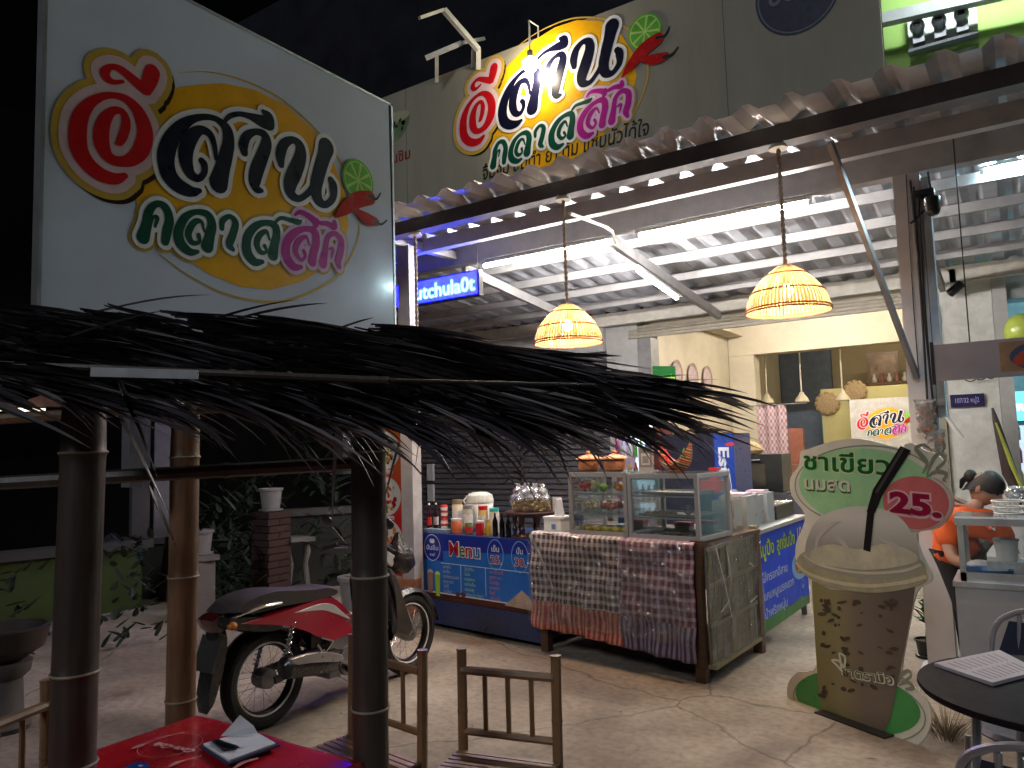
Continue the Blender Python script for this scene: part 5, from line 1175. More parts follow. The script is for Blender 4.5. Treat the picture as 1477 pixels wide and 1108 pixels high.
els = cr.color_ramp.elements; cols_ = [(0, '#a52a22'), (.22, '#d8b890'), (.34, '#8a3a1c'), (.5, '#3f6a3a'), (.62, '#d9c79a'), (.74, '#b43a30'), (.9, '#c98a50')]
els[0].color = (*srgb(cols_[0][1]), 1); els[1].position = cols_[1][0]; els[1].color = (*srgb(cols_[1][1]), 1)
for p_, c_ in cols_[2:]: e = els.new(p_); e.color = (*srgb(c_), 1)
L.new(cr.outputs[0], n['Principled BSDF'].inputs['Base Color'])
fb2 = frame(c, -cu, (0, 0, 1), -cv); b = MB(fb2); vs = []; nn = 22
for i in range(nn+1):
    t = -1+2*i/nn; x_ = .125*math.sin(t*1.35)/math.sin(1.35)*1.02; base_ = .03+.085*abs(t)**2.2; top_ = .075+.155*abs(t)**2.0; wd3 = .075*(1-abs(t)**2.5)+.006
    for (yy, zz) in ((0, base_-.03), (.7, base_), (1, (base_+top_)/2), (.95, top_), (.8, top_-.004), (0, base_+.01), (-.8, top_-.004), (-.95, top_), (-1, (base_+top_)/2), (-.7, base_)): vs.append((x_, zz+.002, yy*wd3))
b.add(vs, [(i*10+j, (i+1)*10+j, (i+1)*10+(j+1) % 10, i*10+(j+1) % 10) for i in range(nn) for j in range(10)]).build('bowl', strp, bt, True)
fb3 = MB(fb2)
MB().lathe([(.05, 0), (.055, .01), (.045, .02)], c, 18).build('foot', clay, bt, True)
for k, (x_, m) in enumerate(((-.04, tom), (.045, lime_m), (.06, beige))): MB().lathe([(.028, 0), (.02, .06), (.003, .13)], fb2(V(x_, .045, 0)), 12, Matrix.Rotation((-.3, .2, .3)[k], 3, 'Y')).build('rope_tassel', m, bt, True)
# ================================================================ GOODS ON THE MENU COUNTER
def bottle(a, b_, z, r, h, mglass, mcap, label, neck=.35, lab=None, grp='bottles and jars on the drinks counter', nm='bottle', cat='bottle'):
    c = CP(a, b_, z+.001); t = thing(nm, label, cat, c, group=grp)
    nr = r*neck
    MB().lathe([(r*.94, 0), (r, .006), (r, h*.58), (nr*1.2, h*.78), (nr, h*.84), (nr, h*.93)], c, 16).build('body', mglass, t, True)
    MB().lathe([(nr*1.25, h*.931), (nr*1.25, h), (.001, h+.001)], c, 12).build('cap', mcap, t, True)
    if lab: MB().lathe([(r*1.012, h*.18), (r*1.012, h*.48)], c, 16).build('label', lab, t, True)
    return t
def jar(a, b_, z, r, h, body, lid, label, lab=None, cat='jar', nm='jar', lidh=.14):
    c = CP(a, b_, z+.001); t = thing(nm, label, cat, c, group='bottles and jars on the drinks counter')
    MB().lathe([(r*.96, 0), (r, .005), (r, h*(1-lidh)-.012), (r*.9, h*(1-lidh))], c, 20).build('body', body, t, True)
    MB().lathe([(r*.95, h*(1-lidh)+.001), (r*.97, h), (.001, h+.001)], c, 20).build('lid', lid, t, True)
    if lab: MB().lathe([(r*1.01, h*.2), (r*1.01, h*.66)], c, 20).build('label', lab, t, True)
    return t
def apx(px, b_): return (onp(px, 750, CP(0, b_, 0), cv)-Pc).dot(cu)
dkg = mat('dark_syrup', (.03, .004, .01), .12, 0, .2, 6, 0, coat=.6); redg = mat('red_syrup', (.4, .01, .02), .15, 0, .2, 6, 0, coat=.6); blkg = mat('soy_black', (.008, .006, .006), .12, coat=.6)
redcap = mat('red_cap', (.5, .01, .015), .35); gold = mat('gold_lid', (.36, .28, .16), .35, .6); orng = mat('orange_drink', (.55, .13, .05), .35, 0, .2, 15); crm = mat('cream_powder', (.6, .52, .4), .5, 0, .2, 15); ylw = mat('yellow_cap', (.6, .40, .03), .35); whl = mat('label_white', (.6, .56, .54), .5, 0, .25, 40); rdl = mat('label_red', (.5, .03, .03), .4, 0, .3, 30); grl = mat('label_green', (.08, .2, .06), .4, 0, .3, 30); teal = mat('teal_lid', (.05, .42, .42), .35)
z_ = HM
bottle(apx(619, .2), .2, z_, .024, .25, dkg, white_p, 'dark syrup bottle with a white cap at the left end of the drinks counter', lab=rdl)
bottle(apx(629, .26), .26, z_, .024, .25, dkg, white_p, 'second dark syrup bottle, just left of the red and white tins', lab=whl)
for k in range(2):
    c = CP(apx(641, .2), .2, z_+.001+.122*k); t = thing('condensed_milk_tin', ('lower red and white tin of the stack on the drinks counter', 'upper red and white tin of the stack on the drinks counter')[k], 'tin', c, group='stacked red and white tins')
    MB().lathe([(.030, 0), (.032, .003), (.032, .116), (.030, .12)], c, 20).build('tin', rdl, t, True)
    for z2 in (.02, .07): MB().lathe([(.0326, z2), (.0326, z2+.028)], c, 20).build('label_band', whl, t, True)
jar(apx(658, .14), .14, z_, .048, .13, orng, whl, 'orange filled square shouldered jar in front of the gold lidded one', cat='jar')
jar(apx(660, .28), .28, z_, .050, .285, crm, gold, 'tall cream jar with a gold lid, tallest on the drinks counter', lab=whl)
jar(apx(676, .13), .13, z_, .036, .10, mat('olive_jar', (.15, .14, .07), .3), grl, 'small squat green and red jar in the front row', lab=rdl)
jar(apx(675, .27), .27, z_, .046, .24, mat('grey_jar', (.36, .34, .28), .3, 0, .3, 20), alu, 'grey jar with a silver lid behind the green and red one', lab=whl)
jar(apx(692, .12), .12, z_, .036, .125, redg, whl, 'bright red jar with a pale lid in the front row', cat='jar')
jar(apx(697, .25), .25, z_, .044, .24, mat('yellow_jar', (.5, .36, .12), .4, 0, .3, 20), redcap, 'pale yellow jar with a red lid', lab=whl)
bottle(apx(704, .12), .12, z_, .022, .14, mat('mustard', (.5, .3, .03), .35), ylw, 'small mustard yellow bottle beside the red jar', .6)
for k, px in enumerate((714, 724, 733)): bottle(apx(px, .13), .13, z_, .024, .21-.01*k, blkg, (alu, blackp, blackp)[k], ('black sauce bottle with a silver cap, left of three', 'black sauce bottle in the middle of three', 'black sauce bottle nearest the turned wooden stand')[k])
jar(apx(713, .3), .3, z_, .045, .22, crm, teal, 'jar with a teal lid behind the black sauce bottles', lab=whl)
# white kettle-like cooker lid
c = CP(apx(693, .46), .46, z_+.001); t = thing('rice_cooker', 'white rounded rice cooker behind the jars on the drinks counter', 'rice cooker', c)
MB().lathe([(.11, 0), (.12, .02), (.125, .24), (.12, .25)], c, 26).build('body', white_p, t, True); MB().lathe([(.128, .251), (.13, .27), (.115, .32), (.07, .345), (.001, .35)], c, 26).build('lid', mat('greyish_white', (.55, .55, .5), .35), t, True)
MB().tube([c+V(-.1, -.05, .2), c+V(-.14, -.07, .27), c+V(-.08, -.04, .33)], .012).build('handle', white_p, t, True)
b = MB(); cbox(b, apx(646, .08), apx(612, .08), .07, .16, z_+.001, z_+.03).build('napkin_pack', mat('blue_grey_pack', (.16, .22, .30), .5, 0, .3, 20), label='flat blue grey pack at the left front corner of the drinks counter', cat='pack')
# turned wooden stand with snack baskets
c = CP(apx(768, .30), .30, z_+.001); dkwood = mat('turned_wood', (.07, .025, .018), .35, 0, .3, 8, .1, coat=.3)
st = thing('wooden_stand', 'dark turned wood tray stand behind the Menu banner, holding bagged crisps', 'wooden stand', c)
MB().lathe([(.001, .175), (.20, .178), (.235, .195), (.24, .208), (.23, .212), (.2, .20), (.001, .196)], c, 34).build('tray', dkwood, st, True)
for i in range(7):
    a = i*2*math.pi/7+.2; q = c+V(.15*math.cos(a), .15*math.sin(a), 0)
    MB().lathe([(.024, 0), (.028, .01), (.014, .03), (.026, .07), (.012, .10), (.022, .14), (.026, .172)], q, 12).build('turned_leg', dkwood, st, True)
MB().lathe([(.19, 0), (.2, .004), (.19, .008)], c, 30).build('base_ring', dkwood, st, True)
crisp = mat('banana_crisp', (.78, .52, .16), .5, 0, .35, 25, .2)
bs = thing('crisp_basket', 'round clear basket heaped with knotted bags of golden crisps on the wooden stand', 'basket', c+V(0, 0, .213))
b = MB()
for i in range(110):
    a = rndc.random()*6.28; r = .155*rndc.random()**.5; b.ball(c+V(r*math.cos(a), r*math.sin(a), .222+rndc.random()*.075), .017, 6, 4, (1.2, 1, .5), Matrix.Rotation(rndc.random()*3, 3, 'X'))
tag(b.build('crisps', crisp, bs, True), kind='stuff')
MB().lathe([(.15, .214), (.165, .22), (.19, .30), (.193, .305)], c, 30).build('basket_side', thin('basket_plastic', (.9, .88, .84), .3, .12, .06), bs, True)
for i in range(26):
    a = i*2.4; r = .16*((i % 16+.5)/16)**.5; q = c+V(r*math.cos(a), r*math.sin(a), .30+rndc.random()*.02+(.045 if i > 15 else 0)); b = MB()
    b.lathe([(.001, -.01), (.035, .0), (.04, .022), (.012, .048), (.008, .054), (.024, .078)], q, 9)
    b.v = [p+V(rndc.uniform(-.006, .006), rndc.uniform(-.006, .006), rndc.uniform(-.004, .004)) for p in b.v]
    b.build('knotted_bag', thin('knot_bag', (.92, .92, .92), .7, .2, .22), bs)
cbox(MB(), apx(813, .36), apx(800, .36), .34, .345, z_+.13, z_+.33).build('price_card', whl, label='white upright card with blue foot at the right end of the wooden stand', cat='card')
t = thing('tissue_tub', 'white square tub with a folded paper cone by the left glass case', 'tub', CP(split-.06, .16, HT+.001))
cbox(MB(), split-.17, split-.0, .10, .26, HT+.001, HT+.10).build('tub', white_p, t); cbox(MB(), split-.175, split+.005, .095, .265, HT+.101, HT+.118).build('lid', white_p, t)
MB().lathe([(.05, .119), (.028, .25), (.02, .26)], CP(split-.10, .18, HT), 4).build('paper_cone', paper, t); cbox(MB(), split-.12, split-.08, .096, .0995, HT+.02, HT+.06).build('label', mat('label_blue', (.1, .2, .4), .5), t)
# dark plant silhouette behind the stand
def plant(nm, loc, hgt, n_, L0, w_, m, label, cat='plant', pot=None, stem=True, drp=1.6, seed=1, grp=None):
    r_ = random.Random(seed); t = thing(nm, label, cat, loc, group=grp); loc = Vector(loc); z0 = 0
    if pot:
        pr_, ph_, pm = pot; MB().lathe([(pr_*.72, 0), (pr_*.74, .01), (pr_*.95, ph_*.9), (pr_*1.06, ph_*.9), (pr_*1.06, ph_), (pr_*.95, ph_), (pr_*.9, ph_*.86), (.001, ph_*.85)], loc, 24).build('pot', pm, t, True)
        MB().lathe([(pr_*.8, .0), (pr_*1.0, .002), (pr_*1.05, .02), (pr_*.98, .022)], loc+V(0, 0, -.0), 24).build('saucer', pm, t, True); z0 = ph_*.85
    if stem: MB().tube([loc+V(0, 0, z0), loc+V(.01, .01, z0+hgt*.5), loc+V(0, .02, z0+hgt)], [.012, .009, .005], 6).build('stem', mat('stem_brown', (.05, .035, .02), .7), t)
    b = MB()
    for i in range(n_):
        a = i*2.4+r_.random()*.5; hh = z0+hgt*((.35 if stem else .02)+(.65 if stem else .9)*r_.random()); d = V(math.cos(a), math.sin(a), r_.uniform(.1, 1.3)); leaf(b, loc+V(0, 0, hh)+(V(0, 0, 0) if stem or pot else V(r_.gauss(0, .16), r_.gauss(0, .16), 0)*hgt*(1.1-.5*hh/hgt)), d, L0*r_.uniform(.6, 1.1), w_*r_.uniform(.7, 1.1), drp*r_.uniform(.6, 1.8), r_.uniform(-.5, .5), 6)
    b.build('foliage', m, t)
    return t
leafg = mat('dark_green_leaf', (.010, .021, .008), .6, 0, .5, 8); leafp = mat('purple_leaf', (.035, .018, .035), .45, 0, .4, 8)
plant('potted_dracaena', ony(752, 780, 8.2)*V(1, 1, 0) if 0 else V(*ony(752, 700, 8.2).xy, 0), 1.75, 44, .42, .06, leafp, 'dark purple leaved potted plant in front of the roller shutter', pot=(.16, .3, mat('grey_pot', (.1, .1, .1), .6)), seed=3)
# ================================================================ BEHIND THE CASES
# lit drinks fridge
fp = atd(917, 690, 9.1); fx0, fx1 = onp(890, 700, fp, V(0, 1, 0)).x, onp(948, 700, fp, V(0, 1, 0)).x; fy = fp.y; ftop = ony(915, 611, fy).z
fr = thing('drinks_fridge', 'lit glass door drinks fridge standing behind the glass cases', 'fridge', ((fx0+fx1)/2, fy+.3, 0))
MB().bbox(fx0, fx0+.03, fy, fy+.55, 0, ftop).build('side_panel', mat('magenta_trim', (.25, .01, .06), .35), fr); MB().bbox(fx1-.03, fx1, fy, fy+.55, 0, ftop).build('side_panel', mat('fridge_dark_red', (.1, .01, .02), .35), fr)
MB().bbox(fx0+.031, fx1-.031, fy+.5, fy+.55, .1, ftop).build('back_panel', emi('fridge_glow', (.65, .85, 1), 1.1), fr); MB().bbox(fx0+.031, fx1-.031, fy, fy+.49, ftop-.16, ftop).build('header', emi('fridge_header', (.55, .7, 1), 1.5), fr)
MB().bbox(fx0+.031, fx1-.031, fy+.002, fy+.49, 0, .2).build('base', blackp, fr)
MB().bbox(fx0+.03, fx1-.03, fy-.012, fy-.004, .2, ftop-.17).build('door_glass', gl, fr)
fcols = [mat('can_%s' % k, c, .3, 0, .2, 20) for k, c in (('blue', (.03, .1, .5)), ('yellow', (.6, .5, .08)), ('red', (.5, .03, .03)), ('white', (.6, .6, .62)), ('green', (.1, .35, .08)))]
for k in range(5):
    z2 = .35+k*.27; MB().bbox(fx0+.032, fx1-.032, fy+.03, fy+.45, z2, z2+.01).build('shelf', white_p, fr); nb = 6
    for i in range(nb):
        x_ = fx0+.07+(fx1-fx0-.14)*i/(nb-1); MB().lathe([(.028, 0), (.03, .01), (.03, .12), (.013, .17), (.013, .2)], (x_, fy+.08, z2+.011), 10).build('bottle', fcols[(k*2+i//2) % 5], fr, True)
# blue side cooler
cx0 = atd(1036, 640, 8.2); cyy = cx0.y
c0 = onp(1030, 640, cx0, V(0, 1, 0)); c1 = onp(1052, 640, cx0, V(0, 1, 0)); zt2 = ony(1036, 624, cyy).z
ck = thing('blue_cooler', 'tall blue drinks cooler seen edge on with red and white script', 'cooler', (c0.x-.3, cyy+.2, 0))
wdt = .62
MB().bbox(c0.x-wdt, c0.x, cyy, cyy+.6, 0, zt2).build('cabinet', mat('cooler_black', (.012, .014, .03), .3), ck)
MB().bbox(c0.x+.001, c1.x+.05, cyy-.01, cyy+.58, 0.02, zt2-.01).build('side_panel', mat('cooler_blue', (.015, .05, .30), .3), ck)
b = MB(frame((c0.x+.03, cyy-.014, 0), (0, 0, -1), (1, 0, 0), (0, -1, 0))); b.mt(wht).text('Est', -zt2+.16, .02, .16, 0, .03, wid=.3); b.mt(rdl).ell(-zt2+.13, .15, .02, .05, .001); b.mt(wht).stroke([(-.9, .13, .01), (-1.1, .14, .006), (-1.3, .12, .012)], .001); b.build('script', parent=ck)
t = thing('woven_tray', 'shallow woven tray on top of the tall blue drinks cooler', 'woven tray', (c0.x-.2, cyy+.3, zt2+.001)); MB().lathe([(.10, 0), (.2, .03), (.21, .045), (.19, .035), (.001, .01)], (c0.x-.2, cyy+.3, zt2+.001), 20).build('tray', ring_m, t, True)
# clear containers on the right stretch of counter
fez = .902
def fe3(a, d, z): return fe(V(a, z, -d))
def boxf(b, a0, a1, d0, d1, z0, z1): return b.add([fe3(a, d, z) for z in (z0, z1) for d in (d0, d1) for a in (a0, a1)], [(0, 2, 3, 1), (4, 5, 7, 6), (0, 1, 5, 4), (2, 6, 7, 3), (0, 4, 6, 2), (1, 3, 7, 5)])
t = thing('clear_box', 'clear plastic bin holding stick skewers at the counter corner', 'plastic bin', fe3(-.22, .12, HT)); b = MB()
for sp_ in ((-.30, -.297, .05, .22), (-.12, -.117, .05, .22), (-.297, -.12, .05, .053), (-.297, -.12, .217, .22)): boxf(b, *sp_, HT+.001, HT+.23)
b.build('bin', thin('bin_clear', (.88, .9, .9), .5, .1, .22), t)
for k in range(10): MB().tube([fe3(-.28+.014*k, .08+.1*rndc.random(), HT+.004), fe3(-.28+.014*k+rndc.uniform(-.02, .02), .08+.1*rndc.random(), HT+.27)], .0025, 5).build('skewer', beige, t)
for k, (a0, a1, d0, h_, lb_) in enumerate(((.02, .30, .06, .26, 'frosted white plastic bin with pink lid tops, nearest on the grill counter'), (.34, .56, .10, .24, 'frosted white plastic bin second on the grill counter'), (.60, .78, .08, .25, 'narrow frosted bin third on the grill counter'))):
    t = thing('frosted_bin', lb_, 'plastic bin', fe3((a0+a1)/2, d0+.1, fez), group='frosted bins on the grill counter')
    boxf(MB(), a0, a1, d0, d0+.22, fez, fez+h_).build('bin', mat('frosted_plastic', (.55, .58, .6), .3, 0, .1, 6, .02, trans=.35), t); boxf(MB(), a0+.03, a1-.03, d0+.03, d0+.19, fez+h_+.001, fez+h_+.018).build('lid', mat('pale_pink_lid', (.6, .42, .5), .4), t)
item('red_scale', boxf(boxf(MB(), .35, .62, .40, .58, fez+.26, fez+.36), .44, .52, .44, .52, fez+.361, fez+.47), mat('red_plastic', (.5, .015, .02), .3, coat=.4), 'bright red plastic kitchen gadget behind the frosted bins', 'kitchen gadget', sm=False)
t = thing('grill_rack', 'low black grill with a wire rack on the grill counter', 'grill', fe3(.95, .3, fez)); boxf(MB(), .84, 1.36, .08, .5, fez, fez+.12).build('body', mat('grill_black', (.03, .03, .032), .4, .3), t)
for k in range(12): MB().tube([fe3(.86+.042*k, .08, fez+.13), fe3(.86+.042*k, .5, fez+.13)], .004, 5).build('bar', chrome, t)
bag_ = MB().lathe([(.03, 0), (.10, .02), (.13, .09), (.09, .15), (.02, .19), (.05, .25), (.03, .27)], fe3(.72, .42, fez+.0), 14); bag_.v = [p+V(rndc.uniform(-.008, .008), rndc.uniform(-.008, .008), 0) for p in bag_.v]
item('tied_bag', bag_, thin('bag_clear2', (.92, .92, .94), .8, .15, .3), 'tied clear plastic bag standing on the grill counter', 'plastic bag')
# ---- toaster oven + basket in the room
q = atd(1100, 700, 9.6); t = thing('oven_rack', 'black oven on a dark rack deep inside the cream room', 'oven', (q.x, q.y, 0))
MB().bbox(q.x-.36, q.x+.36, q.y-.2, q.y+.3, 0, .95).build('rack', steel_dk, t); MB().bbox(q.x-.33, q.x+.3, q.y-.18, q.y+.28, .96, 1.42).build('oven', mat('oven_black', (.04, .04, .035), .35, .2), t); MB().bbox(q.x-.28, q.x+.1, q.y-.19, q.y-.182, 1.02, 1.3).build('oven_door', mat('oven_glass', (.09, .08, .06), .1), t)
MB().tube([(q.x-.25, q.y-.22, 1.35), (q.x+.05, q.y-.22, 1.35)], .01).build('handle', chrome, t)
c = V(q.x-.12, q.y, 1.421); item('rice_basket', MB().lathe([(.06, 0), (.13, .01), (.155, .05), (.12, .12), (.05, .16), (.02, .17)], c, 16), mat('straw_basket', (.45, .33, .16), .7, 0, .3, 30, .4), 'rounded straw basket sitting on the black oven inside the room', 'basket')
t = thing('wire_cage', 'chrome wire cage basket right of the black oven in the room', 'wire basket', (q.x+.75, q.y-.4, .95)); b = MB()
for i in range(9):
    for z0_, in ((0,),): b.tube([(q.x+.5+.05*i, q.y-.45, .95), (q.x+.52+.045*i, q.y-.42, 1.3)], .004, 4)
for z2 in (.96, 1.08, 1.2, 1.3): b.tube([(q.x+.48, q.y-.45, z2), (q.x+.93, q.y-.45, z2)], .005, 5)
tag(b.build('wires', chrome, t), kind='stuff'); MB().bbox(q.x+.45, q.x+.95, q.y-.55, q.y-.1, 0, .94).build('stand', steel_dk, t)
# ---- wall decor
for k, (px, py, w_, h_) in enumerate(((975, 540, 14, 34), (998, 544, 13, 30), (1019, 547, 12, 26))):
    p = onx(px, py, -3.955); t = thing('wall_plate', ('left decorated wall plate of three on the cream side wall', 'middle decorated wall plate of three on the cream side wall', 'right decorated wall plate of three on the cream side wall')[k], 'wall plate', p, group='decorated plates on the cream wall')
    R_ = Matrix.Rotation(math.pi/2, 3, 'Y'); MB().lathe([(.001, .0), (.19, .005), (.205, .025), (.19, .02), (.16, .012), (.001, .012)], p, 28, R_).build('plate', mat('plate_rim', (.32, .22, .2), .4, 0, .5, 30), t, True)
    MB().lathe([(.001, .0135), (.155, .0135)], p, 28, R_).build('plate_centre', mat('plate_floral', (.42, .34, .36), .4, 0, .35, 22), t, True)
A_ = ony(941, 528, 8.9); B_ = ony(975, 555, 8.9)
t = thing('green_shop_sign', 'small green hanging sign with yellow Thai letters beside the cream wall', 'sign', A_); f_ = frame((A_.x, 8.9, B_.z-.05), (1, 0, 0), (0, 0, 1), (0, -1, 0)); wS = B_.x-A_.x; hS = A_.z-B_.z+.05
MB(f_).mt(flat('sign_green', '#1a6a2c', .4)).prism([(0, 0), (wS, 0), (wS, hS-.03), (0, hS)], -.01, 0).build('panel', parent=t); MB(f_).mt(flat('print_lime', '#bcd82a', .4)).text('ส้มปลาร้า', .02, hS*.25, .13, .002, .02, wid=wS*.9).build('lettering', parent=t)
# poster with the logo inside
YP = 12.2; a = ony(1230, 655, YP); b_ = ony(1330, 570, YP)
t = thing('logo_poster', 'glossy white poster with the Thai logo propped inside the room left of the column', 'poster', (a.x+.5, YP, 0)); f_ = frame((a.x, YP, 0), (1, 0, 0), (0, 0, 1), (0, -1, 0)); pw = .0+b_.x-a.x
zp1 = ony(1260, 575, YP).z; MB(f_).mt(mat('poster_white', (.5, .48, .45), .25, coat=.5)).prism([(0, .3), (pw+.35, .3), (pw+.35, zp1), (0, zp1)], -.03, 0).build('board', parent=t)
k_ = (f_.px(1325, 620)[0]-f_.px(1238, 610)[0])/(u1-u0); o2 = (f_.px(1238, 610)[0]-u0*k_, f_.px(1260, 595)[1]-vtop*k_)
logo(lambda p: f_(V(o2[0]+p.x*k_, o2[1]+p.y*k_, p.z)), t, .002, False)
# flower wall ornaments
for k, (px, py, r) in enumerate(((1193, 582, .16), (1233, 565, .15))):
    p = ony(px, py, 13.9); t = thing('woven_flower_ornament', ('scalloped woven wall ornament, left and lower of two on the yellow wall', 'scalloped woven wall ornament behind the right small pendant')[k], 'wall ornament', p, group='woven flower ornaments')
    b = MB()
    for i in range(12): a = i*math.pi/6; b.ball(p+V(r*math.cos(a), 0, r*math.sin(a)), .052, 10, 6, (1, .3, 1))
    b.build('petals', mat('woven_tan', (.26, .18, .09), .7, 0, .4, 40, .4), t, True); MB().lathe([(r, -.01), (r, .02), (r*.4, .03), (.001, .03)], p, 24, Matrix.Rotation(math.pi/2, 3, 'X')).build('centre', mat('woven_tan2', (.3, .21, .11), .7, 0, .4, 40, .4), t, True)
# altar shelf
p = ony(1281, 552, 14.6); t = thing('altar_shelf', 'small dark wall shelf with a framed picture and offerings in the room', 'shelf', p); MB().bbox(p.x-.42, p.x+.38, 14.35, 14.9, p.z-.05, p.z).build('shelf_board', brown_w, t); MB().bbox(p.x-.04, p.x+.04, 14.7, 14.8, p.z-.45, p.z-.051).build('bracket', brown_w, t)
MB().bbox(p.x-.33, p.x+.18, 14.7, 14.73, p.z+.02, p.z+.55).build('picture_frame', mat('frame_dark', (.08, .045, .03), .4), t); MB().bbox(p.x-.28, p.x+.13, 14.69, 14.699, p.z+.07, p.z+.5).build('picture', mat('picture_brown', (.14, .09, .06), .4, 0, .8, 8), t)
for i in range(5): MB().lathe([(.04, 0), (.05, .05), (.02, .12), (.03, .16)], (p.x-.2+.12*i, 14.5, p.z+.001), 10).build('offering', mat('offering%d' % (i % 2), ((.3, .28, .26), (.14, .06, .05))[i % 2], .4), t, True)
# small pendants
for k, (px, pt, pb, Y_) in enumerate(((1107, 515, 582, 12.9), (1157, 506, 580, 12.9), (1216, 500, 578, 12.9))):
    p = ony(px, pb, Y_); zt3 = ony(px, pt-6, Y_).z; t = thing('small_pendant_lamp', ('small unlit bell pendant, left of three inside the room', 'small unlit bell pendant, middle of three inside the room', 'small unlit bell pendant, right of three in front of a woven ornament')[k], 'pendant lamp', p, group='small unlit pendants inside the room')
    MB().lathe([(.11, 0), (.115, .01), (.09, .07), (.045, .12), (.03, .16), (.001, .17)], p, 20).build('shade', mat('cream_shade', (.48, .42, .3), .5), t, True); MB().tube([p+V(0, 0, .17), V(p.x, p.y, 3.6)], .012, 6).build('rod', mat('cream_rod', (.5, .46, .38), .5), t)
# towel
p = atd(1115, 630, 11.2); t = thing('hanging_towel', 'red and white checked towel hanging in the dark passage of the room', 'towel', p); me_ = MB(); n1, n2 = 16, 16; ztt = atd(1115, 585, 11.2).z; zbb = atd(1115, 665, 11.2).z; ww = .42
ckt = MC.get('x') or mat('towel_red', (.3, .13, .15), .9, 0, .3, 10)
me_.mt(ckt).mt(mat('towel_white', (.42, .36, .38), .9)); me_.mt(ckt)
for i in range(n1):
    for j in range(n2):
        me_.mt(MC['towel_white'] if (i % 2 == 0 or j % 2 == 0) and not (i % 2 == 0 and j % 2 == 0) else (ckt if i % 2 else mat('towel_pink', (.34, .2, .22), .9)))
        x0_, x1_ = -ww/2+ww*i/n1, -ww/2+ww*(i+1)/n1; z0_, z1_ = zbb+(ztt-zbb)*j/n2, zbb+(ztt-zbb)*(j+1)/n2
        f2 = lambda x: .02*math.sin(x*40); me_.add([(p.x+x0_, p.y+f2(x0_), z0_), (p.x+x1_, p.y+f2(x1_), z0_), (p.x+x1_, p.y+f2(x1_), z1_), (p.x+x0_, p.y+f2(x0_), z1_)], [(0, 1, 2, 3)])
me_.build('towel', parent=t); MB().tube([(p.x-.4, p.y, ztt+.01), (p.x+.5, p.y, ztt+.01)], .008).build('rail', steel_dk, t)
MB().bbox(p.x-.4+.62, p.x+.42, p.y+.02, p.y+.1, 0, ztt-.35).build('locker', mat('rust_red', (.22, .07, .04), .7), label='rust red panel beside the checked towel', cat='panel')
# ================================================================ TEA STANDEE (flat printed cut-out board)
Sa = onz(1152, 1012, 0); Sb = onz(1333, 1078, 0); su = (Sb-Sa); su.z = 0; su.normalize(); snn = V(su.y, -su.x, 0)
if snn.dot(C0-Sa) < 0: snn = -snn
Sm = (Sa+Sb)/2
fS = frame(Sm, su, (0, 0, 1), snn)
sd = thing('iced_tea_standee', 'tall cut-out board printed with an iced green tea cup and green and red price ovals', 'standee', Sm)
def sp(pts): return [fS.px(*p) for p in pts]
def smooth(pts, n=5):
    P = spline([(*p, 0) for p in [pts[-1]]+pts+[pts[0], pts[1]]], n); return [(p.x, p.y) for p in P[n:-n]][:-1]
out = sp([(1152, 672), (1140, 690), (1142, 715), (1160, 740), (1158, 760), (1148, 785), (1150, 815), (1168, 835), (1172, 880), (1178, 960), (1150, 970), (1136, 988), (1140, 1015), (1175, 1045), (1230, 1068), (1290, 1080), (1325, 1074), (1342, 1045), (1338, 1012), (1312, 985), (1300, 975), (1308, 920), (1322, 855), (1342, 840), (1342, 825), (1330, 800), (1322, 770), (1352, 762), (1372, 740), (1374, 715), (1362, 695), (1368, 675), (1350, 655), (1335, 650), (1318, 640), (1305, 641), (1298, 646), (1240, 633), (1200, 637), (1165, 648), (1155, 652)])
stb = flat('standee_cream', '#e6dfca', .3); MB(fS).mt(stb).prism(smooth(out, 4), -.012, 0).build('board', parent=sd)
lev = [0.0]
def L_(m, nm='print'):
    lev[0] += .0007
    return MB(fS).mt(m)
def padd(b, nm): return b.build(nm, parent=sd)
def ellp(cx, cy, rx, ry, rot=0, n=36): return [fS.px(cx+rx*math.cos(t)*math.cos(rot)-ry*math.sin(t)*math.sin(rot), cy+rx*math.cos(t)*math.sin(rot)+ry*math.sin(t)*math.cos(rot)) for t in [2*math.pi*i/n for i in range(n)]]
def strokep(b, pts, h, g=0):
    w = abs(fS.px(1250, 800)[0]-fS.px(1251, 800)[0]); return b.stroke([(*fS.px(x, y), ww*w*1.1) for x, y, ww in pts], h, g)
def gradm(k, stops, axis=2, sc=1, off=0, noise=.1):
    m = bpy.data.materials.new(k); m.use_nodes = True; n = m.node_tree.nodes; L = m.node_tree.links; tc = n.new('ShaderNodeTexCoord'); se = n.new('ShaderNodeSeparateXYZ'); L.new(tc.outputs['Object'], se.inputs[0])
    ma = n.new('ShaderNodeMath'); ma.operation = 'MULTIPLY_ADD'; ma.inputs[1].default_value = sc; ma.inputs[2].default_value = off; L.new(se.outputs[axis], ma.inputs[0])
    r = n.new('ShaderNodeValToRGB'); L.new(ma.outputs[0], r.inputs[0]); e = r.color_ramp.elements; e[0].position = stops[0][0]; e[0].color = (*srgb(stops[0][1]), 1); e[1].position = stops[1][0]; e[1].color = (*srgb(stops[1][1]), 1)
    for p, c in stops[2:]: q = e.new(p); q.color = (*srgb(c), 1)
    L.new(r.outputs[0], n['Principled BSDF'].inputs['Base Color']); n['Principled BSDF'].inputs['Roughness'].default_value = .3; return m
gr1 = gradm('print_green_oval', [(0, '#4f9a50'), (1, '#9cc48c')], 0, 1/abs(fS.px(1375, 700)[0]-fS.px(1140, 700)[0])*-1.2, .35)
b = MB(fS); b.mt(flat('standee_line', '#8f9a80', .3)); 
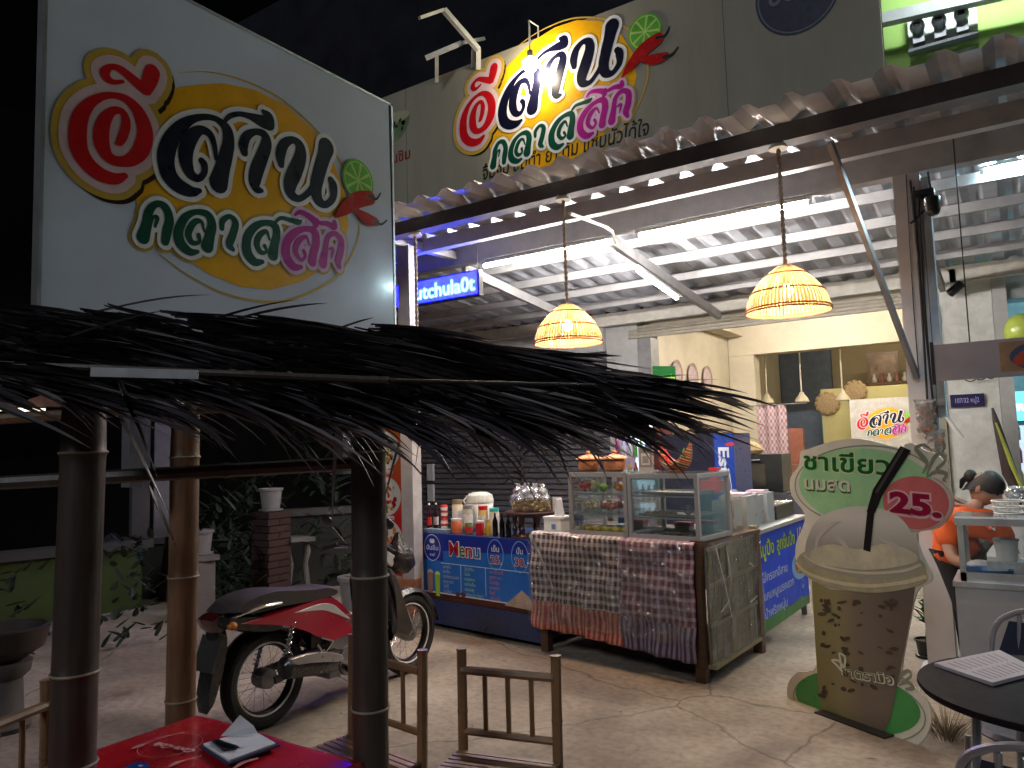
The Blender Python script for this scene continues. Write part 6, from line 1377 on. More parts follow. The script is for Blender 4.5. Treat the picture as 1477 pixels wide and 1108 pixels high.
strokep(b, [(1250+103*math.cos(a), 700+57*math.sin(a)+0, 1.6) for a in [math.radians(d) for d in range(130, 340, 10)]], .001)
strokep(b, [(1240+95*math.cos(a), 1020+48*math.sin(a)+(math.cos(a))*17, 1.4) for a in [math.radians(d) for d in range(0, 361, 12)]], .0012)
b.mt(flat('print_leafgreen', '#a6d69c', .3)).poly(ellp(1252, 703, 100, 56, .10), .0022)
b.mt(flat('print_deepgreen', '#4f9a52', .3)).poly(ellp(1238, 1014, 92, 43, .22), .0024)
cupm = flat('cup_tea', '#6a6244', .3, .22); 
b.mt(flat('print_rose_red', '#d4706c', .3)).poly(ellp(1322, 725, 48, 38, .1), .0046)
b.build('oval_print', parent=sd)
b = MB(fS)
b.mt(flat('print_rose_line', '#e0a8a0', .3)); strokep(b, [(1322+52*math.cos(a), 725+41*math.sin(a), 1.5) for a in [math.radians(d) for d in range(-60, 130, 10)]], .003)
body = [(1172, 838), (1200, 850), (1250, 856), (1300, 850), (1322, 838), (1318, 870), (1308, 925), (1296, 985), (1284, 1040), (1276, 1054), (1250, 1062), (1222, 1058), (1190, 1044), (1182, 1000), (1177, 930)]
b.mt(gradm('cup_body_print', [(0, '#8c8252'), (.35, '#968a62'), (.6, '#7e705e'), (1, '#6a5c52')], 0, 1/.5, .5)).poly(sp(body), .0058)
b.mt(flat('cup_lid', '#b0a684', .25, .12)).poly(smooth(sp([(1150, 808), (1156, 824), (1180, 840), (1220, 851), (1262, 855), (1305, 850), (1335, 840), (1338, 826), (1322, 806), (1240, 812), (1170, 795)])), .0066)
b.mt(gradm('dome_print', [(0, '#a8a294'), (.4, '#dcd6c8'), (.7, '#d6ccb8'), (1, '#b0a690')], 2, 1/.42, -.98*1/.42)).poly(smooth(sp([(1162, 798), (1166, 775), (1180, 750), (1205, 736), (1240, 730), (1280, 736), (1305, 752), (1322, 780), (1328, 806), (1330, 822), (1300, 832), (1250, 834), (1200, 824), (1165, 812)])), .0074)
b.mt(flat('cup_lid_edge', '#d2c8a6', .25, .12)); strokep(b, [(1150, 812, 3), (1165, 826, 4), (1200, 838, 4), (1250, 845, 4), (1300, 841, 4), (1336, 832, 4)], .0082); strokep(b, [(1160, 800, 2), (1185, 815, 3), (1240, 826, 3), (1300, 824, 3), (1328, 815, 3)], .0088)
b.mt(flat('cup_foam', '#c8c0a2', .25, .2)).poly(smooth(sp([(1172, 795), (1200, 785), (1240, 792), (1280, 784), (1318, 796), (1320, 812), (1250, 822), (1180, 812)])), .0090)
rs = random.Random(4)
b.mt(flat('tea_dark', '#54483a', .3, .3))
for i in range(60):
    x = rs.uniform(1185, 1295); y = 865+150*rs.random()**1.6; b.poly(ellp(x, y, rs.uniform(1.5, 7), rs.uniform(1, 3.6), rs.uniform(-.4, .6), 8), .0066+.00012*i)
b.mt(flat('dome_gleam', '#c8c0b4', .2)); strokep(b, [(1178, 800, 1), (1182, 775, 5), (1200, 757, 4), (1214, 752, 1)], .0098); strokep(b, [(1205, 766, 2), (1215, 780, 7), (1228, 795, 2)], .0100); strokep(b, [(1268, 776, 2), (1290, 786, 6), (1312, 800, 2)], .0102)
b.mt(flat('straw_dark', '#221f1f', .3)); b.poly(sp([(1247, 793), (1257, 796), (1263, 740), (1253, 735)]), .0106)
b.poly(sp([(1301, 643), (1316, 650), (1274, 715), (1264, 740), (1252, 738), (1261, 706)]), .0112)
b.mt(flat('straw_hi', '#4a4644', .3)).poly(sp([(1303, 645), (1307, 647), (1268, 712), (1264, 710)]), .0118)
b.build('cup_print', parent=sd)
def txtp(b, s, x, y, size, h, bold, wid, ang=0, shear=0):
    o = fS.px(x, y); e = fS.px(x+60, y+60*math.tan(ang)); ax = V(e[0]-o[0], e[1]-o[1], 0); ax.normalize(); ay = V(-ax.y, ax.x, 0); k = abs(fS.px(x, y)[1]-fS.px(x, y-10)[1])/10; kx_ = abs(fS.px(x+10, y)[0]-o[0])/10
    old = b.fr; b.fr = lambda p: fS(V(o[0], o[1], 0)+ax*p.x+ay*p.y+V(0, 0, p.z)); b.text(s, 0, 0, size*k, h, bold, 'l', wid=wid*kx_, shear=shear); b.fr = old; return b
t = MB(fS)
t.mt(flat('print_paleyellow', '#d8dcae', .3)); txtp(t, 'ชาเขียว', 1158, 677, 34, .0034, .05, 116, .075)
t.mt(flat('print_forest', '#12682a', .3)); txtp(t, 'ชาเขียว', 1160, 676, 33, .0042, .022, 112, .075)
t.mt(flat('print_shade', '#4a6a34', .3)); txtp(t, 'นมสด', 1162, 707, 25, .0034, .04, 62, .06)
t.mt(flat('print_creamtext', '#dcd8c0', .3)); txtp(t, 'นมสด', 1161, 705, 25, .0042, .022, 62, .06)
t.mt(flat('print_pinkedge', '#e6b8b8', .3)); txtp(t, '25.', 1281, 738, 42, .0056, .10, 76, .12)
t.mt(flat('print_crimson', '#96143c', .3)); txtp(t, '25.', 1284, 737, 40, .0064, .045, 71, .12)
t.mt(flat('print_creamtext', '#dcd8c0', .3)); txtp(t, 'ชาตรามือ', 1216, 975, 19, .0126, .05, 72, .17)
t.mt(flat('print_olive', '#5a5a38', .3)); txtp(t, 'ชาตรามือ', 1218, 974.5, 18, .0132, .004, 68, .17)
t.mt(flat('print_creamtext', '#dcd8c0', .3))
for P in ([(1217, 968, 3), (1208, 958, 3), (1202, 952, 2), (1212, 953, 3), (1219, 962, 3)], [(1216, 966, 3), (1214, 950, 3), (1213, 942, 2), (1221, 948, 3), (1220, 962, 3)]): strokep(t, P, .0126)
t.mt(flat('swirl_grey', '#8d9078', .3))
for P in ([(1332, 682, 2), (1338, 668, 4), (1328, 655, 5), (1322, 646, 4), (1334, 642, 3), (1345, 650, 2)], [(1338, 684, 2), (1346, 664, 4), (1356, 654, 4), (1364, 664, 3), (1352, 676, 3)], [(1338, 688, 2), (1352, 680, 4), (1366, 684, 4), (1362, 692, 3)],
          [(1288, 985, 2), (1292, 972, 4), (1284, 962, 5), (1290, 956, 4), (1298, 966, 4), (1296, 982, 2)], [(1297, 984, 2), (1303, 972, 4), (1312, 968, 4), (1314, 976, 3), (1302, 984, 3)], [(1298, 988, 2), (1310, 984, 4), (1318, 992, 4), (1308, 994, 3)]): strokep(t, P, .0046)
t.build('lettering', parent=sd)
bk = MB(); bk.bar(Sm-snn*.012+V(0, 0, .9), Sm-snn*.38+V(0, 0, .0), .03, .02).bar(Sm-snn*.02+V(0, 0, .02), Sm-snn*.38+V(0, 0, .02), .03, .02); bk.build('back_strut', brown_w, sd)
MB().bar(Sm-su*.22+snn*.04+V(0, 0, .005), Sm+su*.24+snn*.04+V(0, 0, .005), .08, .008).build('foot_plate', blackp, sd)
plant('small_potted_herb', onz(1318, 962, 0)+V(.06, .3, 0), .34, 26, .11, .045, mat('herb_green', (.02, .075, .02), .5, 0, .4, 8), 'small leafy green herb showing between the standee and the round table', stem=True, drp=3, seed=9, pot=(.08, .13, blackp))
# ================================================================ THINGS ON THE COLUMN
cyf = CY-.065
sn_m = mat('snack_brown', (.36, .13, .05), .4, 0, .5, 30, .3); crk = thin('crinkle', (.93, .93, .93), .9, .12, .2)
for k, (px, pt, pb) in enumerate(((1338, 580, 622), (1350, 624, 660))):
    a = ony(px, pt, cyf-.07); c = ony(px, pb, cyf-.07); t = thing('hanging_snack_bag', ('upper clear bag of brown snacks hung on the grey column', 'lower clear bag of brown snacks hung on the grey column')[k], 'snack bag', c, group='snack bags hung on the column')
    bb2 = MB()
    for i in range(26): bb2.ball(V(c.x+rs.uniform(-.045, .045), c.y+rs.uniform(-.015, .015), c.z+rs.uniform(.01, (a.z-c.z)*.75)), rs.uniform(.013, .02), 6, 4, (1, .7, 1))
    bb2.build('contents', sn_m, t, True); e = MB(); n1 = 8; vs = []
    for j in range(9):
        zz = c.z-.01+(a.z-c.z+.03)*j/8; w = .07*(.85+.15*math.sin(j*2.2)) if j < 8 else .075
        for i in range(n1): aa = 2*math.pi*i/n1; vs.append((c.x+w*math.cos(aa), c.y+.03*math.sin(aa)*(1 if 0 < j < 8 else .05), zz+rs.uniform(-.004, .004)))
    e.add(vs, [(j*n1+i, j*n1+(i+1) % n1, (j+1)*n1+(i+1) % n1, (j+1)*n1+i) for j in range(8) for i in range(n1)]).build('wrapper', crk, t)
cw = MB()
for dx, z0, z1, r in ((.03, 1.75, 3.4, .008), (.055, 1.2, 3.35, .006), (.0, 2.0, 3.45, .004), (.07, .6, 3.3, .007)):
    pts = [(CX+dx+.01*math.sin(z*2+dx*90), cyf-.012, z) for z in [z0+(z1-z0)*i/8 for i in range(9)]]; cw.tube(pts, r, 6)
pts = [(CX-.04+.09*math.sin(i*.9), cyf-.03-.02*(i % 2), 1.7-.05*i+.05*math.cos(i*1.3)) for i in range(9)]; cw.tube([p_.to_tuple() for p_ in spline(pts, 4)], .006, 6)
cw.build('cable_bundle', wire, label='black cables running down and coiling on the grey column', cat='cables')
MB().bbox(CX+.09, CX+.14, cyf+.0, cyf+.10, 1.72, rz_(6)-.25).build('conduit_pipe', mat('grey_blue_conduit', (.42, .48, .55), .35, .5), label='grey blue conduit strip up the right side of the column', cat='conduit')
p = ony(1345, 300, 5.9); t = thing('security_camera', 'black dome security camera fixed to the top of the column', 'security camera', p)
MB().bbox(p.x-.10, p.x+.02, 5.85, 5.95, p.z+.10, p.z+.13).bar(p+V(-.07, 0, .11), p+V(-.02, 0, .0), .02, .02).build('bracket', blackp, t); MB().lathe([(.001, -.06), (.035, -.05), (.05, -.02), (.05, .01), (.055, .02), (.055, .07), (.03, .09), (.001, .092)], p, 18).build('dome', mblk, t, True); MB().tube([p+V(0, 0, .09), p+V(-.01, 0, .26)], .008, 6).build('antenna', wire, t)
for k, sg_ in enumerate((-1,)): MB().bar(p+V(-.04, 0, .0), p+V(-.14, -.02, -.09), .02, .012).build('arm', blackp, t)
p = ony(1380, 415, 9.0); t = thing('wall_camera', 'small black and silver camera on the white pillar beyond the column', 'security camera', p); MB().lathe([(.03, -.1), (.045, -.09), (.045, .06), (.03, .07)], p, 14, Matrix.Rotation(.9, 3, 'Y')).build('body', blackp, t, True); MB().bbox(p.x-.06, p.x+.0, p.y, p.y+.14, p.z+.05, p.z+.2).build('bracket', white_p, t)
b = MB()
for k in range(3): b.torus((-.42+.09*k, 9.1, 2.2), .06-.008*k, .006, 'y', 20, 5)
b.build('cable_loops', wire, label='dark cable loops hung on the white pillar above the number plate', cat='cables')
A_ = ony(1371, 585, 9.1); B_ = ony(1419, 566, 9.1)
t = thing('house_number_plate', 'dark violet house number plate on the white pillar', 'number plate', A_); f_ = frame((A_.x, 9.12, A_.z-.02), (1, 0, 0), (0, 0, 1), (0, -1, 0)); hP = .13
MB(f_).mt(flat('plate_violet', '#1c1a48', .3)).prism([(0, 0), (B_.x-A_.x, 0), (B_.x-A_.x, hP), (0, hP)], -.01, 0).build('plate', parent=t); MB(f_).mt(flat('plate_lilac', '#a8a0d8', .4)).text('107/32 หมู่2', (B_.x-A_.x)/2, hP*.33, .07, .002, .012, 'c', wid=(B_.x-A_.x)*.7).build('lettering', parent=t)
MB().tube([ony(1364, 600, 8.8), ony(1388, 632, 8.8)], .02).build('white_tube', white_p, label='short white tube leaning out beside the column, right of the snack bags', cat='tube')
# umbrella, folded, leaning: dark and green-yellow
p = ony(1440, 650, 8.9); t = thing('folded_umbrella', 'folded dark and yellow striped umbrella hanging by the right shop door', 'umbrella', V(p.x, p.y, 1.05)); MB().tube([V(p.x+.16, p.y, .9), V(p.x+.08, p.y, 1.2), V(p.x, p.y, 1.72), V(p.x-.02, p.y, 1.85)], [.02, .07, .03, .01], 10).build('canopy', mat('umbrella_dark', (.05, .03, .03), .7), t, True); MB().tube([V(p.x+.2, p.y-.06, .95), V(p.x+.1, p.y-.08, 1.3), V(p.x+.0, p.y-.04, 1.7)], [.01, .022, .008], 8).build('stripe', mat('umbrella_yellow', (.4, .42, .06), .6), t, True)
# right shop sign board with food picture
SXa = ony(1350, 550, 5.6); SXb = ony(1345, 498, 5.6); t = thing('hanging_board', 'long grey signboard with a food picture hanging over the neighbour stall', 'sign board', V(SXa.x+.8, 5.6, SXa.z)); f_ = frame((SXa.x, 5.6, SXa.z), (1, 0, 0), (0, 0, 1), (0, -1, 0)); hB = SXb.z-SXa.z
MB(f_).mt(mat('board_greyblue', (.20, .19, .215), .5, 0, .08, 4)).prism([(0, 0), (2.4, 0), (2.4, hB), (0, hB)], -.03, 0).build('panel', parent=t); MB(f_).mt(blackp).prism([(-.02, -.02), (0, -.02), (0, hB+.02), (-.02, hB+.02)], -.04, .005).build('end_frame', parent=t)
q = f_.px(1449, 530)[0]; b = MB(f_); b.mt(flat('picture_tan', '#7a6048', .5, .3)).poly([(q-.02, .03), (q+.5, .03), (q+.5, hB-.02), (q-.02, hB-.02)], .002); b.mt(flat('picture_plate', '#2a3a5a', .5)).ell(q+.2, hB*.5, .17, .09, .003); b.mt(flat('picture_food', '#8a3420', .5, .5)).ell(q+.17, hB*.52, .13, .055, .0045, 18, .3); b.build('food_picture', parent=t)
for x_ in (.2, 1.2): MB(f_).prism([(x_, hB), (x_+.008, hB), (x_+.008, 3.6-SXa.z), (x_, 3.6-SXa.z)], -.02, -.012).build('hanger_wire', wire, t)
# balloon
p = ony(1474, 478, 8.7); t = thing('yellow_balloon', 'pale yellow green balloon at the right edge above the grey signboard', 'balloon', p); MB().ball(p, .15, 18, 12, (1, 1, 1.15)).build('skin', mat('balloon_yellow', (.5, .62, .10), .3, coat=.4), t, True)
MB().tube([p+V(0, 0, -.17), p+V(.02, 0, -.5)], .002, 4).build('string', wire, t)
# neighbour fridge
p = ony(1446, 566, 9.6); t = thing('neighbour_fridge', 'tall fridge with a glowing cyan header inside the shop at the right edge', 'fridge', V(p.x+.35, p.y, 0)); zt4 = p.z
MB().bbox(p.x, p.x+.8, p.y, p.y+.6, 0, zt4-.31).build('cabinet', mat('fridge_grey', (.25, .33, .38), .4), t); MB().bbox(p.x, p.x+.8, p.y-.01, p.y+.6, zt4-.30, zt4).build('header', emi('cyan_header', (.12, .62, .85), 1.0), t)
f_ = frame((p.x, p.y-.012, 0), (1, 0, 0), (0, 0, 1), (0, -1, 0)); MB(f_).mt(emi('fridge_inside', (.6, .8, 1), .55)).poly([(.05, .75), (.75, .75), (.75, zt4-.36), (.05, zt4-.36)], 0).build('lit_interior', parent=t); MB(f_).mt(emi('header_text', (.8, .95, 1), 2)).text('FROZEN', .07, zt4-.2, .1, .002, .02, wid=.4).build('header_lettering', parent=t)
for k in range(4):
    for i in range(6): MB().lathe([(.03, 0), (.03, .12), (.012, .17)], (p.x+.1+.11*i, p.y-.06, .80+.24*k), 8).build('bottle', fcols[(i+k) % 5], t, True)
b = MB()
for k in range(9): b.prism and MB(f_).mt(white_p).prism([(.02, .12+.065*k), (.78, .12+.065*k), (.78, .15+.065*k), (.02, .15+.065*k)], .0, .012).build('grille_slat', parent=t)
# ================================================================ NEIGHBOUR STALL
Dn = 4.35; a = atd(1386, 838, Dn); ax_, ay_ = a.x, a.y; zc = a.z; ztp = atd(1386, 748, Dn).z
t = thing('glass_stall', 'aluminium stall with a glass box top holding a white tub and a blue basket', 'food stall', V(ax_+.6, ay_+.2, 0))
SW_, SD_ = 1.3, .42
MB().bbox(ax_-.03, ax_+SW_, ay_-.02, ay_+SD_, .02, zc-.03).build('cabinet', mat('stall_panel', (.36, .35, .36), .4, .3, .08, 4), t); MB().bbox(ax_-.04, ax_+SW_, ay_-.03, ay_+SD_+.01, zc-.029, zc).build('counter_edge', alu, t)
for x_ in (ax_, ax_+.62, ax_+SW_-.03):
    for y_ in (ay_, ay_+SD_-.03): MB().bbox(x_, x_+.03, y_, y_+.03, zc+.001, ztp-.04).build('post', alu, t)
MB().bbox(ax_-.01, ax_+SW_, ay_-.01, ay_+SD_, ztp-.039, ztp).build('top_frame', alu, t); MB().bbox(ax_-.02, ax_+.64, ay_+.05, ay_+SD_-.05, ztp+.001, ztp+.006).build('top_sheet', chrome, t); MB().bbox(ax_, ax_+SW_, ay_, ay_+.02, zc+.001, zc+.05).build('bottom_rail', alu, t)
MB().bbox(ax_+.03, ax_+.62, ay_+.012, ay_+.015, zc+.05, ztp-.04).build('pane', gl, t); MB().bbox(ax_+.012, ax_+.015, ay_+.03, ay_+SD_-.03, zc+.01, ztp-.04).build('pane', gl, t)
def sx(px, off=.15): return ony(px, 800, ay_+off).x
cx3 = sx(1452, .2); item('white_tub', MB().lathe([(.05, 0), (.062, .11), (.068, .115), (.066, .125), (.05, .12), (.001, .05)], (cx3, ay_+.22, zc+.10), 24), mat('tub_white', (.6, .58, .56), .4), 'round white paper tub inside the glass stall', 'tub')
MB().bbox(cx3-.1, cx3+.3, ay_+.14, ay_+.34, zc+.004, zc+.099).build('tub_stand', mat('pale_pack', (.5, .48, .45), .5, 0, .3, 20), label='pale packet under the white tub in the glass stall', cat='packet')
c = V(sx(1424, .1), ay_+.1, zc+.004); t2 = thing('blue_basket', 'bright blue plastic basket inside the glass stall', 'basket', c)
MB().lathe([(.07, 0), (.085, .002), (.105, .055), (.11, .06), (.10, .058), (.08, .008), (.001, .006)], c, 28, None, 1.15, .75).build('basket', mat('basket_blue', (.02, .13, .36), .35), t2, True)
item('crumpled_bag', MB().ball(V(sx(1412, .2), ay_+.24, zc+.06), .055, 12, 8, (1.3, 1, .6)), mat('crumpled_white', (.5, .48, .52), .4, 0, .2, 10, .8), 'crumpled pale bag behind the blue basket in the glass stall', 'plastic bag')
b = MB(); cc = V(sx(1462, .3), ay_+.3, ztp+.01); 
for zz, r in ((0, .08), (.035, .085), (.07, .09)): b.torus((cc.x, cc.y, cc.z+zz), r, .005, 'z', 28, 6)
for i in range(18): aa = i*math.pi/9; b.tube([cc+V(.08*math.cos(aa), .08*math.sin(aa), 0), cc+V(.09*math.cos(aa), .09*math.sin(aa), .07)], .003, 5)
item('wire_basket', b, white_p, 'white wire basket with upright bars on top of the glass stall', 'wire basket')
item('clear_bag', MB().ball(cc+V(.03, .12, .11), .05, 10, 7, (1.1, .8, .9)), thin('bag_clear3', (.8, .85, .9), .8, .15, .3), 'clear crumpled bag standing behind the wire basket', 'plastic bag')
# ================================================================ PERSON
Dp = 5.05; hc = atd(1416, 704, Dp); pp = thing('person', 'person in an orange polo shirt with dark tied hair, head bowed over the glass stall', 'person', V(hc.x-.12, hc.y+.1, 0))
skin = mat('skin', (.42, .24, .17), .5, 0, .08, 10, .02); shirt = mat('orange_polo', (.75, .12, .025), .75, 0, .1, 12, .15); hairm = mat('black_hair', (.012, .010, .012), .4, 0, .4, 4, .4, streak=(1, 1, 30)); trs = mat('dark_trousers', (.02, .02, .025), .8)
rgt = RT0; fwd = FW.copy(); fwd.z = 0; fwd.normalize()
def PV(r, f, z): return V(hc.x, hc.y, 0)+rgt*r+fwd*f+V(0, 0, z)
hz = hc.z
def skin_body(nm, verts, edges, radii, m, par, sub=2, root=0):
    me = bpy.data.meshes.new(nm); off = wloc(par); me.from_pydata([v-off for v in verts], edges, []); o = bpy.data.objects.new(nm, me); COL.objects.link(o); o.parent = par
    md = o.modifiers.new('skin', 'SKIN'); md.use_smooth_shade = True
    for i, r in enumerate(radii): me.skin_vertices[0].data[i].radius = r if isinstance(r, tuple) else (r, r)
    me.skin_vertices[0].data[root].use_root = True
    s = o.modifiers.new('sub', 'SUBSURF'); s.levels = s.render_levels = sub; me.materials.append(m)
    dg = bpy.context.evaluated_depsgraph_get(); dg.update(); m2 = bpy.data.meshes.new_from_object(o.evaluated_get(dg)); o.modifiers.clear(); o.data = m2; m2.polygons.foreach_set('use_smooth', [True]*len(m2.polygons)); return o
# body (skin): pelvis, spine, neck, arms, legs in one surface
vb = [PV(-.14, .12, .88), PV(-.14, .08, 1.08), PV(-.12, .02, hz-.22), PV(-.09, -.02, hz-.15), PV(-.03, -.02, hz-.08),
      PV(-.27, .02, hz-.25), PV(-.27, -.08, hz-.46), PV(-.12, -.26, hz-.50), PV(-.03, -.33, hz-.50),
      PV(.08, -.0, hz-.25), PV(.15, -.06, hz-.46), PV(.10, -.24, hz-.50), PV(.05, -.32, hz-.50),
      PV(-.20, .12, .82), PV(-.13, .08, .46), PV(-.10, .12, .07), PV(-.05, .12, .82), PV(.05, .08, .46), PV(.08, .12, .07), PV(-.10, .0, .04), PV(.08, .0, .04)]
eb = [(0, 1), (1, 2), (2, 3), (3, 4), (2, 5), (5, 6), (6, 7), (7, 8), (2, 9), (9, 10), (10, 11), (11, 12), (0, 13), (13, 14), (14, 15), (0, 16), (16, 17), (17, 18), (15, 19), (18, 20)]
skin_body('body', vb, eb, [.12, .11, .085, .04, .048, .05, .042, .032, .026, .055, .042, .032, .026, .085, .06, .042, .085, .06, .042, .04, .04], skin, pp)
sh_o = skin_body('polo_shirt', [PV(-.15, .12, .70), PV(-.14, .08, 1.0), PV(-.12, .02, hz-.235), PV(-.095, -.005, hz-.13), PV(-.265, .02, hz-.245), PV(-.275, -.05, hz-.40), PV(.075, 0, hz-.245), PV(.135, -.04, hz-.40)], [(0, 1), (1, 2), (2, 3), (2, 4), (4, 5), (2, 6), (6, 7)], [(.165, .14), (.16, .135), (.17, .14), .085, .10, .08, .10, .08], shirt, pp)
skin_body('trousers', [PV(-.14, .12, .88), PV(-.20, .12, .80), PV(-.13, .08, .46), PV(-.10, .12, .10), PV(-.05, .12, .80), PV(.05, .08, .46), PV(.08, .12, .10)], [(0, 1), (1, 2), (2, 3), (0, 4), (4, 5), (5, 6)], [.14, .10, .075, .06, .10, .075, .06], trs, pp)
# collar
MB().bar(PV(-.085, -.085, hz-.165), PV(-.035, -.14, hz-.25), .012, .045).bar(PV(-.035, -.14, hz-.25), PV(.01, -.10, hz-.17), .012, .045).build('collar', shirt, pp); MB().bar(PV(-.08, -.09, hz-.18), PV(-.032, -.152, hz-.262), .006, .008).bar(PV(-.032, -.152, hz-.262), PV(.0, -.118, hz-.20), .006, .008).build('collar_trim', white_p, pp)
# head tilted down and to the right
HR = Matrix((rgt, fwd, V(0, 0, 1))).transposed() @ Matrix.Rotation(math.radians(38), 3, 'Z') @ Matrix.Rotation(math.radians(34), 3, 'X')
hd_ = MB(); vs = []; m_, n_ = 22, 28; hcn = PV(.0, -.04, hz)
for i in range(m_+1):
    ph = math.pi*i/m_; zz = -math.cos(ph); rr = math.sin(ph)
    for j in range(n_):
        th = 2*math.pi*j/n_; x = .078*rr*math.cos(th); y = .098*rr*math.sin(th); z = .118*zz
        if z < 0: k = 1-.30*(-z/.118)**1.5; x *= k; y = y*k-(.012 if y < 0 else 0)*(-z/.118)
        if y < 0:
            y -= .030*math.exp(-((x/.013)**2+((z+.015)/.026)**2)); y += .010*math.exp(-(((abs(x)-.03)/.016)**2+((z-.018)/.014)**2)); y -= .008*math.exp(-((x/.024)**2+((z+.062)/.008)**2)); y -= .006*math.exp(-((x/.022)**2+((z+.10)/.018)**2))
        vs.append(hcn+HR @ V(x, y, z))
hd_.add(vs, [(i*n_+j, i*n_+(j+1) % n_, (i+1)*n_+(j+1) % n_, (i+1)*n_+j) for i in range(m_) for j in range(n_)]).build('head', skin, pp, True)
hh_ = MB(); vs = []
for i in range(13):
    ph = math.pi*.5*i/12; zz = math.sin(ph); rr = math.cos(ph)
    for j in range(n_):
        th = 2*math.pi*j/n_; back = max(0, math.sin(th)); x = .086*rr*math.cos(th); y = .108*rr*math.sin(th)+.004; z = .128*zz+.0
        x *= 1+.02*math.sin(11*th); y *= 1+.02*math.sin(13*th+1); z -= (1-zz)*(.085*back-.03*max(0, -math.sin(th))+.012*abs(math.cos(th))+.006*math.sin(7*th)); vs.append(hcn+HR @ V(x, y, z))
hh_.add(vs, [(i*n_+j, i*n_+(j+1) % n_, (i+1)*n_+(j+1) % n_, (i+1)*n_+j) for i in range(12) for j in range(n_)]); hh_.ball(hcn+HR @ V(-.01, .112, .02), .042, 14, 10, (1, .9, 1.1)); hh_.tube([hcn+HR @ V(0, .12, .02), hcn+HR @ V(.0, .14, -.04), hcn+HR @ V(0, .125, -.09)], [.026, .02, .008], 8)
hh_.build('hair', hairm, pp, True)
for s in (-1, 1):
    MB().ball(hcn+HR @ V(s*.079, .012, -.01), .026, 10, 7, (.35, .7, 1.15), HR).build('ear', skin, pp, True); MB().ball(hcn+HR @ V(s*.029, -.083, .017), .011, 10, 7).build('eye', mat('eye_dark', (.05, .03, .025), .2), pp, True); MB().bar(hcn+HR @ V(s*.015, -.096, .036), hcn+HR @ V(s*.046, -.083, .038), .008, .005).build('eyebrow', hairm, pp)
MB().bar(hcn+HR @ V(-.018, -.101, -.062), hcn+HR @ V(.018, -.101, -.062), .006, .008).build('mouth', mat('lips', (.35, .1, .09), .5), pp)
for s, w_ in ((-1, vb[8]), (1, vb[12])):
    h_ = MB(); h_.ball(w_+fwd*-.04, .036, 10, 7, (1, 1.1, .5)); d0 = (-fwd)
    gm_ = mat('pink_glove', (.6, .16, .24), .5)
    for k in range(4):
        o0 = w_-fwd*.06+rgt*(-.024+.016*k); ln = (.055, .065, .06, .048)[k]; h_.tube([o0, o0+d0*ln*.5+V(0, 0, -.006), o0+d0*ln*.85+V(0, 0, -.028)], [.010, .009, .007], 8)
    h_.tube([w_-fwd*.03+rgt*(-s*.028), w_-fwd*.055+rgt*(-s*.05)+V(0, 0, -.008), w_-fwd*.08+rgt*(-s*.045)+V(0, 0, -.02)], [.012, .010, .007], 8)
    h_.build('hand', gm_, pp, True)
# ================================================================ ROUND TABLE, METAL CHAIRS
tc0 = V(.05, 3.13, 0); t = thing('round_table', 'dark glossy round table at the bottom right with a laminated menu on it', 'table', tc0)
MB().lathe([(.38, .722), (.425, .724), (.432, .735), (.43, .747), (.42, .75), (.001, .75)], tc0, 64).build('tabletop', mat('black_laminate', (.016, .011, .013), .6, 0, .2, 6, .02, spec=.06), t, True)
for k in range(4): aa = k*math.pi/2+.5; MB().tube([tc0+V(.28*math.cos(aa), .28*math.sin(aa), .72), tc0+V(.33*math.cos(aa), .33*math.sin(aa), .0)], .014, 8).build('leg', mat('steel_leg', (.3, .34, .38), .35, .7), t, True)
MB().torus(tc0+V(0, 0, .35), .3, .008, 'z', 36, 6).build('ring_brace', chrome, t, True)
P = [onz(*p, .752) for p in ((1348, 961), (1432, 990), (1500, 972), (1442, 942))]; b = MB(); b.add([p+V(0, 0, h) for h in (0, .012) for p in P], [(0, 1, 2, 3), (4, 5, 6, 7), (0, 1, 5, 4), (1, 2, 6, 5), (2, 3, 7, 6), (3, 0, 4, 7)])
mo = b.build('menu_sheet', mat('menu_pale', (.55, .50, .54), .3, 0, .1, 30, coat=.3), label='pale laminated menu lying on the dark round table', cat='menu')
b = MB()
for k in range(9):
    s0 = .12+.09*k; a_ = P[0].lerp(P[3], s0); c_ = P[1].lerp(P[2], s0); b.bar(a_.lerp(c_, .1)+V(0, 0, .0125), a_.lerp(c_, .45)+V(0, 0, .0125), .006, .0006); b.bar(a_.lerp(c_, .55)+V(0, 0, .0125), a_.lerp(c_, .9)+V(0, 0, .0125), .006, .0006)
b.build('menu_lines', mat('menu_ink', (.3, .22, .27), .5), mo)
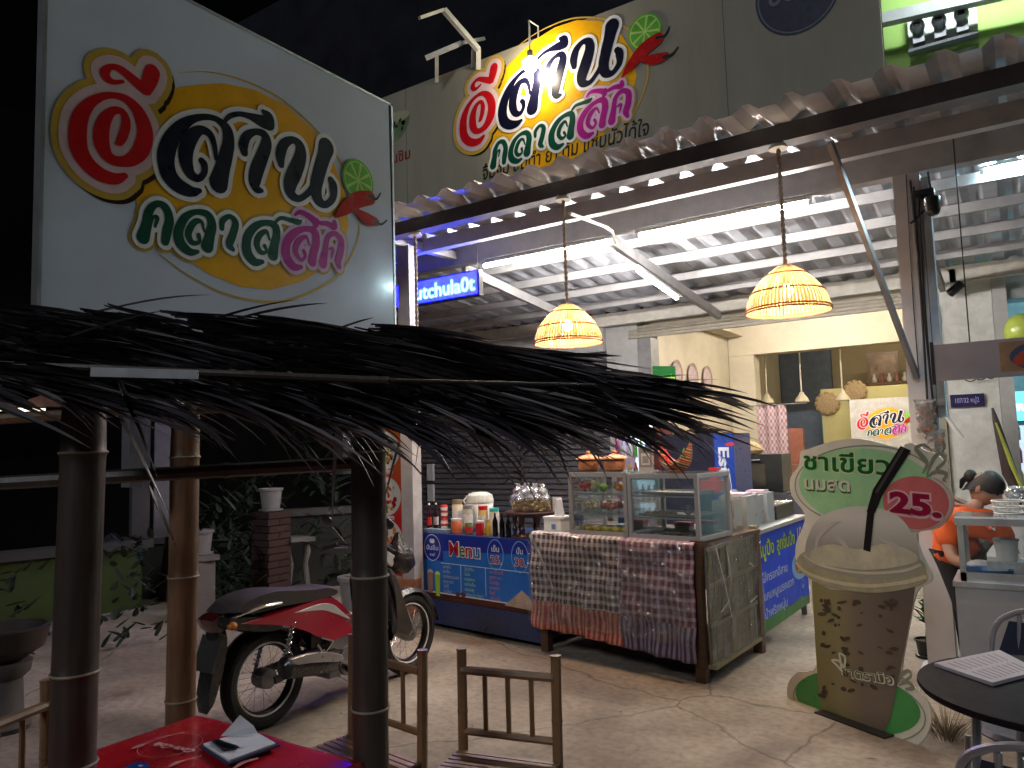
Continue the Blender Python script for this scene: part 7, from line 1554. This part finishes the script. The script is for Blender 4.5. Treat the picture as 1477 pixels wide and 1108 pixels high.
def mchair(loc, rz, label):
    t = thing('metal_chair', label, 'chair', loc, rz, 'metal chairs at the round table'); mm_ = mat('chair_steel', (.42, .40, .42), .35, .6)
    def tb2(nm, pts, r, m=mm_): o = MB().tube([p for p in spline(pts, 6)], r, 8).build(nm, m, smooth=True); o.parent = t
    tb2('back_frame', [(-.19, 0, .42), (-.20, .04, .65), (-.16, .07, .80), (0, .08, .86), (.16, .07, .80), (.20, .04, .65), (.19, 0, .42)], .012)
    for x in (-.1, -.035, .035, .1): tb2('back_slat', [(x, .02, .46), (x, .06, .66), (x*.9, .078, .83)], .009)
    o = MB().add([(-.17, .012, .46), (.17, .012, .46), (.175, .05, .66), (.13, .074, .80), (-.13, .074, .80), (-.175, .05, .66)], [(0, 1, 2, 5), (5, 2, 3, 4)]).build('back_panel', mat('chair_seat', (.02, .025, .05), .4)); o.parent = t
    for x in (-1, 1): tb2('leg', [(x*.19, 0, .44), (x*.21, .03, .2), (x*.23, .05, 0)], .011); tb2('leg', [(x*.19, -.38, .44), (x*.2, -.4, .2), (x*.22, -.42, 0)], .011)
    o = MB().lathe([(.001, 0), (.205, 0), (.215, .012), (.2, .03), (.001, .035)], (0, -.19, .435), 32).build('seat', mat('chair_seat', (.02, .025, .05), .4), smooth=True); o.parent = t
    return t
mchair((.0, 3.80, 0), math.radians(-12), 'metal chair with a curved back standing behind the round table'); mchair((.0, 2.27, 0), math.radians(165), 'metal slat backed chair at the bottom right corner in front of the table')
# dry tuft and dark mat
b = MB(); c = onz(1365, 1062, 0)
for i in range(160):
    aa = rs.random()*6.28; r = .09*rs.random(); p = c+V(r*math.cos(aa), r*math.sin(aa), .0); leaf(b, p, V(math.cos(aa)*.8, math.sin(aa)*.8, 1), rs.uniform(.08, .2), .006, 2, .3, 3)
b.build('dry_grass_tuft', mat('dry_straw', (.16, .12, .07), .8), label='dry straw coloured grass tuft beside the base of the standee', cat='grass tuft')
# ================================================================ RED FOOD BANNER
Yb = 5.42; A_ = ony(592, 625, Yb); t = thing('food_banner', 'tall red and orange banner with three round food pictures and captions by the grey post', 'banner', V(A_.x-.3, Yb, .35)); f_ = frame((A_.x-.72, Yb, 0), (1, 0, 0), (0, 0, 1), (0, -1, 0)); zb_ = ony(592, 832, Yb).z; zt_ = 2.0
MB(f_).mt(gradm('banner_red', [(0, '#b0142a'), (.45, '#c02028'), (1, '#c4602a')], 2, 1/1.3, 0)).prism([(0, zb_), (.72, zb_), (.72, zt_), (0, zt_)], -.012, 0).build('panel', parent=t)
b = MB(f_)
for k, (px, py, cols3) in enumerate(((556, 650, ('#c8702a', '#7a8a3a', '#5a2a3a')), (558, 716, ('#a01824', '#9a1c28', '#b8a060')), (560, 778, ('#c8703a', '#b04a2a', '#c89060')))):
    q = f_.px(px, py); r = .185; b.mt(flat('plate_print', '#c9c4b8', .4)).ell(q[0], q[1], r, r, .002, 32)
    for i in range(34):
        aa = rs.random()*6.28; rr = r*.72*rs.random()**.6; cc_ = cols3[i % 3]; b.mt(flat('food'+cc_[1:], cc_, .4, .4)).ell(q[0]+rr*math.cos(aa), q[1]+rr*math.sin(aa), rs.uniform(.012, .035), rs.uniform(.01, .025), .0024+i*.0001, 8, rs.random()*3)
    if k == 0: b.mt(flat('onion_print', '#8a5a70', .4)).ell(q[0]-.1, q[1]-.05, .08, .08, .0064, 20); b.mt(flat('sauce_print', '#2a1014', .4)).ell(q[0]-.1, q[1]-.05, .05, .05, .0068, 16)
    if k == 1: b.mt(flat('leaf_print', '#3a5a2a', .4)).poly([(q[0]-.14, q[1]-.15), (q[0]+.02, q[1]-.16), (q[0]+.0, q[1]-.08), (q[0]-.12, q[1]-.07)], .0064)
    b.mt(flat('caption_white', '#c8bcc0', .4)).poly([(q[0]-.12, q[1]-.235), (q[0]+.10, q[1]-.225), (q[0]+.10, q[1]-.185), (q[0]-.12, q[1]-.195)], .0072); b.mt(flat('caption_red', '#6a1c2c', .4)).text(('ลูกชิ้นรวม', 'ยำปูม้าสด', 'ตำข้าวโพด')[k], q[0]-.01, q[1]-.222, .03, .008, .01, 'c', wid=.19)
b.build('food_print', parent=t)
MB(f_).prism([(.0, 0), (.03, 0), (.03, zb_), (0, zb_)], -.04, -.013).prism([(.69, 0), (.72, 0), (.72, zb_), (.69, zb_)], -.04, -.013).build('frame_leg', steel_dk, t)
brk = mat('brick_orange', (.26, .10, .05), .8, 0, .3, 12, .3)
c = onz(580, 912, 0)
for k in range(3): MB().box(V(c.x-.03+.01*k, c.y+.12, .075+.151*k), (.20, .13, .148), Matrix.Rotation(.1*k, 3, 'Z')).build('concrete_block', brk, label=('lowest orange brown block stacked under the red banner', 'middle orange brown block stacked under the red banner', 'top orange brown block stacked under the red banner')[k], cat='block', group='orange blocks under the red banner')
# ================================================================ DARK YARD ON THE LEFT
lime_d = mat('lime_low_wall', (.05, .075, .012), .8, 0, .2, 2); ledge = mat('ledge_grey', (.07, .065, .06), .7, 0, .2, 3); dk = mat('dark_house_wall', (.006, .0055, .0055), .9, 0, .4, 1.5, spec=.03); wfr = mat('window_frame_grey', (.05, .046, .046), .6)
A0_ = onz(20, 905, 0); B0_ = onz(235, 872, 0); lu = (B0_-A0_); lu.z = 0; lu.normalize(); ln_ = V(lu.y, -lu.x, 0)
if ln_.dot(C0-A0_) < 0: ln_ = -ln_
hb = thing('dark_house', 'dark neighbouring house with a lime low wall, grey ledge and window frames at the left', 'building', A0_); fh = frame(A0_, lu, (0, 0, 1), ln_)
zl = onp(60, 792, A0_, ln_).z; LE = fh.px(205, 800)[0]
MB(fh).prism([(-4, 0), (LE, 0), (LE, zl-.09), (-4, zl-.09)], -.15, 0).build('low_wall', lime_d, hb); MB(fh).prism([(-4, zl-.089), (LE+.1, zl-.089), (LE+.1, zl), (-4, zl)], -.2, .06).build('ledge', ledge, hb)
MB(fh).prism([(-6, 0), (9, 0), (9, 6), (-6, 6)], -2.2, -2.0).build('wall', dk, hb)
for px in (190, 222): q = fh.px(px, 760)[0]; MB(fh).prism([(q, zl), (q+.18, zl), (q+.18, 3.2), (q, 3.2)], -.1, .0).build('window_frame', wfr if px == 190 else mat('frame_pale', (.14, .135, .14), .6), hb)
MB(fh).prism([(-4, 2.15), (LE+2, 2.15), (LE+2, 2.35), (-4, 2.35)], -.1, .05).build('eave_beam', mat('eave_brown', (.14, .07, .035), .7, 0, .4, 4), hb)
for px in (8, 36): q = fh.px(px, 615); MB(fh).mt(emi('far_tube', (1, .85, .6), 1.1)).prism([(q[0]-.16, 2.10), (q[0]+.16, 2.10), (q[0]+.16, 2.13), (q[0]-.16, 2.13)], .06, .08).build('tube_light', parent=hb)
q = fh.px(182, 578); MB(fh).mt(MC['far_tube']).prism([(q[0]-.08, q[1]), (q[0]+.08, q[1]), (q[0]+.08, q[1]+.03), (q[0]-.08, q[1]+.03)], -.3, -.27).build('tube_light', parent=hb)
# low wall and ledge behind the pots
A1_ = ony(290, 790, 7.6); b1 = thing('garden_wall', 'low grey and lime garden wall behind the white flower pots', 'wall', V(-9, 8, 0)); p1 = atd(300, 800, 8.4); p2 = atd(375, 800, 8.9); p3 = atd(560, 800, 9.4)
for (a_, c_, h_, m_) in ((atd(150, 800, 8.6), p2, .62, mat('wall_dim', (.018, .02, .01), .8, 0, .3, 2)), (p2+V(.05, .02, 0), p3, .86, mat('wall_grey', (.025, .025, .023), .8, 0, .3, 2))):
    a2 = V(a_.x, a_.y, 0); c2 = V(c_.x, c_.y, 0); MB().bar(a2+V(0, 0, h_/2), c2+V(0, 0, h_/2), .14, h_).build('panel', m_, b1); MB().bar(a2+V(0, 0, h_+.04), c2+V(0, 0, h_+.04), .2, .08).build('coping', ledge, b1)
potm = mat('white_pot', (.22, .21, .21), .5, 0, .08, 6)
def pot_at(px, pyb, wpx, label, z=0, soil=True, hp=None, n_=10, seed=1):
    c = onz(px, pyb, z); D_ = (c-C0).dot(FW); r = wpx/2/F*D_; return plant('potted_plant', c+V(0, 0, .001), .28, n_, .16, .045, leafg, label, pot=(r, hp or r*1.9, potm), seed=seed, drp=2.4, grp='white plastic flower pots', stem=False)
pot_at(318, 855, 32, 'white flower pot nearest the motorcycle tail, lowest of the pots'); pot_at(396, 835, 28, 'white flower pot on the ground right of the nearest pot', seed=2)
cbr = onz(390, 838, 0); cbp = atd(391, 790, 8.3); cbp = V(cbp.x, cbp.y, 0)
bp = thing('brick_pillar', 'short dark red brick pillar carrying a white flower pot', 'brick pillar', cbp); zt5 = zat = C0.z+(ray(388, 735).z)*((cbp-V(0, 0, 0)).xy.length/ray(388, 735).xy.length)
nb = int(zt5/.075); brm = mat('dark_red_brick', (.032, .010, .009), .8, 0, .3, 12, .3); bpro = {}
for k in range(nb):
    for j in range(2):
        w = (.26, .13); o = MB().box((0, 0, 0), (.15, .29, .066)).build('brick', brm, bp) if (k == 0 and j == 0) else mesh_copy(first_b, bp)
        if k == 0 and j == 0: first_b = o; first_b.data.transform(Matrix.Translation(cbp))
        o.location = (((j-.5)*.155, 0) if k % 2 == 0 else (0, (j-.5)*.155))+(.038+k*.0752,)
        if k % 2: o.rotation_euler = (0, 0, math.pi/2)
c = V(cbp.x, cbp.y, nb*.0752+.002); plant('potted_plant', c, .22, 6, .1, .03, leafg, 'white flower pot standing on top of the brick pillar', pot=(.125, .25, potm), seed=5, stem=False, grp='white plastic flower pots')
bn_ = onz(425, 812, 0); t = thing('stone_bench', 'pale stone garden bench with curved legs in the dark yard', 'bench', bn_); q0 = atd(412, 778, 8.4); q1 = atd(446, 776, 8.6); MB().bar(q0, q1, .28, .05).build('seat', mat('bench_stone', (.13, .125, .12), .8), t)
for q, s in ((q0.lerp(q1, .15), -1), (q0.lerp(q1, .85), 1)): MB().tube([q+V(0, 0, -.03), q+V(.03*s, 0, -.15), q+V(-.02*s, 0, -.28), V(q.x+.05*s, q.y, .0)], .035, 8).build('leg', MC['bench_stone'], t, True)
q0 = atd(266, 806, 7.4); t = thing('stone_bench', 'second pale stone bench with a white pot on it, left of the pots', 'bench', V(q0.x, q0.y, 0)); q1 = atd(308, 802, 7.6); MB().bar(q0, q1, .3, .05).build('seat', MC['bench_stone'], t); q = q0.lerp(q1, .5); MB().bbox(q.x-.12, q.x+.12, q.y-.1, q.y+.1, 0, q.z-.026).build('leg', MC['bench_stone'], t)
plant('potted_plant', q0.lerp(q1, .55)+V(0, 0, .027), .2, 8, .14, .04, leafg, 'white flower pot standing on the second stone bench', pot=(.12, .24, potm), seed=7, stem=False, grp='white plastic flower pots')
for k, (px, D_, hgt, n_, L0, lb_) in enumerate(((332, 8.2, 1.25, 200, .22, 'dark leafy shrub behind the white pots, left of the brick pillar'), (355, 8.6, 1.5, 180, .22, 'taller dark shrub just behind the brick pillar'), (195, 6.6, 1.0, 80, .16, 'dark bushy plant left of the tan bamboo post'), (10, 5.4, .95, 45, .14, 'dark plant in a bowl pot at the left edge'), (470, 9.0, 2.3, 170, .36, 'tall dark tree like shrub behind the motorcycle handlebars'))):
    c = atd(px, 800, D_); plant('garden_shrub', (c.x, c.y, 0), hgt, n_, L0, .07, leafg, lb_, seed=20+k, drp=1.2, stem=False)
c = atd(12, 840, 4.6); t = thing('bowl_planter', 'dark bowl planter on a stone foot at the left edge', 'planter', V(c.x, c.y, 0)); MB().lathe([(.13, 0), (.14, .03), (.1, .08), (.09, .3), (.13, .34), (.14, .4)], V(c.x, c.y, 0), 20).build('foot', ledge, t, True); MB().lathe([(.08, .401), (.2, .48), (.23, .6), (.21, .61), (.15, .55), (.001, .55)], V(c.x, c.y, 0), 24).build('bowl', mat('bowl_brown', (.025, .016, .012), .6), t, True)
# sloping stone
c = onz(218, 872, 0); MB().bar(c+V(0, .3, 0), c+V(.05, .35, .75), .24, .3).build('stone_post', mat('rough_stone', (.06, .05, .045), .9, 0, .4, 9, .8), label='rough grey stone post leaning beside the tan bamboo post', cat='stone post')
# white round thing behind the motorcycle seat
c = onz(480, 905, 0); plant('potted_plant', c+V(-.28, .55, 0), .2, 12, .2, .05, leafg, 'white pot seen through the gap between motorcycle seat and leg shield', pot=(.16, .36, potm), seed=33, stem=False, grp='white plastic flower pots')
# side sheets on the shutter wall (two white switches)
p = ony(621, 684, YF-.06); MB().bbox(p.x-.06, p.x+.06, YF-.08, YF-.03, p.z-.1, p.z+.16).bbox(p.x-.055, p.x+.055, YF-.08, YF-.03, p.z-.42, p.z-.16).build('notice_card', paper, label='small white notice cards on the roller shutter behind the grey post', cat='card')

# small dry litter on the concrete
b = MB()
for i in range(90):
    c = V(rs.uniform(-5.5, .3), rs.uniform(2.2, 4.8), .004); leaf(b, c, V(rs.uniform(-1, 1), rs.uniform(-1, 1), .05), rs.uniform(.015, .06), rs.uniform(.004, .014), .3, .4, 3)
b.build('leaf_litter', mat('litter_brown', (.09, .065, .04), .8), kind='stuff')
